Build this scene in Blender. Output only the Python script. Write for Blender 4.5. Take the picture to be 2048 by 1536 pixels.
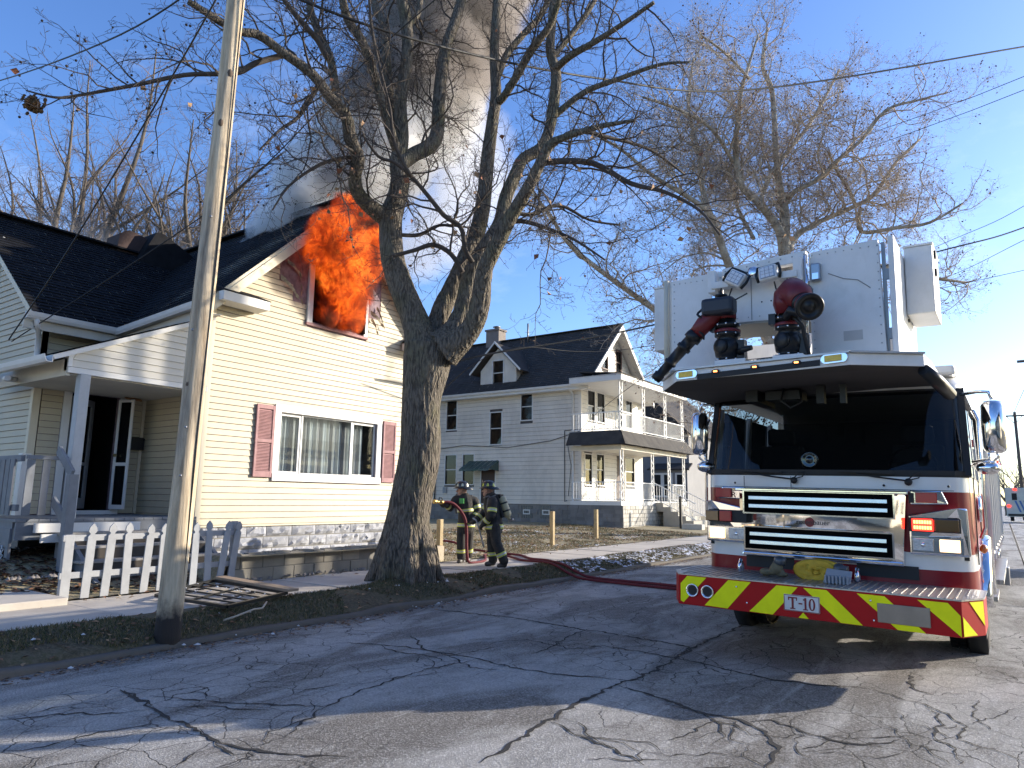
import bpy, math, random
import numpy as np
from mathutils import Vector, Matrix, noise as mnoise
for _o in list(bpy.data.objects): bpy.data.objects.remove(_o)
SC = bpy.context.scene; COL = SC.collection
# ---------------------------------------------------------------- camera, sky, sun, exposure
CAM_Z = 1.36
YAW, PITCH, ROLL = 34.85, 9.29, 0.716        # degrees: left of the street, upwards, counter-clockwise
cam_d = bpy.data.cameras.new('camera'); cam = bpy.data.objects.new('camera', cam_d); COL.objects.link(cam)
cam_d.sensor_width = 36.0; cam_d.lens = 36.0*1400/2048; cam_d.clip_start = 0.05; cam_d.clip_end = 3000
_y, _p, _r = (math.radians(a) for a in (YAW, PITCH, ROLL))
_fw = Vector((-math.sin(_y)*math.cos(_p), math.cos(_y)*math.cos(_p), math.sin(_p)))
_rt = Vector((math.cos(_y), math.sin(_y), 0)); _up = _rt.cross(_fw)
_r2 = _rt*math.cos(_r)+_up*math.sin(_r); _u2 = _up*math.cos(_r)-_rt*math.sin(_r)
cam.matrix_world = Matrix(((_r2.x,_u2.x,-_fw.x,0),(_r2.y,_u2.y,-_fw.y,0),(_r2.z,_u2.z,-_fw.z,CAM_Z),(0,0,0,1)))
SC.camera = cam
SUN_EL, SUN_AZ = 16.5, 50.0                   # azimuth counted from +X (across the street) towards +Y (along it)
world = bpy.data.worlds.new('World'); SC.world = world; world.use_nodes = True
_n = world.node_tree.nodes; _l = world.node_tree.links
_bg = _n['Background']; _sky = _n.new('ShaderNodeTexSky'); _sky.sky_type = 'NISHITA'; _sky.sun_disc = False
_sky.sun_elevation = math.radians(SUN_EL); _sky.sun_rotation = math.radians(90-SUN_AZ)
_sky.altitude = 300; _sky.air_density = 1.0; _sky.dust_density = .9; _sky.ozone_density = 3.2
_hs = _n.new('ShaderNodeHueSaturation'); _hs.inputs['Saturation'].default_value = 1.14; _hs.inputs['Hue'].default_value = .512
_l.new(_sky.outputs[0], _hs.inputs['Color'])
_tc = _n.new('ShaderNodeTexCoord'); _mp = _n.new('ShaderNodeMapping'); _mp.inputs['Scale'].default_value = (1.0, 1.0, 2.2)
_cn = _n.new('ShaderNodeTexNoise'); _cn.inputs['Scale'].default_value = 2.6; _cn.inputs['Detail'].default_value = 8; _cn.inputs['Roughness'].default_value = .62
_cr = _n.new('ShaderNodeValToRGB'); _cr.color_ramp.elements[0].position = .54; _cr.color_ramp.elements[1].position = .86
_cr.color_ramp.elements[1].color = (.22,.22,.22,1)
_mx = _n.new('ShaderNodeMix'); _mx.data_type = 'RGBA'
_mx.inputs['B'].default_value = (7.2, 7.4, 7.8, 1)
_l.new(_tc.outputs['Generated'], _mp.inputs[0]); _l.new(_mp.outputs[0], _cn.inputs['Vector']); _l.new(_cn.outputs['Fac'], _cr.inputs[0])
_l.new(_cr.outputs[0], _mx.inputs['Factor']); _l.new(_hs.outputs[0], _mx.inputs['A']); _l.new(_mx.outputs['Result'], _bg.inputs['Color'])
_bg.inputs['Strength'].default_value = 0.15
sun_d = bpy.data.lights.new('sun', 'SUN'); sun = bpy.data.objects.new('sun', sun_d); COL.objects.link(sun)
sun_d.energy = 3.8; sun_d.angle = math.radians(.5); sun_d.color = (1.0, .90, .76)
_e, _a = math.radians(SUN_EL), math.radians(SUN_AZ)
SUN_DIR = Vector((math.cos(_e)*math.cos(_a), math.cos(_e)*math.sin(_a), math.sin(_e)))
sun.rotation_euler = (-SUN_DIR).to_track_quat('-Z', 'Y').to_euler()
SC.view_settings.view_transform = 'Standard'; SC.view_settings.look = 'None'
SC.view_settings.gamma = 1.0; SC.view_settings.use_curve_mapping = False
SC.view_settings.exposure = 1.12
SC.render.engine = 'CYCLES'
SC.cycles.use_denoising = True; SC.cycles.max_bounces = 8; SC.cycles.transparent_max_bounces = 24
SC.cycles.volume_bounces = 4; SC.cycles.volume_max_steps = 160; SC.cycles.volume_step_rate = 1.0
# ---------------------------------------------------------------- helpers
R = random.Random(11)
MATS = {}
def nd(m, t, **k):
    n = m.node_tree.nodes.new(t)
    for a, b in k.items(): setattr(n, a, b)
    return n
def ramp(m, fac, stops):
    r = nd(m, 'ShaderNodeValToRGB'); e = r.color_ramp.elements
    while len(e) < len(stops): e.new(.5)
    for i, (p, c) in enumerate(stops):
        e[i].position = p; e[i].color = (c, c, c, 1) if not isinstance(c, tuple) else (*c, 1)
    m.node_tree.links.new(fac, r.inputs[0]); return r.outputs[0]
def mixc(m, fac, a, b, mode='MIX'):
    x = nd(m, 'ShaderNodeMix', data_type='RGBA', blend_type=mode); L = m.node_tree.links
    for s, v in (('Factor', fac), ('A', a), ('B', b)):
        if hasattr(v, 'is_linked'): L.new(v, x.inputs[s])
        else: x.inputs[s].default_value = v if s == 'Factor' else (*v, 1)
    return x.outputs['Result']
def noise(m, scale, detail=4, rough=.55, sc=None, vec='Object', dist=0):
    L = m.node_tree.links
    t = nd(m, 'ShaderNodeTexCoord'); n = nd(m, 'ShaderNodeTexNoise')
    n.inputs['Scale'].default_value = scale; n.inputs['Detail'].default_value = detail
    n.inputs['Roughness'].default_value = rough; n.inputs['Distortion'].default_value = dist
    if sc:
        p = nd(m, 'ShaderNodeMapping'); p.inputs['Scale'].default_value = sc
        L.new(t.outputs[vec], p.inputs[0]); L.new(p.outputs[0], n.inputs['Vector'])
    else: L.new(t.outputs[vec], n.inputs['Vector'])
    return n.outputs['Fac']
def bump(m, h, strength=.3, dist=.02):
    b = nd(m, 'ShaderNodeBump'); b.inputs['Strength'].default_value = strength; b.inputs['Distance'].default_value = dist
    m.node_tree.links.new(h, b.inputs['Height'])
    m.node_tree.links.new(b.outputs[0], m.node_tree.nodes['Principled BSDF'].inputs['Normal'])
def newmat(name):
    m = bpy.data.materials.new(name); m.use_nodes = True; MATS[name] = m
    return m, m.node_tree.nodes['Principled BSDF'], m.node_tree.links
def mat(name, col, rough=.6, metal=0, var=.18, vs=3.0, col2=None, bs=None, bst=.2, sc=None, coat=0, spec=.5, bd=.01, objvar=0):
    """plain painted / cloth / wood surface: base colour wandering between two tones, optional fine relief"""
    if name in MATS: return MATS[name]
    m, b, L = newmat(name)
    c2 = col2 or tuple(min(1, c*(1-var)) for c in col)
    f = ramp(m, noise(m, vs, 5, .6, sc), [(.3, 0.0), (.72, 1.0)])
    c = mixc(m, f, col, c2)
    if objvar:
        oi = nd(m, 'ShaderNodeObjectInfo'); h = nd(m, 'ShaderNodeHueSaturation')
        mr = nd(m, 'ShaderNodeMapRange'); mr.inputs[3].default_value = 1-objvar; mr.inputs[4].default_value = 1+objvar
        L.new(oi.outputs['Random'], mr.inputs[0]); L.new(mr.outputs[0], h.inputs['Value']); L.new(c, h.inputs['Color']); c = h.outputs[0]
    L.new(c, b.inputs['Base Color'])
    b.inputs['Roughness'].default_value = rough; b.inputs['Metallic'].default_value = metal
    b.inputs['Coat Weight'].default_value = coat; b.inputs['Specular IOR Level'].default_value = spec
    if bs: bump(m, noise(m, bs, 6, .65, sc), bst, bd)
    return m
def emit(name, col, strength, base=(.05,.02,.02)):
    if name in MATS: return MATS[name]
    m, b, L = newmat(name); b.inputs['Base Color'].default_value = (*base, 1)
    b.inputs['Emission Color'].default_value = (*col, 1); b.inputs['Emission Strength'].default_value = strength
    b.inputs['Roughness'].default_value = .25
    return m
def glass(name, tint, alpha, rough=.03):
    """thin pane: part see-through (tinted), part mirror by Fresnel"""
    if name in MATS: return MATS[name]
    m, b, L = newmat(name); N = m.node_tree.nodes
    t = N.new('ShaderNodeBsdfTransparent'); t.inputs[0].default_value = (*tint, 1)
    b.inputs['Base Color'].default_value = (.01,.012,.014,1); b.inputs['Roughness'].default_value = rough
    b.inputs['IOR'].default_value = 1.52
    mx = N.new('ShaderNodeMixShader'); lw = N.new('ShaderNodeLayerWeight'); lw.inputs[0].default_value = .5; fr = N.new('ShaderNodeMath'); fr.operation = 'POWER'; fr.inputs[1].default_value = 4.0; L.new(lw.outputs['Facing'], fr.inputs[0])
    mr = N.new('ShaderNodeMapRange'); mr.inputs[3].default_value = alpha; mr.inputs[4].default_value = 1.0
    L.new(fr.outputs[0], mr.inputs[0]); L.new(mr.outputs[0], mx.inputs[0])
    L.new(t.outputs[0], mx.inputs[1]); L.new(b.outputs[0], mx.inputs[2]); L.new(mx.outputs[0], N['Material Output'].inputs[0])
    b.inputs['Specular IOR Level'].default_value = 1.0
    return m

class B:
    """collects pieces, then links them as ONE mesh object"""
    def __init__(s): s.v = []; s.f = []; s.m = []; s.s = []
    def add(s, vs, fs, m=0, sm=False):
        o = len(s.v); s.v += [tuple(p) for p in vs]
        for f in fs: s.f.append(tuple(i+o for i in f)); s.m.append(m); s.s.append(sm)
        return s
    def bx(s, x0, x1, y0, y1, z0, z1, m=0):
        return s.add([(x0,y0,z0),(x1,y0,z0),(x1,y1,z0),(x0,y1,z0),(x0,y0,z1),(x1,y0,z1),(x1,y1,z1),(x0,y1,z1)],
                     [(0,3,2,1),(4,5,6,7),(0,1,5,4),(1,2,6,5),(2,3,7,6),(3,0,4,7)], m)
    def bar(s, p, q, w, h, m=0, up=(0,0,1)):
        p, q = Vector(p), Vector(q); d = (q-p).normalized(); u = Vector(up)
        if abs(d.dot(u)) > .98: u = Vector((1,0,0))
        a = d.cross(u).normalized()*w/2; b = a.cross(d).normalized()*h/2
        vs = [c+i*a+j*b for c in (p, q) for i, j in ((-1,-1),(1,-1),(1,1),(-1,1))]
        return s.add(vs, [(3,2,1,0),(4,5,6,7),(0,1,5,4),(1,2,6,5),(2,3,7,6),(3,0,4,7)], m)
    def poly(s, pts, m=0): return s.add(pts, [tuple(range(len(pts)))], m)
    def prism(s, pts, d, m=0):
        """planar polygon pushed along d"""
        n = len(pts); d = Vector(d); a = [Vector(p) for p in pts]
        return s.add(a+[p+d for p in a], [tuple(range(n-1,-1,-1)), tuple(range(n,2*n))]+[(i,(i+1)%n,n+(i+1)%n,n+i) for i in range(n)], m)
    def tube(s, pts, r, n=8, m=0, cap=True, sm=True, flat=None):
        pts = [Vector(p) for p in pts]; k = len(pts)
        rs = r if isinstance(r, (list, tuple)) else [r]*k
        ref = None; o = len(s.v)
        for i, p in enumerate(pts):
            t = (pts[min(i+1,k-1)]-pts[max(i-1,0)]).normalized()
            if ref is None:
                ref = Vector((0,0,1)) if abs(t.z) < .9 else Vector((1,0,0))
            a = (ref-t*ref.dot(t)).normalized(); b = t.cross(a); ref = a
            for j in range(n):
                w = 2*math.pi*j/n; fl = flat or 1
                s.v.append(tuple(p+(a*math.cos(w)*fl+b*math.sin(w))*rs[i]))
        for i in range(k-1):
            for j in range(n):
                s.f.append((o+i*n+j, o+i*n+(j+1)%n, o+(i+1)*n+(j+1)%n, o+(i+1)*n+j)); s.m.append(m); s.s.append(sm)
        if cap:
            s.f.append(tuple(o+j for j in range(n-1,-1,-1))); s.m.append(m); s.s.append(False)
            s.f.append(tuple(o+(k-1)*n+j for j in range(n))); s.m.append(m); s.s.append(False)
        return s
    def cyl(s, p, q, r, r2=None, n=16, m=0, sm=True): return s.tube([p, q], [r, r if r2 is None else r2], n, m, True, sm)
    def lathe(s, p, ax, prof, n=20, m=0, sm=True):
        p = Vector(p); ax = Vector(ax).normalized()
        return s.tube_raw([(p+ax*t, max(r, 1e-4)) for t, r in prof], ax, n, m, sm)
    def tube_raw(s, pr, ax, n, m, sm):
        ref = Vector((0,0,1)) if abs(ax.z) < .9 else Vector((1,0,0))
        a = (ref-ax*ref.dot(ax)).normalized(); b = ax.cross(a); o = len(s.v); k = len(pr)
        for p, r in pr:
            for j in range(n):
                w = 2*math.pi*j/n; s.v.append(tuple(p+(a*math.cos(w)+b*math.sin(w))*r))
        for i in range(k-1):
            for j in range(n):
                s.f.append((o+i*n+j, o+i*n+(j+1)%n, o+(i+1)*n+(j+1)%n, o+(i+1)*n+j)); s.m.append(m); s.s.append(sm)
        s.f.append(tuple(o+j for j in range(n-1,-1,-1))); s.m.append(m); s.s.append(False)
        s.f.append(tuple(o+(k-1)*n+j for j in range(n))); s.m.append(m); s.s.append(False)
        return s
    def sph(s, c, r, n=12, m=0, rings=8):
        if not isinstance(r, (tuple, list)): r = (r, r, r)
        o = len(s.v)
        for i in range(rings+1):
            a = math.pi*i/rings
            for j in range(n):
                w = 2*math.pi*j/n
                s.v.append((c[0]+r[0]*math.sin(a)*math.cos(w), c[1]+r[1]*math.sin(a)*math.sin(w), c[2]-r[2]*math.cos(a)))
        for i in range(rings):
            for j in range(n):
                s.f.append((o+i*n+j, o+i*n+(j+1)%n, o+(i+1)*n+(j+1)%n, o+(i+1)*n+j)); s.m.append(m); s.s.append(True)
        return s
    def obj(s, name, mats, parent=None, bevel=0, label=None, cat=None, group=None, kind=None, weld=False):
        me = bpy.data.meshes.new(name); me.from_pydata(s.v, [], s.f)
        for m in (mats if isinstance(mats, (list, tuple)) else [mats]): me.materials.append(m)
        me.polygons.foreach_set('material_index', s.m); me.polygons.foreach_set('use_smooth', s.s)
        me.update()
        o = link(name, me, parent)
        if bevel:
            w = o.modifiers.new('edge', 'BEVEL'); w.width = bevel; w.segments = 2; w.limit_method = 'ANGLE'; w.angle_limit = .7
        return tag(o, label, cat, group, kind)
def link(name, data, parent=None):
    o = bpy.data.objects.new(name, data); COL.objects.link(o)
    if parent:
        o.parent = parent
        o.matrix_parent_inverse = ROOTINV.get(parent.name, Matrix())
    return o
ROOTINV = {}
def tag(o, label=None, cat=None, group=None, kind=None):
    for k, v in (('label', label), ('category', cat), ('group', group), ('kind', kind)):
        if v: o[k] = v
    return o
def root(name, loc, label, cat, group=None, local=False):
    """Empty at a thing's base. local=False: its parts are written in world coordinates"""
    o = bpy.data.objects.new(name, None); COL.objects.link(o); o.location = loc; o.empty_display_size = .2
    if not local: ROOTINV[o.name] = Matrix.Translation(loc).inverted()
    return tag(o, label, cat, group)
def copy_tree(o, parent=None):
    c = o.copy(); COL.objects.link(c)
    if parent: c.parent = parent
    if o.name in ROOTINV: ROOTINV[c.name] = ROOTINV[o.name]
    for ch in list(o.children): copy_tree(ch, c)
    return c
def segs_mesh(name, segs, mats, parent=None, k=3, kind='stuff', mi=None):
    """thousands of tapered twigs as one mesh; segs = array rows x0 y0 z0 x1 y1 z1 r0 r1"""
    S = np.asarray(segs, dtype=np.float64); n = len(S)
    p, q = S[:,0:3], S[:,3:6]; d = q-p; d /= np.maximum(np.linalg.norm(d, axis=1, keepdims=True), 1e-6)
    ref = np.where(np.abs(d[:,2:3]) < .9, np.array([[0,0,1.]]), np.array([[1.,0,0]]))
    a = np.cross(d, ref); a /= np.linalg.norm(a, axis=1, keepdims=True); b = np.cross(d, a)
    V = np.empty((n, 2*k, 3))
    for j in range(k):
        w = 2*math.pi*j/k; o = a*math.cos(w)+b*math.sin(w)
        V[:,j] = p+o*S[:,6:7]; V[:,k+j] = q+o*S[:,7:8]
    base = (np.arange(n)*2*k)[:,None,None]
    F = np.array([[j,(j+1)%k,k+(j+1)%k,k+j] for j in range(k)])[None]+base
    return np_mesh(name, V.reshape(-1,3), F.reshape(-1,4), mats, parent, kind, True)
def np_mesh(name, V, F, mats, parent=None, kind='stuff', smooth=False, mi=None):
    me = bpy.data.meshes.new(name); nv, nf, k = len(V), len(F), F.shape[1]
    me.vertices.add(nv); me.vertices.foreach_set('co', np.ascontiguousarray(V, dtype=np.float32).ravel())
    me.loops.add(nf*k); me.loops.foreach_set('vertex_index', np.ascontiguousarray(F, dtype=np.int32).ravel())
    me.polygons.add(nf); me.polygons.foreach_set('loop_start', np.arange(nf, dtype=np.int32)*k)
    me.polygons.foreach_set('loop_total', np.full(nf, k, dtype=np.int32))
    for m in (mats if isinstance(mats, (list, tuple)) else [mats]): me.materials.append(m)
    if mi is not None: me.polygons.foreach_set('material_index', np.asarray(mi, dtype=np.int32))
    if smooth: me.polygons.foreach_set('use_smooth', np.ones(nf, dtype=bool))
    me.update(calc_edges=True); me.validate()
    o = link(name, me, parent)
    return tag(o, kind=kind)
# ---- clapboard walls: every course is a plank of its own
def span(poly, z):
    xs = []
    for i in range(len(poly)):
        (u0, z0), (u1, z1) = poly[i], poly[(i+1)%len(poly)]
        if abs(z1-z0) < 1e-9:
            if abs(z-z0) < 1e-9: xs += [u0, u1]
            continue
        t = (z-z0)/(z1-z0)
        if -1e-6 <= t <= 1+1e-6: xs.append(u0+(u1-u0)*t)
    return (min(xs), max(xs)) if xs else None
def cuts(poly, zb, zt, holes, frac=.3):
    a, b = span(poly, zb+1e-5), span(poly, zt-1e-5)
    if not a or not b: return []
    iv = [[a[0], a[1], b[0], b[1]]]
    for (h0, h1, hb, ht) in holes:
        if min(zt, ht)-max(zb, hb) < frac*(zt-zb): continue
        out = []
        for i in iv:
            if h0 > min(i[0], i[2]): out.append([i[0], min(h0, i[1]), i[2], min(h0, i[3])])
            if h1 < max(i[1], i[3]): out.append([max(h1, i[0]), i[1], max(h1, i[2]), i[3]])
        iv = out
    return [i for i in iv if i[1]-i[0] > .015]
def siding(parent, o, ud, n, poly, h, holes, m, name='siding_plank', t=.02, gap=.007):  # gap bares the backing as a shadow line under each course
    o, ud, n = Vector(o), Vector(ud), Vector(n); zs = [p[1] for p in poly]; z = min(zs); up = Vector((0,0,1)); top = max(zs)
    while z < top-.02:
        zt = min(z+h, top)
        for (b0, b1, t0, t1) in cuts(poly, z, zt, holes):
            w = R.uniform(-.002, .002); zb = z+gap
            P = lambda u, zz, d: o+ud*u+up*zz+n*d
            b = B(); b.add([P(b0,zb,0),P(b1,zb,0),P(b1,zb,t+w),P(b0,zb,t+w),P(t0,zt,0),P(t1,zt,0),P(t1,zt,.004),P(t0,zt,.004)],
                  [(0,1,2,3),(7,6,5,4),(3,2,6,7),(1,5,6,2),(0,3,7,4),(0,4,5,1)])
            b.obj(name, m, parent)
        z = zt
def backing(b, o, ud, n, poly, holes, d, m=0):
    """solid wall with real openings, d thick behind the plane"""
    o, ud, n = Vector(o), Vector(ud), Vector(n)
    lv = sorted({round(z, 4) for z in [p[1] for p in poly]+[h[2] for h in holes]+[h[3] for h in holes]})
    lo, hi = min(p[1] for p in poly), max(p[1] for p in poly); lv = [z for z in lv if lo <= z <= hi]
    for zb, zt in zip(lv, lv[1:]):
        for (b0, b1, t0, t1) in cuts(poly, zb, zt, holes, .5):
            q = [o+ud*b0+Vector((0,0,zb)), o+ud*b1+Vector((0,0,zb)), o+ud*t1+Vector((0,0,zt)), o+ud*t0+Vector((0,0,zt))]
            b.prism(q, -n*d, m)
    return b
def frame(b, o, ud, n, u0, u1, z0, z1, w, d, m=0, sill=True):
    """four trim boards round an opening, butted; sits d proud of the wall"""
    o, ud, n = Vector(o), Vector(ud), Vector(n)
    def slab(a0, a1, c0, c1, dd):
        q = [o+ud*a0+Vector((0,0,c0)), o+ud*a1+Vector((0,0,c0)), o+ud*a1+Vector((0,0,c1)), o+ud*a0+Vector((0,0,c1))]
        b.prism(q, n*dd, m)
    slab(u0-w, u0, z0, z1, d); slab(u1, u1+w, z0, z1, d); slab(u0-w, u1+w, z1, z1+w, d*1.1)
    slab(u0-w, u1+w, z0-w, z0, d*(1.6 if sill else 1.1))
    return b
def shingles(name, eave0, eave1, ridge0, ridge1, rows, m, parent, th=.012, tab=.33):
    """roof slope of overlapping courses with staggered tabs, one mesh"""
    b = B(); e0, e1, r0, r1 = map(Vector, (eave0, eave1, ridge0, ridge1))
    nrm = (e1-e0).cross(r0-e0).normalized()
    if nrm.z < 0: nrm = -nrm
    for i in range(rows):
        a0, a1 = e0.lerp(r0, i/rows), e1.lerp(r1, i/rows); c0, c1 = e0.lerp(r0, (i+1)/rows), e1.lerp(r1, (i+1)/rows)
        L = (a1-a0).length; k = max(1, int(L/tab)); off = (i%2)*.5
        us = [0]+[max(0, min(1, (j+off)/k)) for j in range(0 if off else 1, k)]+[1]
        for u, v in zip(us, us[1:]):
            if v-u < 1e-4: continue
            hgt = th*R.uniform(.7, 1.5); g = .0025/L if L else 0
            p, q, s, t = a0.lerp(a1, u+g), a0.lerp(a1, v-g), c0.lerp(c1, v-g), c0.lerp(c1, u+g)
            b.add([p, q, p+nrm*hgt, q+nrm*hgt, s+nrm*.001, t+nrm*.001], [(0,1,3,2),(2,3,4,5)])
    return b.obj(name, m, parent, kind='stuff')
# ---------------------------------------------------------------- the setting
# road asphalt: old, bleached pale by salt, with darker bare patches and fine aggregate
m, b, L = newmat('asphalt')
f1 = ramp(m, noise(m, .55, 6, .62, (1.5, .55, 1), dist=.7), [(.44, 0.0), (.55, 1.0)])
f2 = ramp(m, noise(m, 1.9, 7, .7, (1.3,.7,1), dist=.5), [(.36, 0.0), (.56, 1.0)])
f3 = ramp(m, noise(m, 70, 4, .75), [(.40, 0.0), (.60, 1.0)])
c = mixc(m, f1, (.16,.143,.125), (.62,.605,.575))
c = mixc(m, f2, mixc(m, .55, c, (.10,.085,.068)), c)
fs = ramp(m, noise(m, 2.6, 7, .7, (2.2,.35,1), dist=.6), [(.55, 0.0), (.68, .75)])
c = mixc(m, fs, c, (.62,.61,.59))
c = mixc(m, f3, mixc(m, .38, c, (.06,.056,.052)), mixc(m, .42, c, (.70,.68,.64)))
v = nd(m, 'ShaderNodeTexVoronoi', feature='DISTANCE_TO_EDGE'); v.inputs['Scale'].default_value = 3.3
tc = nd(m, 'ShaderNodeTexCoord'); nz = nd(m, 'ShaderNodeTexNoise'); nz.inputs['Scale'].default_value = 5; nz.inputs['Detail'].default_value = 6
va = nd(m, 'ShaderNodeMix', data_type='RGBA', blend_type='LINEAR_LIGHT'); va.inputs['Factor'].default_value = .07
L.new(tc.outputs['Object'], nz.inputs['Vector']); L.new(tc.outputs['Object'], va.inputs['A']); L.new(nz.outputs['Color'], va.inputs['B'])
L.new(va.outputs['Result'], v.inputs['Vector'])
ck = ramp(m, v.outputs['Distance'], [(.004, 1.0), (.020, 0.0)])
msk = ramp(m, noise(m, .38, 3, .6, dist=.3), [(.42, 0.0), (.54, 1.0)])
mul = nd(m, 'ShaderNodeMath', operation='MULTIPLY'); L.new(ck, mul.inputs[0]); L.new(msk, mul.inputs[1])
c = mixc(m, mul.outputs[0], c, (.025,.024,.023))
L.new(c, b.inputs['Base Color']); b.inputs['Roughness'].default_value = .85
sub = nd(m, 'ShaderNodeMath', operation='SUBTRACT'); L.new(f3, sub.inputs[0]); L.new(mul.outputs[0], sub.inputs[1])
bump(m, sub.outputs[0], .9, .012)

def soil(name, c1, c2, c3, s=1.0):
    m, b, L = newmat(name)
    f = ramp(m, noise(m, 2.2*s, 6, .7), [(.35, 0.0), (.65, 1.0)]); g = ramp(m, noise(m, 26*s, 5, .7), [(.4, 0.0), (.62, 1.0)])
    L.new(mixc(m, g, mixc(m, f, c1, c2), c3), b.inputs['Base Color']); b.inputs['Roughness'].default_value = .95
    bump(m, noise(m, 40*s, 6, .7), .6, .02); return m
M_VERGE = soil('turf_soil', (.035,.027,.018), (.075,.072,.032), (.12,.10,.062))
M_YARD = soil('yard_soil', (.20,.185,.09), (.28,.23,.14), (.40,.33,.21))
M_LAND = soil('land', (.10,.095,.06), (.13,.12,.08), (.16,.14,.10), .2)
M_CONC = mat('concrete_walk', (.56,.51,.43), .9, vs=2.0, col2=(.42,.375,.32), bs=60, bst=.35, objvar=.10)
M_KERB = mat('kerb_concrete', (.12,.105,.085), .9, vs=4, col2=(.09,.08,.065), bs=30, bst=.5)
M_CRACK = mat('crack_filler', (.028,.026,.025), .95, var=.3, vs=20, bs=60, bst=.5)

gb = B(); gb.poly([(-900,-300,-.45),(900,-300,-.45),(900,1500,-.45),(-900,1500,-.45)]); gb.obj('ground', M_LAND, kind='structure')
def wob(x, y, s=1.0, a=.03): return a*mnoise.noise(Vector((x*s, y*s, 3.7)))
def road_z(x, y):
    crown = -.12-.012*((x+2.2)/4.5)**2
    return crown+(wob(x, y, .5, .012)+wob(x, y, 1.9, .006) if y < 40 else 0)
def sheet(name, xs, ys, zf, m, kind='structure'):
    X, Y = np.meshgrid(xs, ys); V = np.array([(x, y, zf(x, y)) for x, y in zip(X.ravel(), Y.ravel())])
    nx, ny = len(xs), len(ys); i = np.arange(ny-1)[:,None]*nx+np.arange(nx-1)[None]; i = i.ravel()
    return np_mesh(name, V, np.stack([i, i+1, i+nx+1, i+nx], 1), m, kind=kind, smooth=True)
KX = -6.8
def kerb_x(y): return KX+.10*mnoise.noise(Vector((y*.35, 1.2, 0)))
sheet('road', np.concatenate([np.linspace(-7.2, 2.2, 56), [3.4]]), np.concatenate([np.linspace(-4, 14, 110), np.linspace(14.6, 40, 30), [60,100,200,500]]), road_z, MATS['asphalt'])
def verge_z(x, y):
    t = max(0, min(1, (x+7.65)/(7.65-6.9)))
    z = .095-.15*t*t+wob(x, y, 1.3, .03)*(1-abs(2*t-1))
    z -= max(0, (x-kerb_x(y)+.10))*.9
    d = math.hypot(x+7.68, y-8.23)
    return z+.10*math.exp(-(d/.7)**2)
sheet('verge', np.linspace(-7.66, -6.66, 20), np.concatenate([np.linspace(-3, 24, 150), [30,40,60,120]]), verge_z, M_VERGE)
def yard_z(x, y):
    u = -9.3-x
    if y < 6.2: return .10+.34*max(0, min(1, (u-.25)/2.0))+wob(x, y, .9, .04)*min(1, max(0,u))
    if y < 10.9: return (.44 if u < .55 else .27)+wob(x, y, .9, .02)
    return .10+.16*min(1, max(0, u)/6)+wob(x, y, .8, .05)*min(1, max(0,u)/1.0)
sheet('yard', np.concatenate([np.linspace(-9.32, -16, 28), np.linspace(-17, -40, 12)])[::-1], np.concatenate([np.linspace(-4, 6.15, 30), np.linspace(6.25, 10.85, 14), np.linspace(10.95, 30, 60), np.linspace(31, 70, 20), [120]]), yard_z, M_YARD)
# kerb: one long weathered strip, half sunk in the turf
kb = B(); ys = [ -3+.5*i for i in range(90)]
for y0, y1 in zip(ys, ys[1:]):
    a, c = kerb_x(y0), kerb_x(y1); h0, h1 = -.078+wob(3, y0, 1.1, .04), -.078+wob(3, y1, 1.1, .04)
    kb.add([(a-.11,y0,-.3),(a+.05,y0,-.3),(a+.04,y0,h0-.02),(a+.02,y0,h0),(a-.10,y0,h0+.01),(c-.11,y1,-.3),(c+.05,y1,-.3),(c+.04,y1,h1-.02),(c+.02,y1,h1),(c-.10,y1,h1+.01)],
           [(1,6,7,2),(2,7,8,3),(3,8,9,4),(4,9,5,0)], 0, True)
kb.obj('kerb', M_KERB, kind='structure')
# sidewalk: a bed and its slabs
sw = B(); sw.bx(-9.3, -7.66, -4, 120, -.4, .03); sw = sw.obj('sidewalk', M_KERB, kind='structure')
y = -3.6
while y < 60:
    d = 1.52; b = B(); t = [R.uniform(-.008, .008) for _ in range(4)]
    b.add([(-9.28,y+.012,-.02),(-7.67,y+.012,-.02),(-7.67,y+d-.012,-.02),(-9.28,y+d-.012,-.02),(-9.28,y+.012,.092+t[0]),(-7.67,y+.012,.092+t[1]),(-7.67,y+d-.012,.092+t[2]),(-9.28,y+d-.012,.092+t[3])],
          [(0,3,2,1),(4,5,6,7),(0,1,5,4),(1,2,6,5),(2,3,7,6),(3,0,4,7)])
    b.obj('paving_slab', M_CONC, sw, .008); y += d
b = B(); b.bx(-13.2, -8.92, 1.0, 3.95, -.05, .175); b.obj('path', M_CONC, None, .012, kind='structure')
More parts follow.
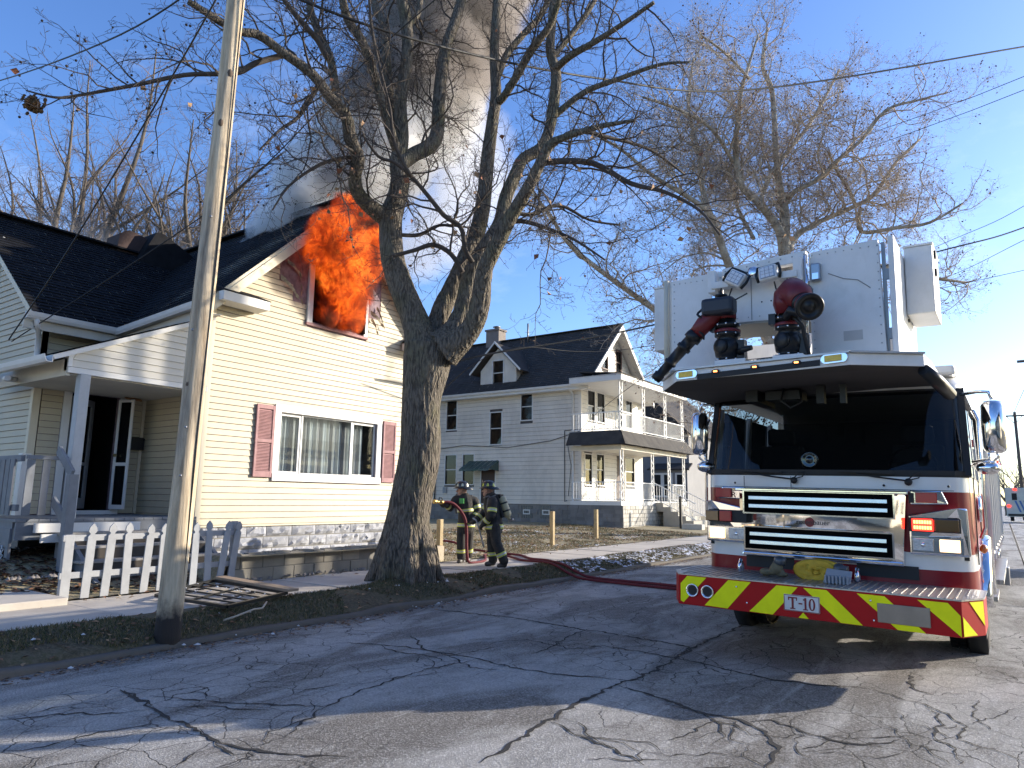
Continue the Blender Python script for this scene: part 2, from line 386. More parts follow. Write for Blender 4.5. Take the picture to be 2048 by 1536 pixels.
# long cracks in the asphalt, traced as jagged ribbons lying in the road surface
CRK = B()
def crack(pts, w):
    P = [Vector((x, y, 0)) for x, y in pts]; q = [P[0]]
    for a, c in zip(P, P[1:]):
        n = max(2, int((c-a).length/.045))
        for i in range(1, n+1):
            t = i/n; s = (c-a).length; e = min(1, 4*t*(1-t)+.25)
            k = (c-a).normalized().cross(Vector((0,0,1)))
            q.append(a.lerp(c, t)+k*(mnoise.noise(Vector((a.x*7+t*s*9, a.y*5, w)))*.05*e+R.uniform(-.012, .012)))
    prev = None
    for i, p in enumerate(q):
        d = (q[min(i+1,len(q)-1)]-q[max(i-1,0)]).normalized().cross(Vector((0,0,1)))
        end = min(i, len(q)-1-i)/6.0
        ww = w*.0024*min(1, .25+end)*R.uniform(.35, 1.5)*(1+.9*max(0, mnoise.noise(p*1.7)))
        A, C = p+d*ww, p-d*ww; A.z = road_z(A.x, A.y)+.004; C.z = road_z(C.x, C.y)+.004
        if prev: CRK.add([prev[0], A, C, prev[1]], [(0,1,2,3)])
        prev = (A, C)
CRACKS = [[5,(-5.64,2.97),(-5.04,2.86),(-4.43,2.78),(-4.02,2.73),(-3.69,2.77),(-3.47,2.88),(-3.23,3.04)],
[3,(-5.55,2.12),(-5.43,2.37),(-5.15,2.63),(-5.01,2.83)],
[4,(-5.09,2.89),(-5.44,2.95),(-5.69,2.96)],
[3,(-4.33,2.79),(-3.98,2.70),(-3.77,2.66),(-3.70,2.81)],
[3,(-5.36,3.01),(-4.77,3.21),(-4.36,3.42),(-4.08,3.59),(-4.22,4.06),(-4.26,4.84),(-4.15,5.41)],
[3,(-4.08,3.59),(-3.91,3.23),(-3.80,3.01)],
[2,(-4.32,3.64),(-4.06,3.46),(-4.08,3.54)],
[4,(-5.72,5.18),(-5.31,5.35),(-4.80,5.45),(-4.25,5.46),(-3.72,5.37),(-3.23,5.41),(-2.78,5.55)],
[3,(-5.43,5.92),(-4.80,5.45),(-4.44,5.40),(-4.37,5.78),(-4.32,6.13)],
[3,(-4.44,5.40),(-4.00,5.15),(-3.74,5.24)],
[3,(-5.31,5.35),(-4.95,5.19),(-4.65,5.28),(-4.27,5.19)],
[6,(-6.31,7.44),(-5.22,7.56),(-4.47,7.48),(-3.78,7.43),(-3.25,7.31),(-2.76,7.21),(-2.67,6.57),(-2.65,5.65),(-2.70,5.38),(-2.69,4.72),(-2.65,4.18),(-2.59,3.75),(-2.56,3.41)],
[6,(-2.69,6.76),(-2.72,7.39),(-2.73,7.89),(-2.70,8.69),(-2.73,9.43)],
[5,(-3.55,6.74),(-3.09,6.71),(-2.66,6.62),(-2.16,6.47),(-1.70,6.35),(-1.33,6.43),(-1.01,6.56)],
[6,(-2.67,5.40),(-2.22,5.25),(-1.89,5.10),(-1.61,5.10),(-1.40,4.94),(-1.25,4.65),(-1.23,4.31)],
[4,(-2.61,4.28),(-2.37,4.15),(-2.04,4.06),(-1.79,3.94)],
[3,(-1.94,5.14),(-1.69,4.91),(-1.57,4.69),(-1.61,4.49)],
[3,(-1.85,4.40),(-1.78,4.59),(-1.78,4.78),(-1.74,4.97),(-1.61,4.97),(-1.46,4.83),(-1.30,4.89),(-1.15,5.06)],
[3,(-1.76,5.13),(-1.62,5.03),(-1.53,4.66),(-1.41,4.64)],
[4,(-1.54,5.09),(-1.45,5.23),(-1.22,5.11),(-1.03,5.04),(-0.86,5.05),(-0.67,5.31)],
[4,(-0.80,7.41),(-0.77,6.94),(-0.71,6.76),(-0.57,6.64)],
[3,(-0.19,8.00),(-0.12,7.82),(-0.03,7.76)],
[3,(-1.01,6.56),(-0.78,6.38),(-0.61,6.31),(-0.34,5.93),(-0.36,5.54),(-0.18,5.45),(-0.03,5.31)],
[3,(-0.67,5.31),(-0.52,5.25),(-0.38,5.00)],
[3,(-0.61,6.31),(-0.49,5.95),(-0.49,5.45),(-0.37,5.31),(-0.33,5.03)],
[2,(-0.34,5.93),(-0.23,6.15),(-0.09,6.55),(-0.00,6.69)],
[2,(-0.80,6.00),(-0.62,5.72),(-0.47,5.64),(-0.30,5.47)],
[2,(-0.83,5.69),(-0.68,5.42),(-0.57,5.16)],
[2,(-0.28,6.73),(-0.32,6.22),(-0.19,5.91),(-0.07,5.88)],
[3,(-3.63,6.37),(-3.91,6.45),(-4.26,6.51),(-4.47,6.48)],
[3,(-3.86,5.90),(-3.89,6.31),(-4.06,7.01),(-4.11,7.56)],
[2,(-4.40,4.11),(-4.25,4.52),(-4.10,4.85)],
[3,(-4.92,1.90),(-4.80,2.09),(-4.81,2.40),(-4.62,2.72)],
[2,(-5.83,4.10),(-5.39,4.20),(-5.23,4.51)],
[2,(-1.90,4.11),(-1.73,4.16),(-1.56,4.36),(-1.35,4.42)],
[2,(-1.89,4.16),(-1.86,3.94)],
[2,(-1.22,5.11),(-1.16,4.71),(-0.99,4.54)]]
for w, *pts in CRACKS: crack(pts, w)
for _ in range(42):       # fine side cracks near the main ones
    w, *pts = R.choice(CRACKS); x, y = R.choice(pts); a = R.uniform(0, 6.28); seq = [(x, y)]
    for k in range(R.randint(2, 5)):
        a += R.uniform(-.7, .7); x += .17*math.cos(a); y += .17*math.sin(a); seq.append((x, y))
    crack(seq, R.uniform(1.2, 2.6))
CRK.obj('road_cracks', M_CRACK, kind='stuff')

# turf blades, fallen leaves, left-over snow, litter: uncountable, one object each
rng = np.random.default_rng(5)
def blades(name, n, xr, yr, zf, h, mats, mask=None, yp=1.0):
    x = rng.uniform(*xr, n); y = yr[0]+(yr[1]-yr[0])*rng.uniform(0, 1, n)**yp
    if mask is not None:
        k = np.array([mask(a, c) for a, c in zip(x, y)]); x, y = x[k], y[k]; n = len(x)
    z = np.array([zf(a, c) for a, c in zip(x, y)])-.005
    an = rng.uniform(0, 6.28, n); ln = rng.uniform(.3, 1.0, n)*h; w = rng.uniform(.003, .006, n); le = rng.uniform(.1, 1.1, n)
    dx, dy = np.cos(an), np.sin(an); a2 = rng.uniform(0, 6.28, n)
    V = np.empty((n, 3, 3))
    V[:,0] = np.stack([x-dx*w, y-dy*w, z], 1); V[:,1] = np.stack([x+dx*w, y+dy*w, z], 1)
    V[:,2] = np.stack([x+np.cos(a2)*ln*le, y+np.sin(a2)*ln*le, z+ln], 1)
    return np_mesh(name, V.reshape(-1,3), np.arange(3*n).reshape(-1,3), mats, None, 'stuff', False, rng.integers(0, len(mats), n))
M_GR = [mat('turf_green', (.06,.075,.022), .8, vs=9), mat('turf_olive', (.10,.095,.035), .8, vs=9), mat('turf_straw', (.24,.19,.10), .8, vs=9)]
def gm(x, y): return mnoise.noise(Vector((x*1.1, y*1.1, 0))) > -.28
blades('verge_grass', 62000, (-7.66, -6.86), (.6, 20), verge_z, .05, M_GR, gm, 1.25)
blades('yard_grass', 52000, (-15.5, -9.33), (10.95, 27), yard_z, .085, [M_GR[1], M_GR[2], M_GR[0]], lambda x, y: mnoise.noise(Vector((x*.8, y*.8, 5))) > -.2)
def flecks(name, n, pos, size, mats, flat=.35):
    V, F, mi = [], [], []
    for i in range(n):
        x, y, z = pos(); s = size*R.uniform(.5, 1.3); a = R.uniform(0, 6.28); o = len(V)
        u = Vector((math.cos(a), math.sin(a), R.uniform(-flat, flat))); w = Vector((-math.sin(a), math.cos(a), R.uniform(-flat, flat))); c = Vector((x, y, z))
        V += [c-u*s, c+w*s*.55+Vector((0,0,.25*s)), c+u*s*.9, c-w*s*.6+Vector((0,0,.2*s))]; F.append((o,o+1,o+2,o+3)); mi.append(R.randrange(len(mats)))
    return np_mesh(name, np.array([tuple(v) for v in V]), np.array(F), mats, None, 'stuff', False, mi)
M_LF = [mat('leaf_tan', (.36,.22,.11), .8, vs=12), mat('leaf_brown', (.20,.095,.045), .8, vs=12), mat('leaf_pale', (.52,.42,.28), .8, vs=12), mat('leaf_dark', (.09,.05,.03), .8, vs=12)]
def on(zf, xr, yr, dz=.02): 
    def f():
        x, y = R.uniform(*xr), R.uniform(*yr); return x, y, zf(x, y)+dz
    return f
flecks('yard_leaves', 5200, on(yard_z, (-16.5,-9.35), (10.95,27)), .05, M_LF[:3])
flecks('slope_leaves', 2600, on(yard_z, (-13.4,-9.6), (3.0,6.1)), .055, [M_LF[1], M_LF[3], M_LF[3]])
flecks('verge_leaves', 900, on(verge_z, (-7.6,-6.85), (1.0,22)), .035, [M_LF[1], M_LF[3], M_LF[0]])
flecks('gutter_leaves', 1700, lambda: (lambda y: (kerb_x(y)+abs(R.gauss(0.03,.13))+.05, y, -.125))(R.uniform(1.2, 22)), .026, [M_LF[1], M_LF[3], M_LF[0]], .2)
flecks('walk_leaves', 260, lambda: (-9.25+abs(R.gauss(0,.25)), R.uniform(1.5, 24), .11), .035, M_LF[:3])
M_SNOW = mat('old_snow', (.82,.84,.88), .7, vs=8, var=.08, bs=30, bst=.4)
def lumps(name, n, pos, s, m, h=.3):
    b = B()
    for i in range(n):
        x, y, z = pos(); r = s*R.uniform(.35, 1.25); a = R.uniform(0, 3.14); e = R.uniform(.35, 1)
        k = 7; ring = []
        for j in range(k):
            w = 2*math.pi*j/k; q = r*R.uniform(.65, 1.15); px, py = q*math.cos(w), q*e*math.sin(w)
            ring.append((x+px*math.cos(a)-py*math.sin(a), y+px*math.sin(a)+py*math.cos(a), z-.012))
        b.add(ring+[(x, y, z+r*h)], [(j, (j+1)%k, k) for j in range(k)], 0, True)
    return b.obj(name, m, kind='stuff')
def snowpos(zf, xr, yr, cut):
    def f():
        while True:
            x, y = R.uniform(*xr), R.uniform(*yr)
            if mnoise.noise(Vector((x*.9, y*.55, 9.1))) > cut: return x, y, zf(x, y)+.006
    return f
lumps('verge_snow', 1500, snowpos(verge_z, (-7.6,-6.85), (12.4,26), -.25), .075, M_SNOW, .13)
lumps('yard_snow', 800, snowpos(yard_z, (-15,-9.4), (12.5,25), .12), .07, M_SNOW, .12)
lumps('litter', 46, lambda: R.choice([(-7.25+R.gauss(0,.18), 8.3+R.gauss(0,.5), .12), (-6.75+R.gauss(0,.12), R.uniform(2,9), -.09), (-7.3+R.gauss(0,.2), R.uniform(2.4,7), .07)]), .035, mat('litter_paper', (.62,.62,.60), .8, vs=20), .13)
lumps('rubble', 160, lambda: R.choice([(-9.42+R.gauss(0,.07), R.uniform(6.4,10.6), .11), (-10.2, R.uniform(3.2,6), .3)]), .045, mat('rubble_dust', (.34,.30,.26), .9, vs=20, var=.5), .6)
# ---------------------------------------------------------------- the burning house
def weather(m, amt, tint, scale=.9, sc=(1,1,.45), lo=.45, hi=.75):
    """dirt and faded streaks over a painted surface"""
    b = m.node_tree.nodes['Principled BSDF']; src = b.inputs['Base Color'].links[0].from_socket
    f = ramp(m, noise(m, scale, 8, .68, sc, dist=.5), [(lo,0.0),(hi,amt)])
    m.node_tree.links.new(mixc(m, f, src, tint), b.inputs['Base Color'])
M_CREAM = mat('cream_vinyl', (.53,.465,.325), .55, vs=1.2, var=.09, objvar=.035)
weather(M_CREAM, .38, (.40,.35,.26), 1.6); weather(M_CREAM, .5, (.55,.50,.40), 9, (1,1,1), .55, .8)
def soot(m, c0, r0, r1):
    """smoke staining on the boards round the burning window"""
    L = m.node_tree.links; b = m.node_tree.nodes['Principled BSDF']; src = b.inputs['Base Color'].links[0].from_socket
    tc = nd(m, 'ShaderNodeTexCoord'); d = nd(m, 'ShaderNodeVectorMath', operation='DISTANCE'); L.new(tc.outputs['Object'], d.inputs[0]); d.inputs[1].default_value = c0
    mr = nd(m, 'ShaderNodeMapRange'); mr.inputs[1].default_value = r0; mr.inputs[2].default_value = r1; mr.inputs[3].default_value = 1; mr.inputs[4].default_value = 0; L.new(d.outputs['Value'], mr.inputs[0])
    mu = nd(m, 'ShaderNodeMath', operation='MULTIPLY'); L.new(mr.outputs[0], mu.inputs[0]); L.new(ramp(m, noise(m, 4.5, 7, .7, (1,1,.6)), [(.38,.05),(.62,.95)]), mu.inputs[1])
    L.new(mixc(m, mu.outputs[0], src, (.06,.048,.038)), b.inputs['Base Color'])
soot(M_CREAM, (-11.4,9.8,6.5), .85, 1.9)
M_CREAMT = mat('cream_trim', (.66,.59,.44), .55, vs=2, var=.08)
M_WHITE = mat('white_paint', (.72,.71,.68), .5, vs=3, var=.12)
M_SHING = mat('black_shingle', (.020,.021,.024), .9, vs=5, col2=(.009,.009,.011), bs=120, bst=.5, spec=.15)
M_SOFF = mat('soffit', (.62,.58,.50), .7, vs=2)
M_GREYP = mat('grey_deck_paint', (.20,.215,.235), .7, vs=6, var=.25, bs=30, bst=.15)
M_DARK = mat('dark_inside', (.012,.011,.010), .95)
M_STONE = mat('rock_face_block', (.42,.43,.45), .9, vs=4, col2=(.26,.27,.30), bs=24, bst=.6, objvar=.12)
M_MORT = mat('mortar', (.24,.23,.21), .95, vs=8)
M_BLOCK = mat('concrete_block', (.36,.33,.27), .9, vs=3, col2=(.26,.24,.20), bs=50, bst=.5, objvar=.12)
M_MAR = mat('maroon_shutter', (.42,.235,.23), .75, vs=8, var=.3)
M_SHEATH = mat('old_sheathing', (.30,.22,.24), .85, vs=7, col2=(.11,.07,.08), bs=20, bst=.6)
M_CHAR = mat('char', (.014,.012,.011), .95, vs=9, bs=30, bst=.7)
M_GLASS = glass('window_glass', (.82,.86,.88), .12)
def text(name, s, size, mw, m, parent, ext=.004, align='CENTER', font=None, sx=1):
    cu = bpy.data.curves.new(name, 'FONT'); cu.body = s; cu.size = size; cu.extrude = ext; cu.align_x = align; cu.align_y = 'CENTER'; cu.offset = .0
    t = bpy.data.objects.new(name, cu); COL.objects.link(t); dg = bpy.context.evaluated_depsgraph_get()
    me = bpy.data.meshes.new_from_object(t.evaluated_get(dg)); bpy.data.objects.remove(t); me.materials.clear(); me.materials.append(m)
    me.transform(mw @ Matrix.Diagonal((sx,1,1,1))); return link(name, me, parent)
def facing(o, right, up):
    r, u = Vector(right).normalized(), Vector(up).normalized(); n = r.cross(u)
    return Matrix(((r.x,u.x,n.x,o[0]),(r.y,u.y,n.y,o[1]),(r.z,u.z,n.z,o[2]),(0,0,0,1)))
H = root('yellow_house', (-13.5,8.5,.4), 'cream clapboard house with flames bursting from its gable window', 'house')
FW, ND, FS = (-11.4,0,0), (0,1,0), (1,0,0)
gable = [(6.94,.83),(12.66,.83),(12.66,4.9),(9.8,7.66),(6.94,4.9)]
PIC = (8.53,11.09,1.78,2.96); FIRE = (9.12,10.52,4.90,6.45)
bk = backing(B(), FW, ND, FS, gable, [PIC, FIRE], .14)
W1 = bk.obj('front_wall', M_SHEATH, H)
siding(W1, FW, ND, FS, gable, .1125, [(8.38,11.24,1.64,3.11), (9.0,10.64,4.84,6.55), (8.28,9.0,5.62,6.7), (8.62,9.0,5.2,5.7), (10.64,11.05,5.3,6.5), (9.0,10.7,6.5,7.0)], M_CREAM, gap=.010)
# side wall of the gable wing, porch wall with the door, gable end of the rear wing
DOOR = (5.62,6.46,1.06,3.12)
side = [(0,.83),(2.0,.83),(2.0,4.42),(0,4.6)]
W2 = backing(B(), (-11.4,6.94,0), (-1,0,0), (0,-1,0), side, [], .12).obj('side_wall', M_SHEATH, H)
siding(W2, (-11.4,6.94,0), (-1,0,0), (0,-1,0), [(.02,.9),(1.98,.9),(1.98,4.4),(.02,4.6)], .1125, [], M_CREAM)
pw = [(5.05,.8),(6.93,.8),(6.93,4.3),(5.05,4.3)]
W3 = backing(B(), (-13.4,0,0), ND, FS, pw, [DOOR], .12).obj('porch_wall', M_SHEATH, H)
siding(W3, (-13.4,0,0), ND, FS, [(5.15,1.0),(6.91,1.0),(6.91,4.28),(5.15,4.28)], .1125, [(5.48,6.6,.9,3.24)], M_CREAM)
gl = [(0,.85),(6.5,.85),(6.5,4.35),(3.25,6.85),(0,4.35)]
LW = (2.35,3.05,5.2,6.2)
W4 = backing(B(), (-13.4,5.05,0), (-1,0,0), (0,-1,0), gl, [LW], .12).obj('gable_wall', M_SHEATH, H)
siding(W4, (-13.4,5.05,0), (-1,0,0), (0,-1,0), gl, .1125, [(2.25,3.15,5.1,6.3)], M_CREAM)
w = frame(B(), (-13.4,5.05,0), (-1,0,0), (0,-1,0), *LW, .09, .035).obj('window', M_WHITE, H)
B().bx(-16.45,-15.75,5.09,5.10,5.2,6.2).obj('pane', glass('dark_pane', (.25,.27,.28), .5), w)
b = B(); b.bx(-20,-11.6,12.5,12.62,.4,4.8); b.bx(-20,-19.8,5.1,12.5,.4,4.8); b.obj('back_wall', M_CREAMT, H)
# corner boards and sill boards
for q in ((-11.402,-11.372,6.90,7.0,.84,4.9),(-11.48,-11.403,6.91,6.938,.84,4.6),(-11.402,-11.372,12.58,12.68,.84,4.9),(-13.402,-13.372,5.01,5.13,.9,3.2),(-13.5,-13.403,5.02,5.048,.9,3.9),(-13.44,-13.36,6.87,6.93,1.0,3.2)):
    B().bx(*q).obj('corner_board', M_CREAMT, H, .004)
B().bx(-11.4,-11.368,6.94,12.66,.80,.832).obj('sill_board', M_CREAMT, H)
# stone foundation, every block on its own
FD = B().bx(-11.62,-11.42,6.96,12.64,.2,.80).bx(-13.6,-11.62,7.0,7.15,.2,.8).bx(-19,-13.45,5.08,5.2,.1,.85).bx(-13.62,-13.45,5.2,6.9,.1,.85)
FD = FD.obj('foundation', M_MORT, H)
def rock(x, y0, y1, z0, z1, m, parent, depth=.055, name='stone_block', nx=6, nz=4):
    b = B(); V = []
    for i in range(nx+1):
        for j in range(nz+1):
            e = (i in (0, nx)) or (j in (0, nz)); s = 1 if e else 1.6
            V.append((x+(0.012 if e else depth*R.uniform(.35, 1.3)), y0+(y1-y0)*(i+(0 if i in (0,nx) else R.uniform(-.3,.3)))/nx, z0+(z1-z0)*(j+(0 if j in (0,nz) else R.uniform(-.25,.25)))/nz))
    b.add(V, [(i*(nz+1)+j, (i+1)*(nz+1)+j, (i+1)*(nz+1)+j+1, i*(nz+1)+j+1) for i in range(nx) for j in range(nz)])
    b.bx(x-.05, x+.011, y0, y1, z0, z1)
    return b.obj(name, m, parent)
for r_, z0 in enumerate((.185, .395, .605)):
    y = 6.95-r_*.2
    while y < 12.6:
        l = R.choice((.42,.5,.58)); y0, y1 = max(y, 6.95), min(y+l, 12.64)
        if y1-y0 > .05: rock(-11.425, y0+.007, y1-.007, z0+.006, z0+.196, M_STONE, FD)
        y += l
# roofs
RF = B()
def slab(b, pts, t=.09, m=0):
    a = [Vector(p) for p in pts]; n = (a[1]-a[0]).cross(a[3]-a[0]).normalized()
    if n.z < 0: n = -n
    return b.prism(pts, -n*t, m)
xe, xb = -11.13, -19.5
LE0, LE1, LR0, LR1 = (xe,6.55,4.62), (-13.3,6.12,4.22), (xe,9.8,7.76), (xb,9.8,7.76)
slab(RF, [LE0, LE1, (-13.3,9.8,7.76), LR0]); slab(RF, [(-13.3,6.12,4.22), (xb,6.12,4.22), (xb,9.8,7.76), (-13.3,9.8,7.76)])
slab(RF, [(xe,13.05,4.62), (xb,13.05,4.62), (xb,9.8,7.76), LR0])
slab(RF, [(-13.05,4.75,4.30), (-13.05,9.7,4.30), (-16.65,9.7,7.02), (-16.65,4.75,7.02)]); slab(RF, [(-20.2,4.75,4.30), (-20.2,9.7,4.30), (-16.65,9.7,7.02), (-16.65,4.75,7.02)])
RF = RF.obj('roof', M_CREAMT, H)
M_S = M_SHING
shingles('shingles', LE0, (-13.3,6.12,4.22), LR0, (-13.3,9.8,7.76), 30, M_S, RF)
shingles('shingles', (-13.3,6.12,4.22), (xb,6.12,4.22), (-13.3,9.8,7.76), LR1, 30, M_S, RF)
shingles('shingles', (xe,13.05,4.62), (xb,13.05,4.62), LR0, LR1, 26, M_S, RF)
shingles('shingles', (-13.05,4.75,4.30), (-13.05,9.7,4.30), (-16.65,4.75,7.02), (-16.65,9.7,7.02), 34, M_S, RF, .016)
shingles('shingles', (-20.2,4.75,4.30), (-20.2,9.7,4.30), (-16.65,4.75,7.02), (-16.65,9.7,7.02), 24, M_S, RF)
b = B(); b.bar((-16.65,4.75,7.05), (-16.65,9.8,7.05), .3, .04); b.bar((xe,9.8,7.79), (xb,9.8,7.79), .3, .04); b.obj('ridge_cap', M_S, RF)
# small cross gable and stump of the chimney on the rear roof
b = B(); b.prism([(-16.3,7.9,6.7),(-16.3,10.4,6.7),(-16.3,9.7,7.06),(-16.3,8.5,7.62),(-16.3,8.3,7.60)], (-2.2,0,0)); b.obj('roof_gablet', M_S, RF)
rub = B(); rub.prism([(-17.2,7.55,6.6),(-17.2,8.3,6.6),(-17.2,8.3,7.45),(-17.2,8.1,7.52),(-17.2,7.8,7.56),(-17.2,7.6,7.42)], (.6,0,0))
rub.obj('chimney', mat('sooty_brick', (.07,.045,.04), .95, vs=6, bs=14, bst=.8), H)
# rake boards, eave returns, gutters, downpipe
b = B(); sl = Vector((0,2.86,2.76)).normalized()
for s in (1, -1):
    p = Vector((-11.16, 9.8-s*3.2, 7.68-3.2*.965)); q = Vector((-11.16, 9.8, 7.68))
    d = Vector((0, s*.72*.18, -.70*.18))
    b.prism([p, q, q+Vector((0,0,-.22)), p+Vector((0,0,-.22))], (.05,0,0))
    b.prism([p+Vector((-.23,0,-.11)), q+Vector((-.23,0,-.11)), q+Vector((-.002,0,-.11)), p+Vector((-.002,0,-.11))], (0,0,.03))
b.obj('rake_board', M_CREAMT, H, .005)
for y0, y1, sg in ((6.86,7.82,1), (11.75,12.74,-1)):
    r = B(); r.bx(-11.36,-10.98,y0,y1,4.76,4.93); r = r.obj('eave_return', M_WHITE, H, .006)
    yi = y1-.16 if sg > 0 else y1; yo = y0 if sg > 0 else y0+.16
    t = B(); t.add([(-10.96,y0-.02,4.935),(-10.96,y1+.02,4.935),(-11.36,y1+.02,4.935),(-11.36,y0-.02,4.935),(-11.33,yo,5.10),(-11.33,yi,5.10),(-11.36,yi,5.10),(-11.36,yo,5.10)],
        [(0,1,5,4),(1,2,6,5),(3,0,4,7),(4,5,6,7),(0,3,2,1)]); t.obj('return_shingles', M_S, r)
def gutter(p, q, name='gutter', parent=H):
    p, q = Vector(p), Vector(q); d = (q-p).normalized(); o = d.cross(Vector((0,0,1))).normalized()
    pr = [(0,0),(.085,.0),(.11,.045),(.125,.11),(.115,.115),(.10,.055),(.075,.012),(.012,.012),(.012,.115),(0,.115)]
    b = B(); V = [c+o*u+Vector((0,0,w-.115)) for c in (p, q) for u, w in pr]; n = len(pr)
    b.add(V, [(i,(i+1)%n,n+(i+1)%n,n+i) for i in range(n)]+[tuple(range(n-1,-1,-1)), tuple(range(n,2*n))])
    return b.obj(name, M_WHITE, parent)
gutter((-13.06,9.0,4.30), (-13.06,4.70,4.30)) if False else None
gutter((-13.04,4.62,4.32), (-13.04,6.10,4.32)); gutter((-13.04,6.13,4.30), (-11.0,6.53,4.66))
b = B(); b.bx(-13.39,-13.05,4.72,6.9,4.16,4.20); b.bx(-13.08,-13.045,4.62,6.1,4.05,4.2); b.prism([(-13.05,6.16,4.02),(-11.06,6.56,4.38),(-11.06,6.56,4.54),(-13.05,6.16,4.18)], (0,.03,0))
b.prism([(-13.3,6.2,4.08),(-11.1,6.6,4.42),(-11.1,6.93,4.5),(-13.3,6.93,4.2)], (0,0,.02)); b.obj('soffit_board', M_SOFF, H)
B().tube([(-12.99,4.78,4.22),(-13.02,4.82,4.1),(-13.32,4.96,3.98),(-13.34,4.98,3.7),(-13.34,4.98,3.33),(-13.28,4.8,3.2),(-13.0,4.45,3.16),(-12.7,4.38,3.13)], .045, 8).obj('downpipe', M_WHITE, H)
# picture window with curtains
wf = frame(B(), FW, ND, FS, *PIC, .145, .035).obj('picture_window', M_WHITE, H, .005)
M_ALU = mat('window_sash', (.62,.62,.60), .4, vs=5)
b = B()
for y0, y1 in ((8.53,9.05),(10.40,11.09)):
    b.bx(-11.47,-11.43,y0,y0+.05,1.78,2.96); b.bx(-11.47,-11.43,y1-.05,y1,1.78,2.96); b.bx(-11.47,-11.43,y0+.05,y1-.05,1.78,1.83); b.bx(-11.47,-11.43,y0+.05,y1-.05,2.90,2.96)
b.bx(-11.46,-11.42,9.05,9.09,1.78,2.96); b.bx(-11.46,-11.42,10.36,10.40,1.78,2.96); b.bx(-11.46,-11.425,9.09,10.36,1.78,1.81); b.bx(-11.46,-11.425,9.09,10.36,2.93,2.96)
b.obj('sash', M_ALU, wf, .003)
for y0, y1 in ((8.58,9.0),(9.09,10.36),(10.45,11.04)): B().bx(-11.455,-11.449,y0,y1,1.81,2.93).obj('pane', M_GLASS, wf)
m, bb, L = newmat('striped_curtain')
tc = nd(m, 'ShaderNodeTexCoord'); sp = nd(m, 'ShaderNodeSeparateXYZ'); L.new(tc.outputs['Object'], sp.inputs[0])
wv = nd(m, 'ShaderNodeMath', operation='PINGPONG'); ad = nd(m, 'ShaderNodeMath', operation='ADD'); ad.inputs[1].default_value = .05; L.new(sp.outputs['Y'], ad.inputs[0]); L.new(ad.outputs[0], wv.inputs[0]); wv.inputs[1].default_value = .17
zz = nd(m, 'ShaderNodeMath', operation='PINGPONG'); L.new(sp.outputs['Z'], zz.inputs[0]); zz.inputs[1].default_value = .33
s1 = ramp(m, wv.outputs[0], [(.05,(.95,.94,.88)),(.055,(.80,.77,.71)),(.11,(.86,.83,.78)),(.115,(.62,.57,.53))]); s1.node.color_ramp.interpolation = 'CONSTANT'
refl_band = ramp(m, zz.outputs[0], [(.12,1.0),(.16,.8)])  # level bands: curtain pattern plus painted reflection of the houses opposite
L.new(mixc(m, 1.0, s1, refl_band, 'MULTIPLY'), bb.inputs['Base Color']); bb.inputs['Roughness'].default_value = .9
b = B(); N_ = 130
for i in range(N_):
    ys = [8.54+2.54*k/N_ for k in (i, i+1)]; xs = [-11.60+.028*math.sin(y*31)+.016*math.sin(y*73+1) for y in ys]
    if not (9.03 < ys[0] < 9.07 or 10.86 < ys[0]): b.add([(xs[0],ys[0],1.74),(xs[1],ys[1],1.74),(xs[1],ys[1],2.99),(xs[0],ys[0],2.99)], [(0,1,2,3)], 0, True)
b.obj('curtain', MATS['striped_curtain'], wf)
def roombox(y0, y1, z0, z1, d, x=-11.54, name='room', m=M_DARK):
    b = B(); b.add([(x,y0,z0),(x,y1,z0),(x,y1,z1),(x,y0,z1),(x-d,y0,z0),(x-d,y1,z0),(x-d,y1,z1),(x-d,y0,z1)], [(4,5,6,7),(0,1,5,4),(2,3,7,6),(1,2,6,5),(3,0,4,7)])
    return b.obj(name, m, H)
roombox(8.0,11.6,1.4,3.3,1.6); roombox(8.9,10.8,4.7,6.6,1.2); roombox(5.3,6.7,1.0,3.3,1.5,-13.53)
def shutter(y0, y1, z0, z1):
    s = B(); s.bx(-11.375,-11.335,y0,y0+.045,z0,z1); s.bx(-11.375,-11.335,y1-.045,y1,z0,z1)
    zm = (z0+z1)/2
    for a, c in ((z0,z0+.11),(zm-.035,zm+.035),(z1-.08,z1)): s.bx(-11.375,-11.337,y0+.045,y1-.045,a,c)
    s.bx(-11.377,-11.366,y0+.04,y1-.04,z0,z1); s = s.obj('shutter', M_MAR, H, .003)
    l = B()
    for a, c in ((z0+.11,zm-.035),(zm+.035,z1-.08)):
        z = a+.008
        while z < c-.02: l.prism([(-11.364,y0+.046,z+.02),(-11.345,y0+.046,z),(-11.341,y0+.046,z+.003),(-11.36,y0+.046,z+.024)], (0,y1-y0-.092,0)); z += .027
    l.obj('louvre', M_MAR, s, kind='stuff')
shutter(7.96,8.36,1.70,3.06); shutter(11.26,11.66,1.68,3.05)
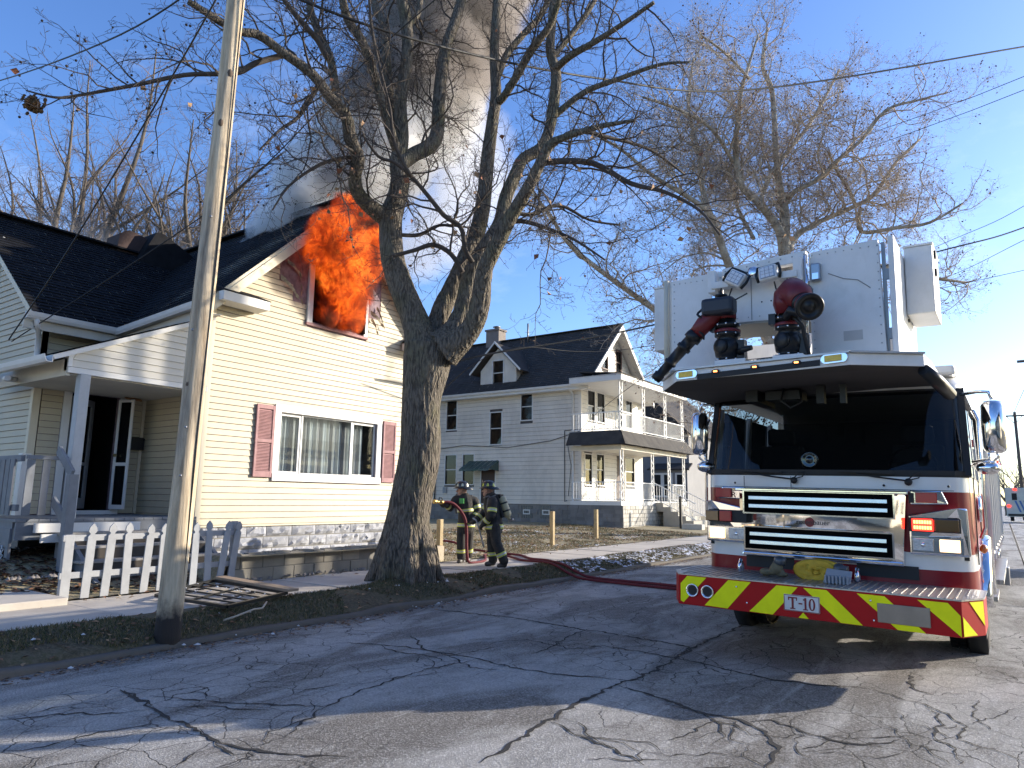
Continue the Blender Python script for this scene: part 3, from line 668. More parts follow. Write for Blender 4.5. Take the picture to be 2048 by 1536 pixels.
# what is left of the burning window: scorched frame, peeled siding, hanging strips
b = B()
b.bx(-11.399,-11.345,8.98,9.11,4.86,6.1,0); b.bx(-11.399,-11.345,10.53,10.64,4.84,5.8,0); b.bx(-11.399,-11.34,8.96,10.66,4.80,4.86,1)
b.obj('window_frame', [M_WHITE, M_MAR], H, .006)
b = B(); b.bx(-11.53,-11.41,9.0,9.13,4.9,6.45); b.bx(-11.53,-11.41,10.51,10.56,4.9,6.45); b.bx(-11.5,-11.44,9.3,10.4,4.9,4.96); b.bx(-11.5,-11.3,10.49,10.53,4.9,5.9); b.obj('charred_jamb', M_CHAR, H)
for p, q, wd in (((-11.36,8.3,5.62),(-11.30,8.72,5.30),.10), ((-11.37,8.72,5.85),(-11.27,8.78,5.18),.09), ((-11.35,8.4,5.98),(-11.33,8.78,5.78),.08), ((-11.36,10.72,5.45),(-11.25,11.05,5.18),.1), ((-11.36,10.75,5.3),(-11.22,10.85,4.98),.09), ((-11.37,10.9,5.6),(-11.27,11.1,5.15),.08)):
    b = B(); P, Q = Vector(p), Vector(q); k = 7; pts = []
    for i in range(k+1):
        t = i/k; c = P.lerp(Q, t)+Vector((.03*math.sin(t*5), R.uniform(-.02,.02), 0)); ww = wd*(1-.3*t)*R.uniform(.8,1.15)
        pts += [c+Vector((.01,0,ww/2)), c+Vector((-.01,.02,-ww/2))]
    b.add(pts, [(2*i,2*i+2,2*i+3,2*i+1) for i in range(k)], 0, True); b.obj('torn_siding', mat('scorched_vinyl', (.52,.44,.30), .6, vs=9, col2=(.10,.08,.07)), H)
# door: storm door swung open, frame, house number, letter box
df = frame(B(), (-13.4,0,0), ND, FS, *DOOR, .13, .03).obj('door_frame', M_WHITE, H, .004)
dd = B(); hinge = Vector((-13.36,6.44,0)); dv = Vector((.78,-.12,0)).normalized()
def leaf(o, dirv, w, z0, z1, t, fw, name, mats, glassm):
    n = Vector((dirv.y,-dirv.x,0))
    b = B()
    def pc(a, c, e, f): b.prism([o+dirv*a+Vector((0,0,e)), o+dirv*c+Vector((0,0,e)), o+dirv*c+Vector((0,0,f)), o+dirv*a+Vector((0,0,f))], n*t)
    pc(0,fw,z0,z1); pc(w-fw,w,z0,z1); pc(fw,w-fw,z0,z0+fw*1.6); pc(fw,w-fw,z1-fw,z1); pc(fw,w-fw,z0+.78,z0+.84)
    d = b.obj(name, mats, H, .003)
    g = B(); g.prism([o+dirv*fw+n*t*.4+Vector((0,0,z0+fw)), o+dirv*(w-fw)+n*t*.4+Vector((0,0,z0+fw)), o+dirv*(w-fw)+n*t*.4+Vector((0,0,z1-fw)), o+dirv*fw+n*t*.4+Vector((0,0,z1-fw))], n*.004); g.obj('pane', glassm, d)
    return d
sd = leaf(Vector((-13.36,6.44,0)), Vector((.30,.13,0)).normalized(), .32, 1.08, 3.08, .03, .05, 'storm_door', M_WHITE, glass('dark_pane', (.25,.27,.28), .5))
dr = leaf(Vector((-13.56,5.70,0)), Vector((-.55,.62,0)).normalized(), .80, 1.08, 3.08, .04, .12, 'door', mat('grey_door', (.34,.35,.36), .5), glass('dark_pane', (.25,.27,.28), .5))
b = B(); b.cyl((-13.30,6.40,2.05),(-13.25,6.40,2.05),.03,n=10); b.obj('handle', mat('brass_dull', (.25,.2,.1), .4, .8), sd)
b = B(); b.bx(-13.37,-13.30,6.44,6.58,3.12,3.20); b.prism([(-13.35,6.40,3.22),(-13.35,6.75,3.20),(-13.12,6.72,3.06),(-13.12,6.42,3.08)], (0,0,.025)); b.obj('broken_lintel', mat('raw_wood', (.32,.17,.08), .8, vs=9), H)
for i, ch in enumerate('1633'): text('house_number', ch, .20, facing((-13.366,6.53,2.82-.155*i), ND, (0,0,1)), mat('black_paint', (.01,.01,.01), .5), df, .003)
lb = B(); lb.bx(-13.375,-13.27,6.66,6.92,2.17,2.40); lb = lb.obj('letter_box', mat('black_enamel', (.012,.012,.013), .35), H, .012)
B().prism([(-13.375,6.65,2.40),(-13.26,6.65,2.36),(-13.26,6.65,2.375),(-13.375,6.65,2.42)], (0,.28,0)).obj('lid', MATS['black_enamel'], lb)
# porch
pf = [(4.66,3.17),(6.92,3.17),(6.92,4.42),(4.66,3.40)]
W5 = backing(B(), (-11.37,0,0), ND, FS, pf, [], .10).obj('porch_gable', M_WHITE, H)
siding(W5, (-11.37,0,0), ND, FS, [(4.72,3.23),(6.92,3.23),(6.92,4.38),(4.72,3.43)], .1125, [], mat('grey_white_vinyl', (.62,.59,.52), .55, vs=1.5, var=.08, objvar=.03))
b = B(); b.bx(-11.369,-11.33,4.66,6.92,3.14,3.225); b.prism([(-11.369,4.64,3.38),(-11.369,6.92,4.41),(-11.369,6.92,4.47),(-11.369,4.64,3.44)], (.04,0,0)); b.bx(-11.369,-11.332,4.655,4.715,3.23,3.41); b.obj('porch_trim', M_WHITE, H, .004)
b = B(); slab(b, [(-11.28,4.42,3.36),(-13.38,4.42,3.36),(-13.38,6.92,4.50),(-11.28,6.92,4.50)], .07); pr_ = b.obj('porch_roof', M_WHITE, H)
shingles('shingles', (-11.26,4.40,3.36), (-13.38,4.40,3.36), (-11.26,6.92,4.51), (-13.38,6.92,4.51), 18, M_S, pr_)
gutter((-14.6,4.42,3.36), (-11.26,4.42,3.36), parent=pr_)
b = B(); b.bx(-14.6,-11.38,4.66,4.72,3.1,3.36); b.bx(-13.38,-11.40,4.73,6.92,3.12,3.15); b.obj('porch_ceiling', M_SOFF, H)
FL = B(); FL.bx(-13.38,-11.42,4.22,6.92,.86,.95); FL = FL.obj('porch_floor', M_GREYP, H)
y = 4.20
while y < 6.9:
    B().bx(-13.38,-11.30,y+.004,y+.146,.951,.99).obj('floor_board', M_GREYP, FL); y += .15
b = B(); b.bx(-11.34,-11.30,4.22,6.9,.70,.945); b.obj('porch_skirt', M_GREYP, H)
B().bx(-11.42,-11.27,4.82,4.97,.99,3.14).obj('porch_post', mat('grey_post', (.42,.44,.46), .6, vs=5), H, .008)
rl = B(); rl.bx(-13.2,-11.44,4.23,4.29,1.80,1.89); rl.bx(-13.2,-11.44,4.235,4.285,1.10,1.19); rl = rl.obj('porch_railing', M_GREYP, H, .006)
x = -13.15
while x < -11.6: B().bx(x,x+.135,4.205,4.228,1.04,1.83).obj('slat', M_GREYP, rl); x += .155 if R.random() < .8 else .18
for y0 in (4.30,4.50): B().bx(-11.40,-11.375,y0,y0+.10,1.04,1.83).obj('slat', M_GREYP, rl)
B().bx(-11.42,-11.36,4.29,4.82,1.835,1.89).obj('rail_end', M_GREYP, rl)
b = B(); b.bx(-13.36,-13.2,4.9,5.03,.95,2.0); b.obj('newel', M_WHITE, H)
lt = B(); lt.bx(-13.3,-11.4,4.19,4.23,.62,.86); lt.bx(-13.3,-11.4,4.195,4.235,.15,.30); lt.bx(-13.36,-13.3,4.19,4.23,.15,.86); lt.bx(-11.5,-11.4,4.19,4.23,.3,.62); lt = lt.obj('porch_base', M_GREYP, H)
lq = B()
for i in range(-6, 26):
    for s in (1, -1):
        x0 = -13.3+i*.075; z0, z1 = .30, .62; xa, xc = (x0, x0+.32) if s > 0 else (x0+.32, x0)
        lo, hi = 0.0, 1.0
        for t in (0,): pass
        def at(t): return Vector((xa+(xc-xa)*t, 4.18+.006*s, z0+(z1-z0)*t))
        ts = [t/8 for t in range(9) if -13.3 <= at(t/8).x <= -11.5]
        if len(ts) > 1: lq.bar(at(ts[0]), at(ts[-1]), .006, .024)
lq.obj('lattice', mat('lattice_white', (.55,.57,.60), .6), H, kind='stuff')
# front steps with a worn white and grey apron
st = B().bx(-11.29,-10.3,4.84,6.72,.12,.26).obj('porch_steps', M_GREYP, H)
for y0 in (4.75,6.74): B().prism([(-11.30,y0,.12),(-11.30,y0,.78),(-11.02,y0,.78),(-9.95,y0,.14),(-9.95,y0,.12)], (0,.06,0)).obj('stringer', M_GREYP, st)
for i in range(4):
    x0 = -11.28+.30*i; z = .80-.18*i
    B().bx(x0,x0+.29,4.70,6.84,z-.035,z).obj('tread', mat('worn_tread', (.36,.35,.33), .8, vs=5, col2=(.20,.18,.16)), st, .005)
    B().bx(x0+.262,x0+.28,4.83,6.73,z-.18,z-.036).obj('riser', mat('dark_riser', (.07,.06,.05), .9), st)
b = B(); b.bx(-11.26,-11.20,4.42,5.9,.80,.93); b.bx(-11.21,-11.17,4.50,6.5,.66,.78); b.obj('step_apron', M_WHITE, st, .005)
hr = B(); hr.bar((-11.22,4.62,1.98),(-10.72,4.62,1.62),.045,.13); hr.bx(-10.76,-10.64,4.56,4.68,.1,1.62); hr.bar((-11.22,4.62,1.25),(-10.8,4.62,.98),.04,.14); hr.obj('handrail', M_GREYP, st, .006)
# picket fence on the sidewalk edge
FN = root('picket_fence', (-9.36,5.2,.1), 'short white and grey picket fence in front of the porch steps', 'fence')
FP = mat('picket_paint', (.34,.35,.36), .65, vs=6, var=.2, bs=30, bst=.2)
M_PK2 = mat('picket_grey', (.36,.38,.40), .7, vs=6, var=.2)
def picket(x, y, w, z0, z1, m, lean=0):
    c = .02
    pr2 = [(-w/2,0),(w/2,0),(w/2,z1-z0-.155),(w/2*.55,z1-z0-.14),(w/2*.55,z1-z0-.125),(w/2,z1-z0-.10),(w/2*.85,z1-z0-.05),(0,z1-z0),(-w/2*.85,z1-z0-.05),(-w/2,z1-z0-.10),(-w/2*.55,z1-z0-.125),(-w/2*.55,z1-z0-.14),(-w/2,z1-z0-.155)]
    b = B(); b.prism([(x+lean*v*.3, y+u+lean*v, z0+v) for u, v in pr2], (c,0,0)); return b.obj('picket', m, FN)
for i, yy in enumerate((4.30,4.53,4.78,5.02,5.24,5.47,5.70,5.92,6.10,6.27)):
    picket(-9.32, yy, .098, .10, .99+R.uniform(-.02,.02), FP if i < 6 or i == 9 else M_PK2, R.uniform(-.03,.05) if i < 8 else .10)
b = B(); b.bx(-9.39,-9.322,4.02,4.13,.08,.86); b.obj('post', FP, FN, .006); b = B(); b.bx(-9.42,-9.36,6.30,6.39,.08,.98); b.obj('post', FP, FN, .006)
for z in (.34, .78): B().bx(-9.36,-9.323,4.0,6.36,z,z+.075).obj('rail', FP, FN, .004)
# retaining wall of concrete block along the sidewalk
RW = root('retaining_wall', (-9.6,8.6,.1), 'low wall of tan concrete blocks between sidewalk and house', 'wall')
core = B(); core.bx(-9.72,-9.515,6.36,10.86,.0,.465); core = core.obj('wall_core', M_MORT, RW)
for r_, z0 in enumerate((.055, .262)):
    y = 6.36-.2*r_
    while y < 10.84:
        y0, y1 = max(y,6.36), min(y+.40,10.86)
        if y1-y0 > .06 and not (r_ == 1 and 8.95 < y < 9.3): 
            b = B(); d = R.uniform(-.006,.008); b.bx(-9.6,-9.50+d,y0+.005,y1-.005,z0+.004,z0+.198+(.0 if r_ == 0 else R.uniform(-.004,.02))); b.obj('block', M_BLOCK, RW, .008)
        y += .40
b = B()
for k in range(60): y0 = R.uniform(6.4,10.6); b.bx(-9.66+R.uniform(-.05,.06),-9.54+R.uniform(0,.04),y0,y0+R.uniform(.05,.25),.455,.466+R.uniform(.005,.03))
b.obj('wall_capping', M_BLOCK, RW, kind='stuff')
B().bx(-9.70,-9.36,10.875,11.12,.02,.40).obj('end_block', mat('pale_block', (.52,.45,.34), .9, vs=6, bs=40, bst=.4), RW, .01)
# ---------------------------------------------------------------- the white two-storey house next door
WH = root('white_house', (-20,31.5,.3), 'white two storey house with double front porch and steep dark roof', 'house')
M_WS = mat('white_siding', (.74,.68,.59), .6, vs=.7, var=.12, objvar=.04)
M_WS2 = mat('white_front', (.72,.69,.62), .6, vs=.9, var=.14, objvar=.04)
weather(M_WS, .55, (.42,.38,.33), 1.1); weather(M_WS2, .45, (.48,.43,.35), 1.3)
M_ROOF2 = mat('charcoal_shingle', (.075,.068,.062), .9, vs=1.6, col2=(.045,.041,.038), bs=60, bst=.5, spec=.2)
M_BRICK = mat('grey_brick', (.23,.225,.22), .9, vs=3, col2=(.16,.155,.15), bs=20, bst=.5, objvar=.15)
M_FST = mat('pale_facing_stone', (.55,.53,.47), .9, vs=3, col2=(.42,.40,.36), bs=20, bst=.5, objvar=.15)
M_BLIND = mat('grey_blind', (.17,.155,.14), .8, vs=4)
M_IRON = mat('white_iron', (.80,.80,.78), .5)
XF, XB, YS, YN = -15.9, -27.0, 28.5, 35.2
S_O, S_U, S_N = (0,YS,0), (1,0,0), (0,-1,0)
F_O, F_U, F_N = (XF,0,0), (0,1,0), (1,0,0)
# side wall
SW = [(-19.26,-18.62,5.18,6.50),(-21.14,-20.45,4.05,5.64),(-24.04,-23.37,4.92,6.42),(-24.05,-23.32,2.06,3.56),(-22.86,-22.16,2.06,3.57)]
SD = (-21.66,-20.80,1.10,2.78)
M_LAPSHADE = mat('lap_shade_backing', (.10,.09,.085), .9)  # dark backing colour stands in for the shadow lines between white planks
wl = backing(B(), S_O, S_U, S_N, [(XB,1.1),(XF,1.1),(XF,6.75),(XB,6.75)], SW+[SD], .15).obj('side_wall', M_LAPSHADE, WH)
grow_ = lambda h, d: (h[0]-d, h[1]+d, h[2]-d, h[3]+d)
siding(wl, S_O, S_U, S_N, [(XB,1.1),(XF-.12,1.1),(XF-.12,6.72),(XB,6.72)], .205, [grow_(h, .05) for h in SW+[SD]], M_WS, t=.026, gap=.009)
FR = [(29.15,29.85,5.1,6.5),(30.1,30.85,5.1,6.5),(32.25,32.95,5.0,6.5),(33.3,34.0,5.1,6.5),(28.85,29.5,2.05,3.45),(30.0,30.75,2.05,3.5),(33.15,34.2,2.1,3.5)]
FD2 = (32.2,32.95,1.35,3.4)
GW = [(30.65,31.25,7.85,8.95),(32.2,32.8,7.85,8.95)]
fp = [(YS,1.1),(YN,1.1),(YN,6.75),(31.85,10.0),(YS,6.75)]
fw = backing(B(), F_O, F_U, F_N, fp, FR+GW+[FD2], .15).obj('front_wall', M_LAPSHADE, WH)
siding(fw, F_O, F_U, F_N, fp, .205, [grow_(h, .06) for h in FR+GW+[FD2]], M_WS2, t=.026, gap=.009)
for q in ((XF-.12,XF+.03,YS-.03,YS+.1,1.1,6.7),(XF-.1,XF+.03,YN-.1,YN+.03,1.1,6.7)): B().bx(*q).obj('corner_board', M_WS, WH)
b = B(); b.bx(XB,XB+.15,YS+.15,YN,.3,6.7); b.bx(XB,XF,YN-.15,YN,.3,6.7); b.bx(XB+.3,XF-.4,YS+.6,YN-.3,.3,6.6); b.obj('core', M_DARK, WH)
def sash_window(o, u, n, h, blind, m=M_WHITE, par=WH, w=.055):
    o_, u_, n_ = Vector(o), Vector(u), Vector(n)
    f = frame(B(), o, u, n, *h, w, .03).obj('window', m, par)
    def slab_(a0, a1, c0, c1, d0, d1, name, mm):
        q = [o_+u_*a0+Vector((0,0,c0)), o_+u_*a1+Vector((0,0,c0)), o_+u_*a1+Vector((0,0,c1)), o_+u_*a0+Vector((0,0,c1))]
        return B().prism([p-n_*d0 for p in q], -n_*(d1-d0)).obj(name, mm, f)
    zm = (h[2]+h[3])/2
    slab_(h[0]+.03, h[1]-.03, h[2], zm-.02, .05, .056, 'pane', MATS['dark_pane2']); slab_(h[0]+.03, h[1]-.03, zm+.02, h[3], .03, .036, 'pane', MATS['dark_pane2'])
    slab_(h[0]+.01, h[1]-.01, zm-.02, zm+.025, .02, .06, 'sash', m)
    slab_(h[0]-.0, h[1]+.0, zm-.05 if blind else h[2], h[3], .10, .11, 'blind', M_BLIND if blind < 2 else M_WHITE) if blind else None
    return f
glass('dark_pane2', (.45,.46,.46), .35)
for h in SW: sash_window(S_O, S_U, S_N, h, 1)
for i, h in enumerate(FR): sash_window(F_O, F_U, F_N, h, 2 if i > 3 else 1)
for h in GW: sash_window(F_O, F_U, F_N, h, 1, mat('dark_red_trim', (.12,.06,.05), .6))
frame(B(), S_O, S_U, S_N, *SD, .07, .03).obj('door_frame', M_WHITE, WH)
B().bx(SD[0],SD[1],YS+.04,YS+.08,SD[2],SD[3]).obj('door', mat('brown_door', (.07,.04,.03), .6), WH)
B().bx(XF-.08,XF-.04,FD2[0],FD2[1],FD2[2],FD2[3]).obj('door', MATS['brown_door'], WH)
# green awning over the side door
aw = B(); k = 12
for i in range(k):
    x0 = -22.45+1.87*i/k; x1 = x0+1.87/k; d = .018*(i%2)
    aw.add([(x0,YS-.03,3.22+d),(x1,YS-.03,3.22+d),(x1,YS-.85,2.78+d),(x0,YS-.85,2.78+d),(x0,YS-.87,2.68+d),(x1,YS-.87,2.68+d)], [(0,1,2,3),(3,2,5,4)])
aw.prism([(-22.45,YS-.03,3.22),(-22.45,YS-.86,2.78),(-22.45,YS-.03,2.7)], (.01,0,0)); aw.prism([(-20.58,YS-.03,3.22),(-20.58,YS-.86,2.78),(-20.58,YS-.03,2.7)], (.01,0,0))
aw.obj('awning', mat('awning_green', (.035,.085,.06), .6, vs=2, col2=(.10,.12,.11)), WH)
# foundation with glass block windows
fo = B(); fo.bx(XB,XF-.02,YS+.02,YS+.2,.0,1.09); fo = fo.obj('foundation', M_MORT, WH)
for r_ in range(4):
    x = XB-.2*(r_%2)
    while x < XF-.05:
        z0 = .24+.21*r_; x0, x1 = max(x,XB), min(x+.46,XF-.03)
        if x1-x0 > .05 and not any(a < (x0+x1)/2 < c and .35 < z0 < .9 for a, c in ((-19.35,-18.5),(-18.25,-17.4))): B().bx(x0+.006,x1-.006,YS-.015+R.uniform(-.006,.006),YS+.03,z0+.006,z0+.204).obj('block', M_BRICK, fo)
        x += .46
for xa in (-19.22,-18.12):
    g = B(); g.bx(xa,xa+.66,YS-.0,YS+.04,.42,1.04); g = g.obj('basement_window', mat('glass_block', (.10,.11,.12), .2), fo)
    q = B()
    for i in range(5): q.bx(xa+.13*i+.0,xa+.13*i+.02,YS-.012,YS-.001,.42,1.04)
    q.obj('glass_block_joints', M_MORT, g, kind='stuff'); b = B(); b.bx(xa+.13,xa+.53,YS-.03,YS-.013,.62,.67); b.bx(xa+.13,xa+.53,YS-.03,YS-.013,.80,.85); b.bx(xa+.13,xa+.18,YS-.03,YS-.013,.67,.80); b.bx(xa+.48,xa+.53,YS-.03,YS-.013,.67,.80); b.obj('frame', M_WHITE, g)
# roof, eaves, rake
rf = B(); ye, yr, ze, zr = YS-.42, 31.85, 6.62, 10.22; xr = XF+.55
slab(rf, [(xr,ye,ze),(XB-.3,ye,ze),(XB-.3,yr,zr),(xr,yr,zr)], .10); slab(rf, [(xr,2*yr-ye,ze),(XB-.3,2*yr-ye,ze),(XB-.3,yr,zr),(xr,yr,zr)], .10)
rf = rf.obj('roof', M_WHITE, WH)
shingles('shingles', (xr+.02,ye-.02,ze), (XB-.3,ye-.02,ze), (xr+.02,yr,zr), (XB-.3,yr,zr), 30, M_ROOF2, rf, .015, .9)
shingles('shingles', (xr+.02,2*yr-ye+.02,ze), (XB-.3,2*yr-ye+.02,ze), (xr+.02,yr,zr), (XB-.3,yr,zr), 20, M_ROOF2, rf, .015, .9)
b = B(); b.bar((xr,yr,zr+.02),(XB-.3,yr,zr+.02),.3,.05); b.obj('ridge_cap', M_ROOF2, rf)
for s in (1,-1):
    b = B(); p = Vector((xr+.005, yr-s*(yr-ye), ze-.03)); q = Vector((xr+.005, yr, zr-.03)); b.prism([p,q,q+Vector((0,0,-.24)),p+Vector((0,0,-.24))], (.05,0,0)); b.obj('rake_board', M_WHITE, rf)
    b = B(); b.prism([p+Vector((-.03,0,-.13)),q+Vector((-.03,0,-.13)),q+Vector((-.5,0,-.13)),p+Vector((-.5,0,-.13))], (0,0,.02)); b.obj('rake_soffit', M_WHITE, rf)
b = B(); b.bx(XB-.3,xr,ye-.01,YS,6.42,6.46); b.bx(XB-.3,xr,ye-.06,ye-.015,6.42,6.62); b.obj('eave_board', M_WHITE, rf)
gutter((XB-.3,ye-.06,6.66),(xr,ye-.06,6.66), parent=WH)
B().tube([(-16.3,ye-.05,6.5),(-16.3,YS-.05,6.25),(-16.3,YS-.06,.45),(-16.15,YS-.3,.32)], .05, 8).obj('downpipe', M_WHITE, WH)
b = B(); b.bx(-23.8,-22.9,31.5,32.2,9.2,10.85); b.bx(-23.86,-22.84,31.44,32.26,10.85,10.95); ch = b.obj('chimney', mat('brown_brick', (.27,.235,.21), .9, vs=4, bs=14, bst=.8), rf)
B().lathe((-23.3,31.85,10.95),(0,0,1),[(0,.12),(.15,.12),(.16,.22),(.2,.22),(.26,.03)],10).obj('chimney_cap', mat('dull_metal', (.3,.3,.3), .5, .7), ch)
B().cyl((-20.9,31.5,9.8),(-20.9,31.5,10.95),.05,n=8).obj('vent_pipe', MATS['dull_metal'], rf)
# dormer
b = B(); dy = 28.65
backing(b, (0,dy,0), S_U, S_N, [(-21.95,6.95),(-19.7,6.95),(-19.7,7.9),(-20.85,9.0),(-21.95,7.9)], [(-21.15,-20.5,7.1,8.35)], .1)
b.prism([(-21.95,dy+.1,6.95),(-21.95,dy+.1,7.9),(-21.95,31,7.9)], (.05,0,0)); b.prism([(-19.7,dy+.1,6.95),(-19.7,dy+.1,7.9),(-19.7,31,7.9)], (-.05,0,0))
dm = b.obj('dormer', M_WS, rf)
sash_window((0,dy,0), S_U, S_N, (-21.15,-20.5,7.1,8.35), 1, M_WHITE, dm)
b = B()
for s in (1,-1): slab(b, [(-20.82+s*1.55,dy-.35,7.72),(-20.82,dy-.35,9.25),(-20.82,31.2,9.25),(-20.82+s*1.55,31.2,7.72)], .06)
b.obj('dormer_roof', [M_ROOF2], dm)
b = B()
for s in (1,-1): b.prism([(-20.82+s*1.57,dy-.37,7.66),(-20.82,dy-.37,9.2),(-20.82,dy-.37,9.32),(-20.82+s*1.62,dy-.37,7.74)], (0,.03,0))
b.obj('dormer_trim', M_WHITE, dm)
# two-storey porch
XP = -13.4
P0, P1 = 27.5, 34.95
b = B(); b.bx(XF,XP+.12,P0-.1,P1+.2,6.55,6.8); b.prism([(XF,P0-.12,6.8),(XF,P1+.22,6.8),(XP+.15,P1+.22,6.82),(XP+.15,P0-.12,6.82)], (0,0,.02)); up = b.obj('porch_roof', M_WHITE, WH)
slab(B(), [(XP+.16,P0-.14,6.86),(XP+.16,P1+.24,6.86),(XF,P1+.1,7.25),(XF,P0+.7,7.25)], .04).obj('porch_shingles', M_ROOF2, up)
B().bx(XF,XP+.02,P0,P1+.1,4.20,4.36).obj('porch_deck', M_WHITE, WH)
mz0, mz1 = 3.72, 4.34; b = B()
b.prism([(XP+.42,P0-.42,mz0),(XP+.42,P1+.5,mz0),(XP+.06,P1+.16,mz1),(XP+.06,P0-.06,mz1)], (-.04,0,0)); b.prism([(XF,P0-.42,mz0),(XP+.42,P0-.42,mz0),(XP+.06,P0-.06,mz1),(XF,P0-.06,mz1)], (0,.04,0))
b.prism([(XF,P1+.5,mz0),(XP+.42,P1+.5,mz0),(XP+.06,P1+.16,mz1),(XF,P1+.16,mz1)], (0,-.04,0)); b.obj('mansard', mat('weathered_shingle', (.075,.068,.06), .9, vs=2.2, col2=(.028,.026,.025), bs=40, bst=.6), WH)
b = B(); b.bx(XP-.12,XP+.05,P0-.05,P1+.15,3.52,3.72); b.bx(XF,XP-.12,P0-.05,P0+.12,3.52,3.72); b.bx(XF,XP-.12,P0+.13,P1+.1,3.66,3.71); b.obj('porch_beam', mat('beam_white', (.70,.65,.54), .6), WH)
B().bx(XF,XP,P0+.0,P1+.2,1.12,1.30).obj('porch_floor', M_WHITE, WH)
def lattice_post(x, y, z0, z1):
    b = B(); w = .26
    for s in (0, w): b.bx(x-.02,x+.02,y+s-.02,y+s+.02,z0,z1)
    z = z0; k = 0
    while z < z1-.3:
        b.bar((x,y if k%2 else y+w,z),(x,y+w if k%2 else y,z+.28),.02,.03); z += .28; k += 1
    return b.obj('porch_post', M_IRON, WH)
for y in (27.55,29.9,32.45,34.7): lattice_post(XP-.05,y,4.36,6.55)
for y in (27.55,30.8,32.8,34.75): lattice_post(XP-.05,y,1.3,3.52)
def rail(p, q, h, parent=WH, step=.13, name='railing'):
    p, q = Vector(p), Vector(q); n = max(2, int((q-p).length/step)); r = B(); up = Vector((0,0,h)); lo = Vector((0,0,.08))
    r.bar(p+up,q+up,.05,.04); r.bar(p+lo,q+lo,.04,.03); r = r.obj(name, M_IRON, parent)
    s = B()
    for i in range(1,n): c = p.lerp(q,i/n); s.bar(c+lo,c+up,.018,.018)
    s.obj('baluster', M_IRON, r, kind='stuff'); return r
rail((XP,P0+.05,4.36),(XP,P1,4.36),.82); rail((XF,P0+.08,4.36),(XP,P0+.08,4.36),.82)
rail((XP,P0+.3,1.3),(XP,30.8,1.3),.82); rail((XP,33.1,1.3),(XP,34.75,1.3),.82); rail((XF,P0+.08,1.3),(XP,P0+.08,1.3),.82)
rail((XP+.02,30.95,1.35),(XP+2.0,30.95,.42),.80); rail((XP+.02,32.95,1.35),(XP+2.0,32.95,.42),.80)
b = B()
for i in range(5): b.bx(XP+.05,XP+.42+.36*i,31.0,32.9,1.05-.2*(i+1),1.29-.2*(i+0)-.03) if i == 0 else b.bx(XP+.42+.36*(i-1),XP+.42+.36*i,31.0,32.9,.1,1.26-.2*i)
b.obj('steps', mat('step_concrete', (.45,.43,.38), .9), WH)
pb = B(); pb.bx(XF,XP+.06,P0+.02,P1+.2,.05,1.12); pb = pb.obj('porch_base', M_MORT, WH)
for r_ in range(6):
    x = XF-.2*(r_%2)
    while x < XP+.05:
        x0, x1 = max(x,XF), min(x+R.choice((.35,.5,.62)),XP+.07)
        if x1-x0 > .06: B().bx(x0+.006,x1-.006,P0-.01+R.uniform(-.01,.01),P0+.03,.10+.17*r_,.10+.17*r_+.158).obj('stone', M_BRICK, pb)
        x = x1 if x1 > x else x+.3
    y = P0
    while y < P1+.15:
        y1 = min(y+R.choice((.18,.26,.36)),P1+.2); B().bx(XP+.05,XP+.085+R.uniform(-.01,.012),y+.01,y1-.01,.10+.17*r_,.10+.17*r_+.152).obj('stone', M_FST, pb); y = y1
b = B(); b.bx(-24.12,-23.88,YS-.1,YS-.03,1.6,1.9); b.obj('meter_box', mat('meter_grey', (.32,.33,.34), .5), WH); 
cb = B(); cb.tube([(-16.75,YS-.06,4.55),(-16.75,YS-.06,1.6),(-16.72,YS-.1,1.25),(-16.6,YS-.1,1.3)],.018,5); cb.tube([(-16.6,YS-.05,3.9),(-16.4,YS-.06,2.9),(-16.55,YS-.06,1.5)],.012,5); cb.tube([(XF,YS-.06,4.57),(-16.75,YS-.06,4.55)],.015,5)
cb.tube([(-24.5,YS-.05,3.9),(-22.8,YS-.05,4.05),(-20,YS-.06,3.85),(-17.5,YS-.06,4.1),(XF,YS-.06,4.5)],.015,5); cb.tube([(-24.7,YS-.05,6),(-24.7,YS-.05,1.2)],.03,6); cb.obj('wall_cable', mat('cable_black', (.02,.02,.02), .6), WH)
# iron post and stone kerb by the front walk; grey house beyond
gp = root('iron_post', (-11.75,30.0,.1), 'thin dark iron post standing on stone kerb before white porch steps', 'post')
B().bx(-11.80,-11.70,29.95,30.05,.1,1.45).obj('post_shaft', mat('dark_iron', (.02,.018,.018), .6), gp); B().sph((-11.75,30,1.5),.06,8).obj('finial', MATS['dark_iron'], gp)
b = B(); b.bx(-11.6,-10.7,29.7,30.1,.02,.36); tag(b.obj('stone_kerb_block', M_FST, None, .02), 'pale stone block beside the sidewalk near the dark iron post', 'block')
GH = root('grey_house', (-19,51,.3), 'grey house with white bay window half hidden behind the fire truck', 'house')
M_GS = mat('grey_siding', (.22,.22,.23), .7, vs=1, objvar=.04)
b = B(); b.bx(-26,-18.15,48.2,58,.2,6.0); gw = b.obj('wall', M_GS, GH)
siding(gw, (0,48.2,0), (1,0,0), (0,-1,0), [(-26,.5),(-18.15,.5),(-18.15,6.0),(-26,6.0)], .22, [], M_GS, t=.026, gap=.009)
b = B(); b.prism([(-26.4,47.8,6.0),(-17.8,47.8,6.0),(-22,47.8,10.0)], (0,10.5,0)); b.obj('roof', mat('brown_shingle', (.045,.04,.038), .9, vs=2), GH)
B().bx(-26.2,-18.0,47.95,48.19,5.85,6.0).obj('eave_board', M_WHITE, GH)
bay = B(); bay.bx(-20.6,-17.9,47.1,48.2,.3,3.45); bay = bay.obj('bay', M_GS, GH)
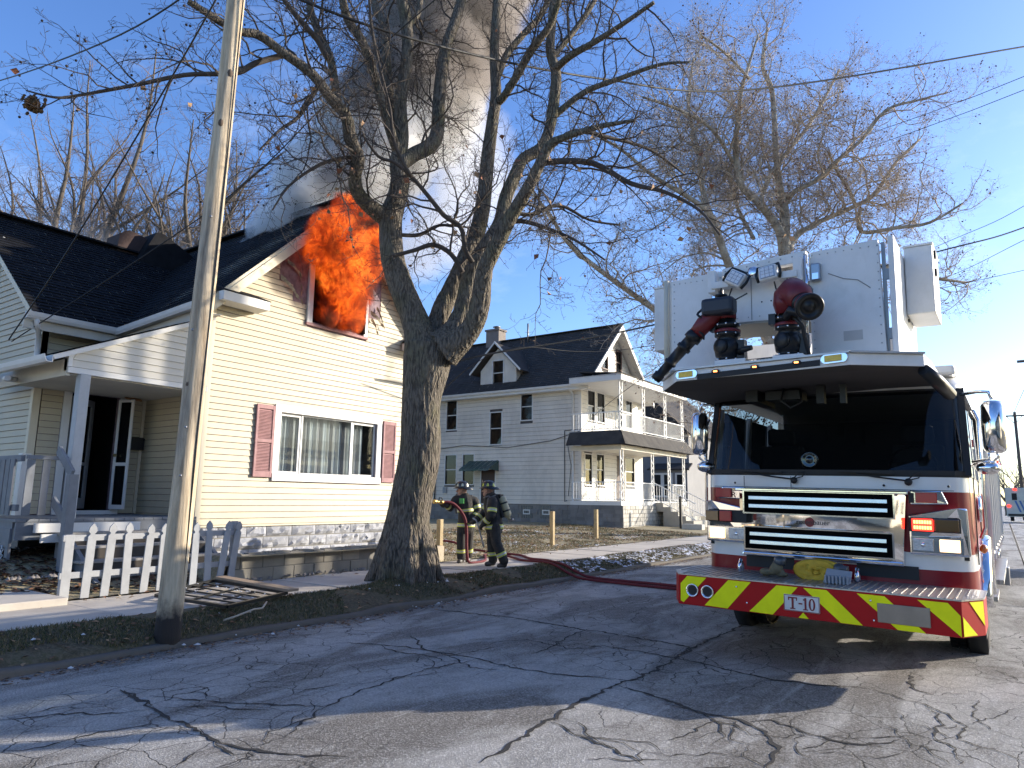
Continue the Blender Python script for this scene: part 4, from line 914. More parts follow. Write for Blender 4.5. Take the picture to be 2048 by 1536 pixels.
b = B(); b.prism([(-20.8,46.9,3.46),(-17.7,46.9,3.46),(-17.9,48.2,3.9),(-20.6,48.2,3.9)], (0,0,.1)); b.obj('bay_roof', MATS['brown_shingle'], bay)
for x0 in (-20.35,-19.6,-18.65):
    f = frame(B(), (0,47.1,0), (1,0,0), (0,-1,0), x0, x0+.5, 1.7, 3.15, .12, .03).obj('window', M_WHITE, bay)
    B().bx(x0,x0+.5,47.075,47.09,1.7,3.15).obj('pane', mat('night_pane', (.02,.022,.025), .35, spec=.15), f); B().bx(x0,x0+.5,47.06,47.074,2.4,2.45).obj('sash', M_WHITE, f)
# ---------------------------------------------------------------- trees
def barkmat(name, c1, c2, c3, s=1.0, st=.9, patch=None):
    m, b, L = newmat(name)
    f = ramp(m, noise(m, 9*s, 7, .7, (1,1,.16), dist=.4), [(.36,0.0),(.62,1.0)]); g = ramp(m, noise(m, 2.5*s, 4, .6), [(.45,0.0),(.7,1.0)])
    c = mixc(m, f, c1, c2); c = mixc(m, g, c, mixc(m, .5, c, c3)) if not patch else mixc(m, g, c, c3)
    L.new(c, b.inputs['Base Color']); b.inputs['Roughness'].default_value = .92
    bump(m, noise(m, 16*s, 8, .72, (1,1,.14), dist=.5), st, .03); return m
def furrowed(name, dark, ridge, moss):
    m, b, L = newmat(name); tc = nd(m, 'ShaderNodeTexCoord'); mp = nd(m, 'ShaderNodeMapping'); mp.inputs['Scale'].default_value = (40,40,5.5)
    wn = nd(m, 'ShaderNodeTexNoise'); wn.inputs['Scale'].default_value = 6; wn.inputs['Detail'].default_value = 4
    wa = nd(m, 'ShaderNodeMix', data_type='RGBA', blend_type='LINEAR_LIGHT'); wa.inputs['Factor'].default_value = .05
    L.new(tc.outputs['Object'], wn.inputs['Vector']); L.new(tc.outputs['Object'], wa.inputs['A']); L.new(wn.outputs['Color'], wa.inputs['B']); L.new(wa.outputs['Result'], mp.inputs[0])
    v = nd(m, 'ShaderNodeTexVoronoi', feature='SMOOTH_F1'); v.inputs['Scale'].default_value = 1; v.inputs['Smoothness'].default_value = .35; L.new(mp.outputs[0], v.inputs['Vector'])
    n = noise(m, 40, 6, .7, (1,1,.3)); h = nd(m, 'ShaderNodeMath', operation='MULTIPLY_ADD'); h.inputs[1].default_value = -.45; L.new(n, h.inputs[0]); L.new(v.outputs['Distance'], h.inputs[2])
    f = ramp(m, h.outputs[0], [(.05,0.0),(.60,.9)]); g = ramp(m, noise(m, 2.2, 4, .6), [(.48,0.0),(.7,1.0)])
    L.new(mixc(m, f, mixc(m, g, ridge, moss), dark), b.inputs['Base Color']); b.inputs['Roughness'].default_value = .95; b.inputs['Specular IOR Level'].default_value = .2
    inv = nd(m, 'ShaderNodeMath', operation='SUBTRACT'); inv.inputs[0].default_value = 1; L.new(h.outputs[0], inv.inputs[1]); bump(m, inv.outputs[0], 1.0, .035); return m
M_BARK = furrowed('grey_brown_bark', (.055,.046,.037), (.215,.185,.145), (.18,.165,.10))
M_TWIG = mat('twig_bark', (.085,.066,.052), .85, vs=4, col2=(.045,.036,.03))
M_PBARK = barkmat('pale_mottled_bark', (.20,.17,.13), (.34,.30,.24), (.50,.47,.40), 1.2, .4, True)
M_PTWIG = mat('pale_twig', (.55,.47,.37), .85, vs=2, col2=(.36,.285,.22))
M_BBARK = barkmat('far_bark', (.085,.07,.058), (.15,.125,.10), (.14,.12,.10), 1, .5)
M_BTWIG = mat('far_twig', (.19,.135,.105), .85, vs=1, col2=(.12,.085,.068))
M_BTWIG2 = mat('far_twig_grey', (.15,.125,.105), .85, vs=1, col2=(.10,.08,.066))
def smooth_path(P, sub=4):
    Q = []; n = len(P); A = [np.array(p, float) for p in P]
    for i in range(n-1):
        p0, p1, p2, p3 = A[max(i-1,0)], A[i], A[i+1], A[min(i+2,n-1)]
        for k in range(sub):
            t = k/sub; Q.append(.5*((2*p1)+(-p0+p2)*t+(2*p0-5*p1+4*p2-p3)*t*t+(-p0+3*p1-3*p2+p3)*t**3))
    Q.append(A[-1]); return [tuple(q) for q in Q]
def crook(P, rg, amt=.35):
    """give a traced limb the small bends of a real one"""
    Q = []
    for i, p in enumerate(P):
        a = amt*p[3] if 0 < i < len(P)-1 else 0
        Q.append((p[0]+rg.uniform(-a,a), p[1]+rg.uniform(-a,a), p[2]+rg.uniform(-a,a), p[3]))
    return Q
def twigs(P, rg, out, every, length, levels, ctr, up=.15, start=.12, step=.16, curl=.34, rmax=.022, tips=None, outb=.35):
    """side shoots along a path; recursive"""
    P = [np.array(p, float) for p in P]; tot = 0; D = [0]
    for a, b in zip(P, P[1:]): tot += np.linalg.norm((b-a)[:3]); D.append(tot)
    if tot < .05: return
    s = tot*start+rg.uniform(0, every); i = 0
    while s < tot:
        while i < len(P)-2 and D[i+1] < s: i += 1
        t = (s-D[i])/max(D[i+1]-D[i], 1e-6); p = P[i]+(P[i+1]-P[i])*t; tg = (P[i+1]-P[i])[:3]; tg = tg/max(np.linalg.norm(tg), 1e-6)
        v = np.array([rg.gauss(0,1), rg.gauss(0,1), rg.gauss(0,1)]); v -= tg*v.dot(tg); v /= max(np.linalg.norm(v), 1e-6)
        o = p[:3]-ctr; o = o/max(np.linalg.norm(o), 1e-6)
        d = v+tg*rg.uniform(.2,1.0)+o*outb+np.array([0,0,up]); d /= np.linalg.norm(d)
        f = 1-.45*s/tot; L = length*f*rg.uniform(.45, 1.15); r = min(rmax, p[3]*.55, .004+L*.011)
        n = max(2, int(L/step)); path = [np.array([*p[:3], r])]; q = p[:3].copy()
        for k in range(n):
            d = d+np.array([rg.gauss(0,curl), rg.gauss(0,curl), rg.gauss(0,curl)+up*.3]); d /= np.linalg.norm(d)
            q = q+d*L/n; rr = max(.0028, r*(1-.8*(k+1)/n)); path.append(np.array([*q, rr]))
        for a, b in zip(path, path[1:]): out.append((*a[:3], *b[:3], a[3], b[3]))
        if tips is not None: tips.append((*q, levels))
        if levels > 1: twigs(path, rg, out, max(.10, every*.62), L*.52, levels-1, ctr, up, .2, step*.75, curl*1.1, rmax*.55, tips, outb*.6)
        s += every*rg.uniform(.5, 1.5)
def tube_path(P, n=10, sub=4):
    Q = smooth_path(P, sub); b = B(); b.tube([q[:3] for q in Q], [max(.003, q[3]) for q in Q], n); return b
def leafmesh(name, pts, size, mats, parent, rg, hang=.5):
    V, F, mi = [], [], []
    for (x, y, z) in pts:
        s = size*rg.uniform(.55, 1.3); a = rg.uniform(0, 6.28); o = len(V); t = rg.uniform(-1, .4)
        u = Vector((math.cos(a)*.7, math.sin(a)*.7, t)).normalized(); w = u.cross(Vector((rg.gauss(0,1),rg.gauss(0,1),rg.gauss(0,1)))).normalized(); c = Vector((x,y,z))
        f = u.cross(w)*s*.25
        V += [c, c+u*s*.55+w*s*.45+f, c+u*s*1.1, c+u*s*.55-w*s*.45+f]; F.append((o,o+1,o+2,o+3)); mi.append(rg.randrange(len(mats)))
    return np_mesh(name, np.array([tuple(v) for v in V]), np.array(F), mats, parent, 'stuff', False, mi)
def balls(name, pts, r, m, parent, rg, drop=.05):
    b = B()
    for (x, y, z) in pts:
        q = r*rg.uniform(.7,1.15); b.sph((x,y,z-drop), q, 6, 0, 4)
    return b.obj(name, m, parent, kind='stuff')
def remesh(b, name, vox, m, parent, disp=None):
    o = b.obj(name+'_raw', m); md = o.modifiers.new('u', 'REMESH'); md.mode = 'VOXEL'; md.voxel_size = vox; md.use_smooth_shade = True
    dg = bpy.context.evaluated_depsgraph_get(); me = bpy.data.meshes.new_from_object(o.evaluated_get(dg)); bpy.data.objects.remove(o)
    me.name = name
    n = len(me.vertices); co = np.empty(n*3, np.float32); me.vertices.foreach_get('co', co); co = co.reshape(-1,3)
    no = np.empty(n*3, np.float32); me.vertices.foreach_get('normal', no); no = no.reshape(-1,3)
    if disp: 
        h = np.array([disp(c) for c in co], np.float32); co = co+no*h[:,None]; me.vertices.foreach_set('co', co.ravel())
    me.polygons.foreach_set('use_smooth', np.ones(len(me.polygons), bool)); me.update()
    if not me.materials: me.materials.append(m)
    return link(name, me, parent)
OAK=[[(-7.68,8.23,0.01,0.508),(-7.68,8.23,0.25,0.448),(-7.72,8.2,0.55,0.388),(-7.68,8.23,1.01,0.336),(-7.63,8.26,1.47,0.323),(-7.55,8.32,2.1,0.318),(-7.56,8.31,2.9,0.305),(-7.51,8.35,3.44,0.372),(-7.5,8.36,3.81,0.374)],
[(-7.53,8.33,3.64,0.325),(-7.67,8.3,4.07,0.279),(-7.78,8.28,4.33,0.256),(-8.02,8.18,4.9,0.243),(-8.17,8.13,5.41,0.228),(-8.24,8.14,5.94,0.231),(-8.28,8.18,6.2,0.233)],
[(-8.28,8.18,6.07,0.189),(-8.35,7.92,6.17,0.145),(-8.42,7.67,6.25,0.126),(-8.4,7.49,6.39,0.116),(-8.3,7.35,6.56,0.107),(-8.14,7.26,6.76,0.105),(-8.1,7.08,7,0.104),(-8.08,6.89,7.31,0.095),(-8.14,6.65,7.5,0.086),(-8.28,6.35,7.8,0.078),(-8.5,5.99,8.03,0.069),(-8.67,5.67,8.22,0.068),(-8.78,5.39,8.16,0.06),(-8.86,5.13,8.2,0.059),(-8.85,4.94,8.21,0.05),(-8.94,4.67,8.27,0.043)],
[(-8.67,6.08,8.13,0.047),(-8.83,5.75,7.88,0.046),(-8.88,5.51,7.61,0.045),(-8.97,5.23,7.47,0.037),(-9.2,4.86,7.32,0.032),(-9.57,4.39,7.05,0.028),(-10.04,3.84,6.77,0.021),(-10.09,3.59,6.63,0.017),(-10.21,3.3,6.62,0.01)],
[(-8.63,7.2,7.84,0.067),(-8.87,7.3,8.4,0.069),(-9.14,7.38,9.03,0.071),(-9.52,7.39,9.68,0.073),(-9.83,7.44,10.27,0.065),(-10.09,7.52,10.97,0.067)],
[(-8.73,7.01,8.6,0.05),(-8.77,6.8,8.86,0.05),(-8.81,6.59,8.98,0.049),(-8.98,6.29,9.33,0.041),(-9.01,6.08,9.6,0.032)],
[(-8.28,8.18,6.16,0.207),(-8.23,8.23,6.49,0.173),(-8.22,8.27,6.82,0.166),(-8.25,8.27,7.16,0.149),(-8.25,8.3,7.66,0.124),(-8.28,8.3,8.32,0.116),(-8.24,8.35,8.83,0.108),(-8.25,8.37,9.36,0.109),(-8.28,8.37,9.89,0.11),(-8.41,8.31,10.42,0.111),(-8.48,8.28,11.06,0.093)],
[(-8.25,8.32,9.75,0.064),(-8.35,8.5,10,0.065),(-8.36,8.73,10.39,0.057),(-8.46,8.9,11.05,0.058)],
[(-8.18,8.25,7.08,0.131),(-8.09,8.49,7.36,0.133),(-7.96,8.75,7.58,0.135),(-7.96,8.93,7.92,0.128),(-8.03,9.05,8.62,0.121),(-8.09,9.19,9.41,0.114),(-8.14,9.33,10.06,0.106),(-8.11,9.53,10.6,0.108),(-8.1,9.71,11.2,0.1),(-8.11,9.88,12,0.082)],
[(-8.23,8.21,7.36,0.088),(-8.22,8.06,7.57,0.087),(-8.3,7.85,8.1,0.087),(-8.34,7.66,8.66,0.078),(-8.44,7.44,9.12,0.077),(-8.52,7.23,9.35,0.077),(-8.5,7.08,9.67,0.068),(-8.48,6.94,10.04,0.059)],
[(-8.38,8.23,7.79,0.08),(-8.58,8.33,8.44,0.082),(-8.82,8.41,9.61,0.084),(-9.01,8.52,10.28,0.086),(-9.33,8.54,10.79,0.078),(-9.54,8.64,11.58,0.08)],
[(-7.33,8.47,3.73,0.341),(-7.21,8.64,3.98,0.279),(-7.12,8.78,4.4,0.199),(-7.07,8.89,5.05,0.168),(-6.98,9.04,5.45,0.162),(-6.77,9.27,6,0.147),(-6.72,9.39,6.55,0.14),(-6.63,9.53,6.98,0.132),(-6.55,9.67,7.34,0.125),(-6.33,9.9,7.58,0.126),(-6.24,10.04,7.98,0.118),(-6.21,10.15,8.56,0.12),(-6.21,10.23,9.19,0.112),(-6.33,10.22,9.69,0.104),(-6.34,10.3,10.46,0.096),(-6.32,10.4,11.3,0.087)],
[(-7.62,8.52,3.85,0.248),(-7.61,8.67,4.22,0.202),(-7.58,8.84,4.64,0.188),(-7.47,9.07,5.17,0.191),(-7.42,9.26,5.64,0.194),(-7.4,9.41,5.94,0.179),(-7.38,9.58,6.51,0.164),(-7.42,9.71,7.12,0.158),(-7.46,9.83,7.75,0.151),(-7.47,9.97,8.54,0.134),(-7.5,10.1,9.12,0.127),(-7.61,10.17,10.16,0.11),(-7.67,10.28,11,0.101),(-7.72,10.39,11.94,0.093)],
[(-7.59,10.12,8.96,0.088),(-7.29,10.04,8.94,0.077),(-6.94,9.99,9.25,0.076),(-6.57,9.95,9.63,0.075),(-6.18,9.93,9.98,0.065),(-5.89,9.84,10.42,0.055)],
[(-7.56,10.14,9.38,0.069),(-7.61,10.56,10.26,0.071),(-7.53,11.08,11.04,0.069),(-7.44,11.59,11.76,0.065),(-7.46,12.04,12.56,0.056)],
[(-7.2,8.44,3.71,0.306),(-6.84,8.55,3.95,0.208),(-6.63,8.56,4.28,0.183),(-6.51,8.5,4.73,0.166),(-6.4,8.44,4.97,0.15),(-6.19,8.44,5.31,0.141),(-5.98,8.45,5.64,0.132),(-5.77,8.45,5.9,0.116),(-5.59,8.44,6.12,0.108),(-5.39,8.43,6.43,0.099),(-5.21,8.42,6.66,0.083),(-4.96,8.46,6.73,0.06),(-4.48,8.65,6.84,0.045),(-4.01,8.84,6.88,0.029)],
[(-6.24,10.21,9.26,0.075),(-5.8,10.03,9.25,0.063),(-5.21,9.95,9.29,0.053),(-4.64,9.86,9.35,0.042),(-4.06,9.78,9.44,0.033)],
[(-6.27,10.19,9.57,0.066),(-6.33,10.63,10.02,0.058),(-6.12,11.27,11.03,0.056),(-6.08,11.78,11.9,0.052)],
[(-6.26,10.19,8.3,0.065),(-5.68,10.35,8.69,0.055),(-5.07,10.54,8.84,0.045),(-4.38,10.77,8.99,0.031),(-3.88,10.88,8.91,0.017)],
[(-5.62,8.69,6.52,0.055),(-5.3,8.56,6.47,0.05),(-4.65,8.68,6.32,0.045),(-4.05,8.75,5.87,0.036),(-3.53,8.76,5.61,0.028),(-3.05,8.75,5.22,0.02),(-2.75,8.62,4.77,0.013)],
[(-5.59,8.95,6.92,0.048),(-5.49,9.66,7.55,0.043),(-5.24,10.48,7.73,0.036),(-4.87,11.38,7.78,0.028),(-4.53,12.25,7.55,0.019)],
[(-6.93,8.51,4.98,0.041),(-7.06,8.37,5.27,0.041),(-7.28,8.16,5.41,0.041),(-7.48,7.98,5.31,0.036),(-7.6,7.84,5.24,0.032),(-7.73,7.71,5.17,0.032)],
[(-6.8,8.6,5.15,0.041),(-6.85,8.46,5.33,0.041),(-6.86,8.34,5.68,0.04),(-7.02,8.12,5.83,0.04),(-7.16,7.92,6.1,0.036),(-7.35,7.68,6.41,0.032),(-7.52,7.46,6.61,0.028),(-7.67,7.25,6.67,0.024),(-7.82,7.03,6.98,0.016)],
[(-7.17,7.49,6.28,0.031),(-7.3,7.23,6.74,0.027),(-7.28,7.07,7.28,0.023),(-7.32,6.87,7.82,0.023),(-7.34,6.69,8.39,0.023),(-7.3,6.55,8.88,0.019)],
[(-6.44,8.85,5.8,0.049),(-5.99,8.77,5.74,0.04),(-5.49,8.72,5.5,0.031),(-4.95,8.7,5.18,0.022),(-4.43,8.66,4.76,0.014)],
[(-6.75,9.49,6.36,0.044),(-6.56,9.92,6.38,0.036),(-6.25,10.44,6.68,0.032),(-5.92,10.98,6.51,0.023),(-5.57,11.53,6.52,0.019)],
[(-8.07,8.2,5.76,0.034),(-7.97,8.59,5.87,0.035),(-7.87,8.99,6.16,0.027),(-7.63,9.48,6.23,0.018)],
[(-8.27,7.46,6.88,0.041),(-8.31,7.12,6.77,0.032),(-8.43,6.73,6.51,0.028),(-8.59,6.32,6.05,0.019),(-8.57,6.03,5.54,0.011)],
[(-8.5,6.69,7.93,0.04),(-8.45,6.31,7.17,0.031),(-8.4,5.94,6.73,0.022),(-8.33,5.58,6.23,0.014)]]
PLANE=[[(-6.76,28.09,1.25,0.322),(-6.6,28.21,5.27,0.311),(-6.46,28.31,9.29,0.298),(-6.43,28.32,11.05,0.281)],
[(-6.44,28.32,11.08,0.241),(-6.6,27.9,12.05,0.18),(-7.09,27.26,13.2,0.16),(-7.6,26.6,13.86,0.139),(-7.61,26.28,15.11,0.119),(-7.4,26.13,16.46,0.099),(-7.18,25.98,17.5,0.079),(-6.85,25.9,18.34,0.059),(-6.44,25.88,19.47,0.039)],
[(-6.44,28.32,11.08,0.241),(-6.35,28.59,13.22,0.184),(-6.51,28.68,14.3,0.145),(-6.68,28.76,15.93,0.126),(-6.74,28.92,18.68,0.107),(-7.06,28.91,20.09,0.087),(-6.87,29.24,21.99,0.055)],
[(-6.31,28.41,11.37,0.161),(-6.13,28.94,12,0.123),(-5.47,29.81,12.74,0.104),(-4.3,31.03,13.62,0.095),(-3.5,31.99,14.41,0.086),(-2.63,33.01,16.08,0.066),(-1.74,34.03,17.36,0.044)],
[(-4.19,31.59,13.9,0.086),(-4.33,30.93,14.42,0.074),(-4.61,30.17,15.01,0.063),(-4.8,29.47,15.69,0.041)],
[(-6.38,28.97,13.67,0.145),(-6,28.8,13.92,0.103),(-5.21,28.92,14.26,0.091),(-4.33,29.09,14.99,0.081),(-3.47,29.26,15.71,0.07),(-2.6,29.43,16.71,0.06),(-1.41,29.82,17.01,0.039),(-0.49,30.03,17.1,0.029)],
[(-6.59,28.21,6.06,0.234),(-7.78,26.93,9.59,0.177),(-8.09,26.26,10.5,0.156),(-8.29,25.66,11.86,0.136),(-8.44,25.1,12.35,0.115),(-8.88,24.34,12.74,0.095),(-9.8,23.24,13.38,0.075),(-10.69,22.16,14.28,0.056),(-11.57,21.09,14.8,0.037)],
[(-6.63,28.19,5.27,0.194),(-9.48,25.51,7.65,0.154),(-10.26,24.27,8.49,0.123),(-11.15,22.95,9.38,0.103),(-12,21.66,10.24,0.092),(-12.27,20.78,10.73,0.072),(-12.38,20,11.27,0.053),(-12.65,19.12,11.95,0.035)],
[(-8.47,25.69,12.29,0.098),(-9.07,26.49,14.1,0.092),(-9.53,27.39,16.15,0.086),(-10.15,28.17,18.9,0.067),(-10.27,29.31,21.86,0.047)],
[(-7.06,27.28,13.11,0.1),(-6.81,28.52,14.93,0.083),(-5.79,30.29,17.31,0.076),(-5.22,31.76,19.28,0.068),(-4.68,33.2,21.36,0.047)],
[(-3.98,31.25,13.62,0.084),(-3.93,30.68,12.4,0.082),(-2.65,30.96,12.41,0.071),(-1.53,31.13,12.42,0.06),(-0.4,31.31,12.99,0.039)],
[(-6.44,28.32,8.88,0.179),(-5.2,30.1,10.68,0.144),(-3.31,32.33,11.27,0.106),(-1.78,34.31,11.03,0.087),(-0.57,36.06,11.08,0.044)],
[(-7.73,26.2,14.62,0.079),(-8.04,24.77,15.43,0.067),(-8.69,23.1,15.58,0.056),(-9.39,21.39,15.51,0.036)],
[(-6.86,25.84,17.71,0.059),(-7.39,24.74,18.38,0.048),(-7.97,23.6,18.71,0.038)],
[(-7.44,27.62,11.84,0.081),(-8.6,29.26,14.31,0.077),(-9.49,31.07,17.17,0.071)]]
# ---- the big street tree in front of the house
rg = random.Random(77)
TR = root('street_tree', (-7.68,8.23,.1), 'large forked bare tree with dark ridged bark in front of yellow house', 'tree')
core_ids = [0,1,11,12,15]
tb = B()
for i in core_ids:
    Q = smooth_path(OAK[i], 5)
    tb.tube([q[:3] for q in Q], [q[3]*(1 if i == 0 else max(.84, 1-.03*k)) for k, q in enumerate(Q)], 18)
base = Vector((-7.68,8.23,.12))
for k in range(9):           # root flare
    a = 2*math.pi*k/9+rg.uniform(-.2,.2); l = rg.uniform(.46,.60)
    tb.tube([base+Vector((.18*math.cos(a),.18*math.sin(a),.75)), base+Vector((.40*math.cos(a),.40*math.sin(a),.22)), base+Vector((l*math.cos(a),l*math.sin(a),-.06))], [.18,.13,.05], 8)
def ridges(c):
    v = Vector((c[0]*15, c[1]*15, c[2]*2.2)); n1 = mnoise.noise(v); n2 = mnoise.noise(Vector((c[0]*3, c[1]*3, c[2]*1.2)))
    a = 1 if c[2] < 4 else max(.35, 1-(c[2]-4)*.25)
    return a*(.012*(1-abs(n1)*2.6)+.012*n2)
remesh(tb, 'trunk', .019, M_BARK, TR, ridges)
segs, tips = [], []; ctr = np.array([-7.6,8.3,5.0])
for i, P in enumerate(OAK):
    P = crook(P, rg, .22)
    if i not in core_ids: tube_path(P, 9 if P[0][3] > .05 else 7).obj('limb', M_BARK if P[0][3] > .055 else M_TWIG, TR)
    if i == 0: continue
    Q = smooth_path(P, 3); big = P[0][3]
    low = i in (1,11,12,15)
    twigs(Q, rg, segs, .23 if not low else .32, 2.3 if not low else 1.5, 4, ctr, .05, .28 if low else .06, .17, .27, .024, tips)
segs_mesh('twigs', segs, M_TWIG, TR, 3)
print('oak twigs', len(segs))
lv = [t[:3] for t in tips if t[3] == 1]; rg.shuffle(lv)
leafmesh('clinging_leaves', [p for p in lv if p[2] < 6.5 and p[0] > -8.5][:120]+lv[:60], .08, [mat('dry_leaf', (.24,.09,.045), .8, vs=12), M_LF[0], mat('dry_leaf_pale', (.42,.26,.15), .8, vs=12)], TR, rg)
balls('seed_balls', [p for p in lv if p[0] < -8.6][:360], .018, mat('seed_brown', (.05,.035,.028), .9), TR, rg)
nst = [t for t in tips if t[2] > 5 and t[0] < -9]
# squirrel-nest of leaves caught in the far left twigs
nb = [( -11.05+rg.gauss(0,.07), 3.75+rg.gauss(0,.07), 6.35+rg.gauss(0,.06)) for _ in range(0)]
# ---- the pale plane tree behind the fire truck
PT = root('plane_tree', (-6.9,28,0), 'tall pale barked plane tree with brown seed clusters behind the fire truck', 'tree')
segs, tips = [], []; ctr = np.array([-6.9,28.0,9.0]); rg = random.Random(5)
tb = B(); Q = smooth_path(PLANE[0]); tb.tube([q[:3] for q in Q], [q[3]*1.1 for q in Q], 14); tb.obj('trunk', M_PBARK, PT)
for i, P in enumerate(PLANE):
    if i == 0: continue
    P = crook(P, rg, .5); tube_path(P, 8).obj('limb', M_PBARK, PT); Q = smooth_path(P, 3)
    twigs(Q, rg, segs, .29, 4.6, 4, ctr, .08, .06, .30, .34, .05, tips, .55)
segs_mesh('twigs', segs, M_PTWIG, PT, 3); print('plane twigs', len(segs))
lv = [t[:3] for t in tips if t[3] <= 2]; rg.shuffle(lv)
leafmesh('seed_clusters', lv[:11000], .075, [mat('cluster_rust', (.24,.11,.07), .9, vs=6), mat('cluster_brown', (.16,.10,.07), .9, vs=6), mat('cluster_tan', (.27,.17,.11), .9, vs=6)], PT, rg)
# ---- bare trees behind the house, generic growth, each with its own seed
def bare_tree(name, x, y, z, h, seed, label, group, spread=.42, tw=M_BTWIG, bk=M_BBARK, dens=.55, r0=None, forks=6, leaves=0, lvl=3, crown=.36, clen=2.6):
    rg = random.Random(seed); T = root(name, (x,y,z), label, 'tree', group); r0 = r0 or h*.018
    tk = [(x,y,z-.2,r0*1.3)]; lean = rg.uniform(-.06,.06), rg.uniform(-.06,.06)
    for k in range(1,5): tk.append((x+lean[0]*k*h*crown/4+rg.gauss(0,.08), y+lean[1]*k*h*crown/4+rg.gauss(0,.08), z+h*crown*k/4, r0*(1-.06*k)))
    tube_path(tk, 10).obj('trunk', bk, T); top = np.array(tk[-1]); segs, tips = [], []; ctr = np.array([x,y,z+h*.5])
    limbs = []
    for f in range(forks):
        a = 2*math.pi*(f+rg.uniform(-.3,.3))/forks; d = np.array([math.cos(a)*spread*rg.uniform(.8,1.7), math.sin(a)*spread*rg.uniform(.8,1.7), 1.0]); d /= np.linalg.norm(d)
        q = top[:3].copy()-np.array([0,0,rg.uniform(0,.12)*h*crown]); r = r0*rg.uniform(.45,.68); L = h*(1-crown)*rg.uniform(.75,1.05); P = [(*q, r)]; n = 8
        for k in range(n):
            d = d+np.array([rg.gauss(0,.17), rg.gauss(0,.17), .03]); d /= np.linalg.norm(d); q = q+d*L/n; P.append((*q, max(.02, r*(1-.9*(k+1)/n))))
        limbs.append(P)
        for s in range(rg.randint(2,4)):
            j = rg.randint(1,5); p = P[j]; e = d*.5+np.array([rg.gauss(0,.55), rg.gauss(0,.55), .55]); e /= np.linalg.norm(e); q2 = np.array(p[:3]); r2 = p[3]*.7; P2 = [(*q2, r2)]; L2 = L*(1-j/n)*rg.uniform(.6,1)
            for k in range(6):
                e = e+np.array([rg.gauss(0,.14), rg.gauss(0,.14), .04]); e /= np.linalg.norm(e); q2 = q2+e*L2/6; P2.append((*q2, max(.015, r2*(1-.88*(k+1)/6))))
            limbs.append(P2)
    for P in limbs:
        tube_path(P, 7, 2).obj('limb', bk, T)
        twigs(P, rg, segs, dens, clen, lvl, ctr, .07, .1, .30, .22, .035, tips)
    segs_mesh('twigs', segs, tw, T, 3)
    if leaves:
        lv = [t[:3] for t in tips]; rg.shuffle(lv); leafmesh('clinging_leaves', lv[:leaves], .16, [MATS['cluster_rust'], MATS['cluster_brown']], T, rg)
    return T, tips
GB = 'bare trees behind the yellow house'
for i, (u, d, h, tw, lf, sp, lab) in enumerate([
    (30,40,23,M_BTWIG,0,.36,'tall reddish bare tree beyond the window end of the dark roof'),
    (185,33,19,M_BTWIG2,0,.40,'bare tree with wide fork rising over the ridge of the dark roof'),
    (330,34,21,M_BTWIG2,0,.34,'bare tree between chimney stump and utility pole'),
    (440,38,20,M_BTWIG2,0,.38,'bare tree half hidden by the leaning utility pole'),
    (545,40,17,M_BTWIG,0,.36,'bare tree just above the roof between pole and flames'),
    (110,56,25,M_BTWIG,0,.42,'distant hazy bare tree between two taller ones over the dark roof'),
    (265,60,22,M_BTWIG,0,.44,'distant bare tree low behind the chimney stump'),
    (640,52,19,M_BTWIG,0,.4,'bare tree veiled by smoke behind the flames')]):
    a = math.radians(YAW)-math.atan((u-1024)/1419); x, y = -math.sin(a)*d, math.cos(a)*d
    bare_tree('bare_tree', x, y, .2, h, 100+i, lab, GB, sp, tw, M_BBARK, .38 if d < 50 else .55, None, 6, lf, 4, .24, 3.0)
bare_tree('bare_tree', -28.5, 47, .2, 14, 131, 'small bare tree poking up behind the white house chimney', 'bare trees behind the white house', .4, M_BTWIG, M_BBARK, .9, None, 4, 0, 2)
bare_tree('bare_tree', -20.5, 62, .2, 15, 132, 'dark leafy tree behind the porch of the white house', 'bare trees behind the white house', .5, M_TWIG, M_BARK, .6, None, 6, 3500, 3, .15)
SHADE_TREE = root('street_tree', (6.2,26.5,-.1), 'unseen three stemmed tree added to shade the porch of the yellow house', 'tree')  # unseen tree added so its stems throw bands of shade on the porch
for dy, r_, l in ((-.62,.27,.1),(.06,.17,0),(.80,.30,-.1)): 
    Q = [(6.2,26.5+dy,-.2,r_*1.3),(6.2,26.5+dy,4,r_*1.05),(6.2+l,26.52+dy,8,r_),(6.2+l,26.5+dy,13.0,r_*.9),(6.2+4*l,26.5+dy*1.4,16,r_*.6),(6.2+9*l,26.5+dy*2.2,19,.04)]; tube_path(Q,10).obj('trunk', M_BARK, SHADE_TREE)
    sg_ = []; twigs(Q[3:], rg, sg_, .35, 2.4, 3, np.array([6.2,26.5,12.]), .1, .02, .3, .25, .04); segs_mesh('twigs', sg_, M_TWIG, SHADE_TREE)
for i, (x, y, h, lab) in enumerate(((.1,118,9,'distant bare tree next to the truck side at the street end'),(.85,130,11.5,'tallest distant bare tree above the ambulance'),(1.5,120,8,'low distant bare tree just behind the ambulance roof'),(2.3,138,12,'distant bare tree beside the far crossarm pole'))):
    bare_tree('bare_tree', x, y, -.2, h, 150+i, lab, 'distant trees at the end of the street', .45, M_BTWIG, M_BBARK, .8, None, 5, 0, 2, .25, 2.2)
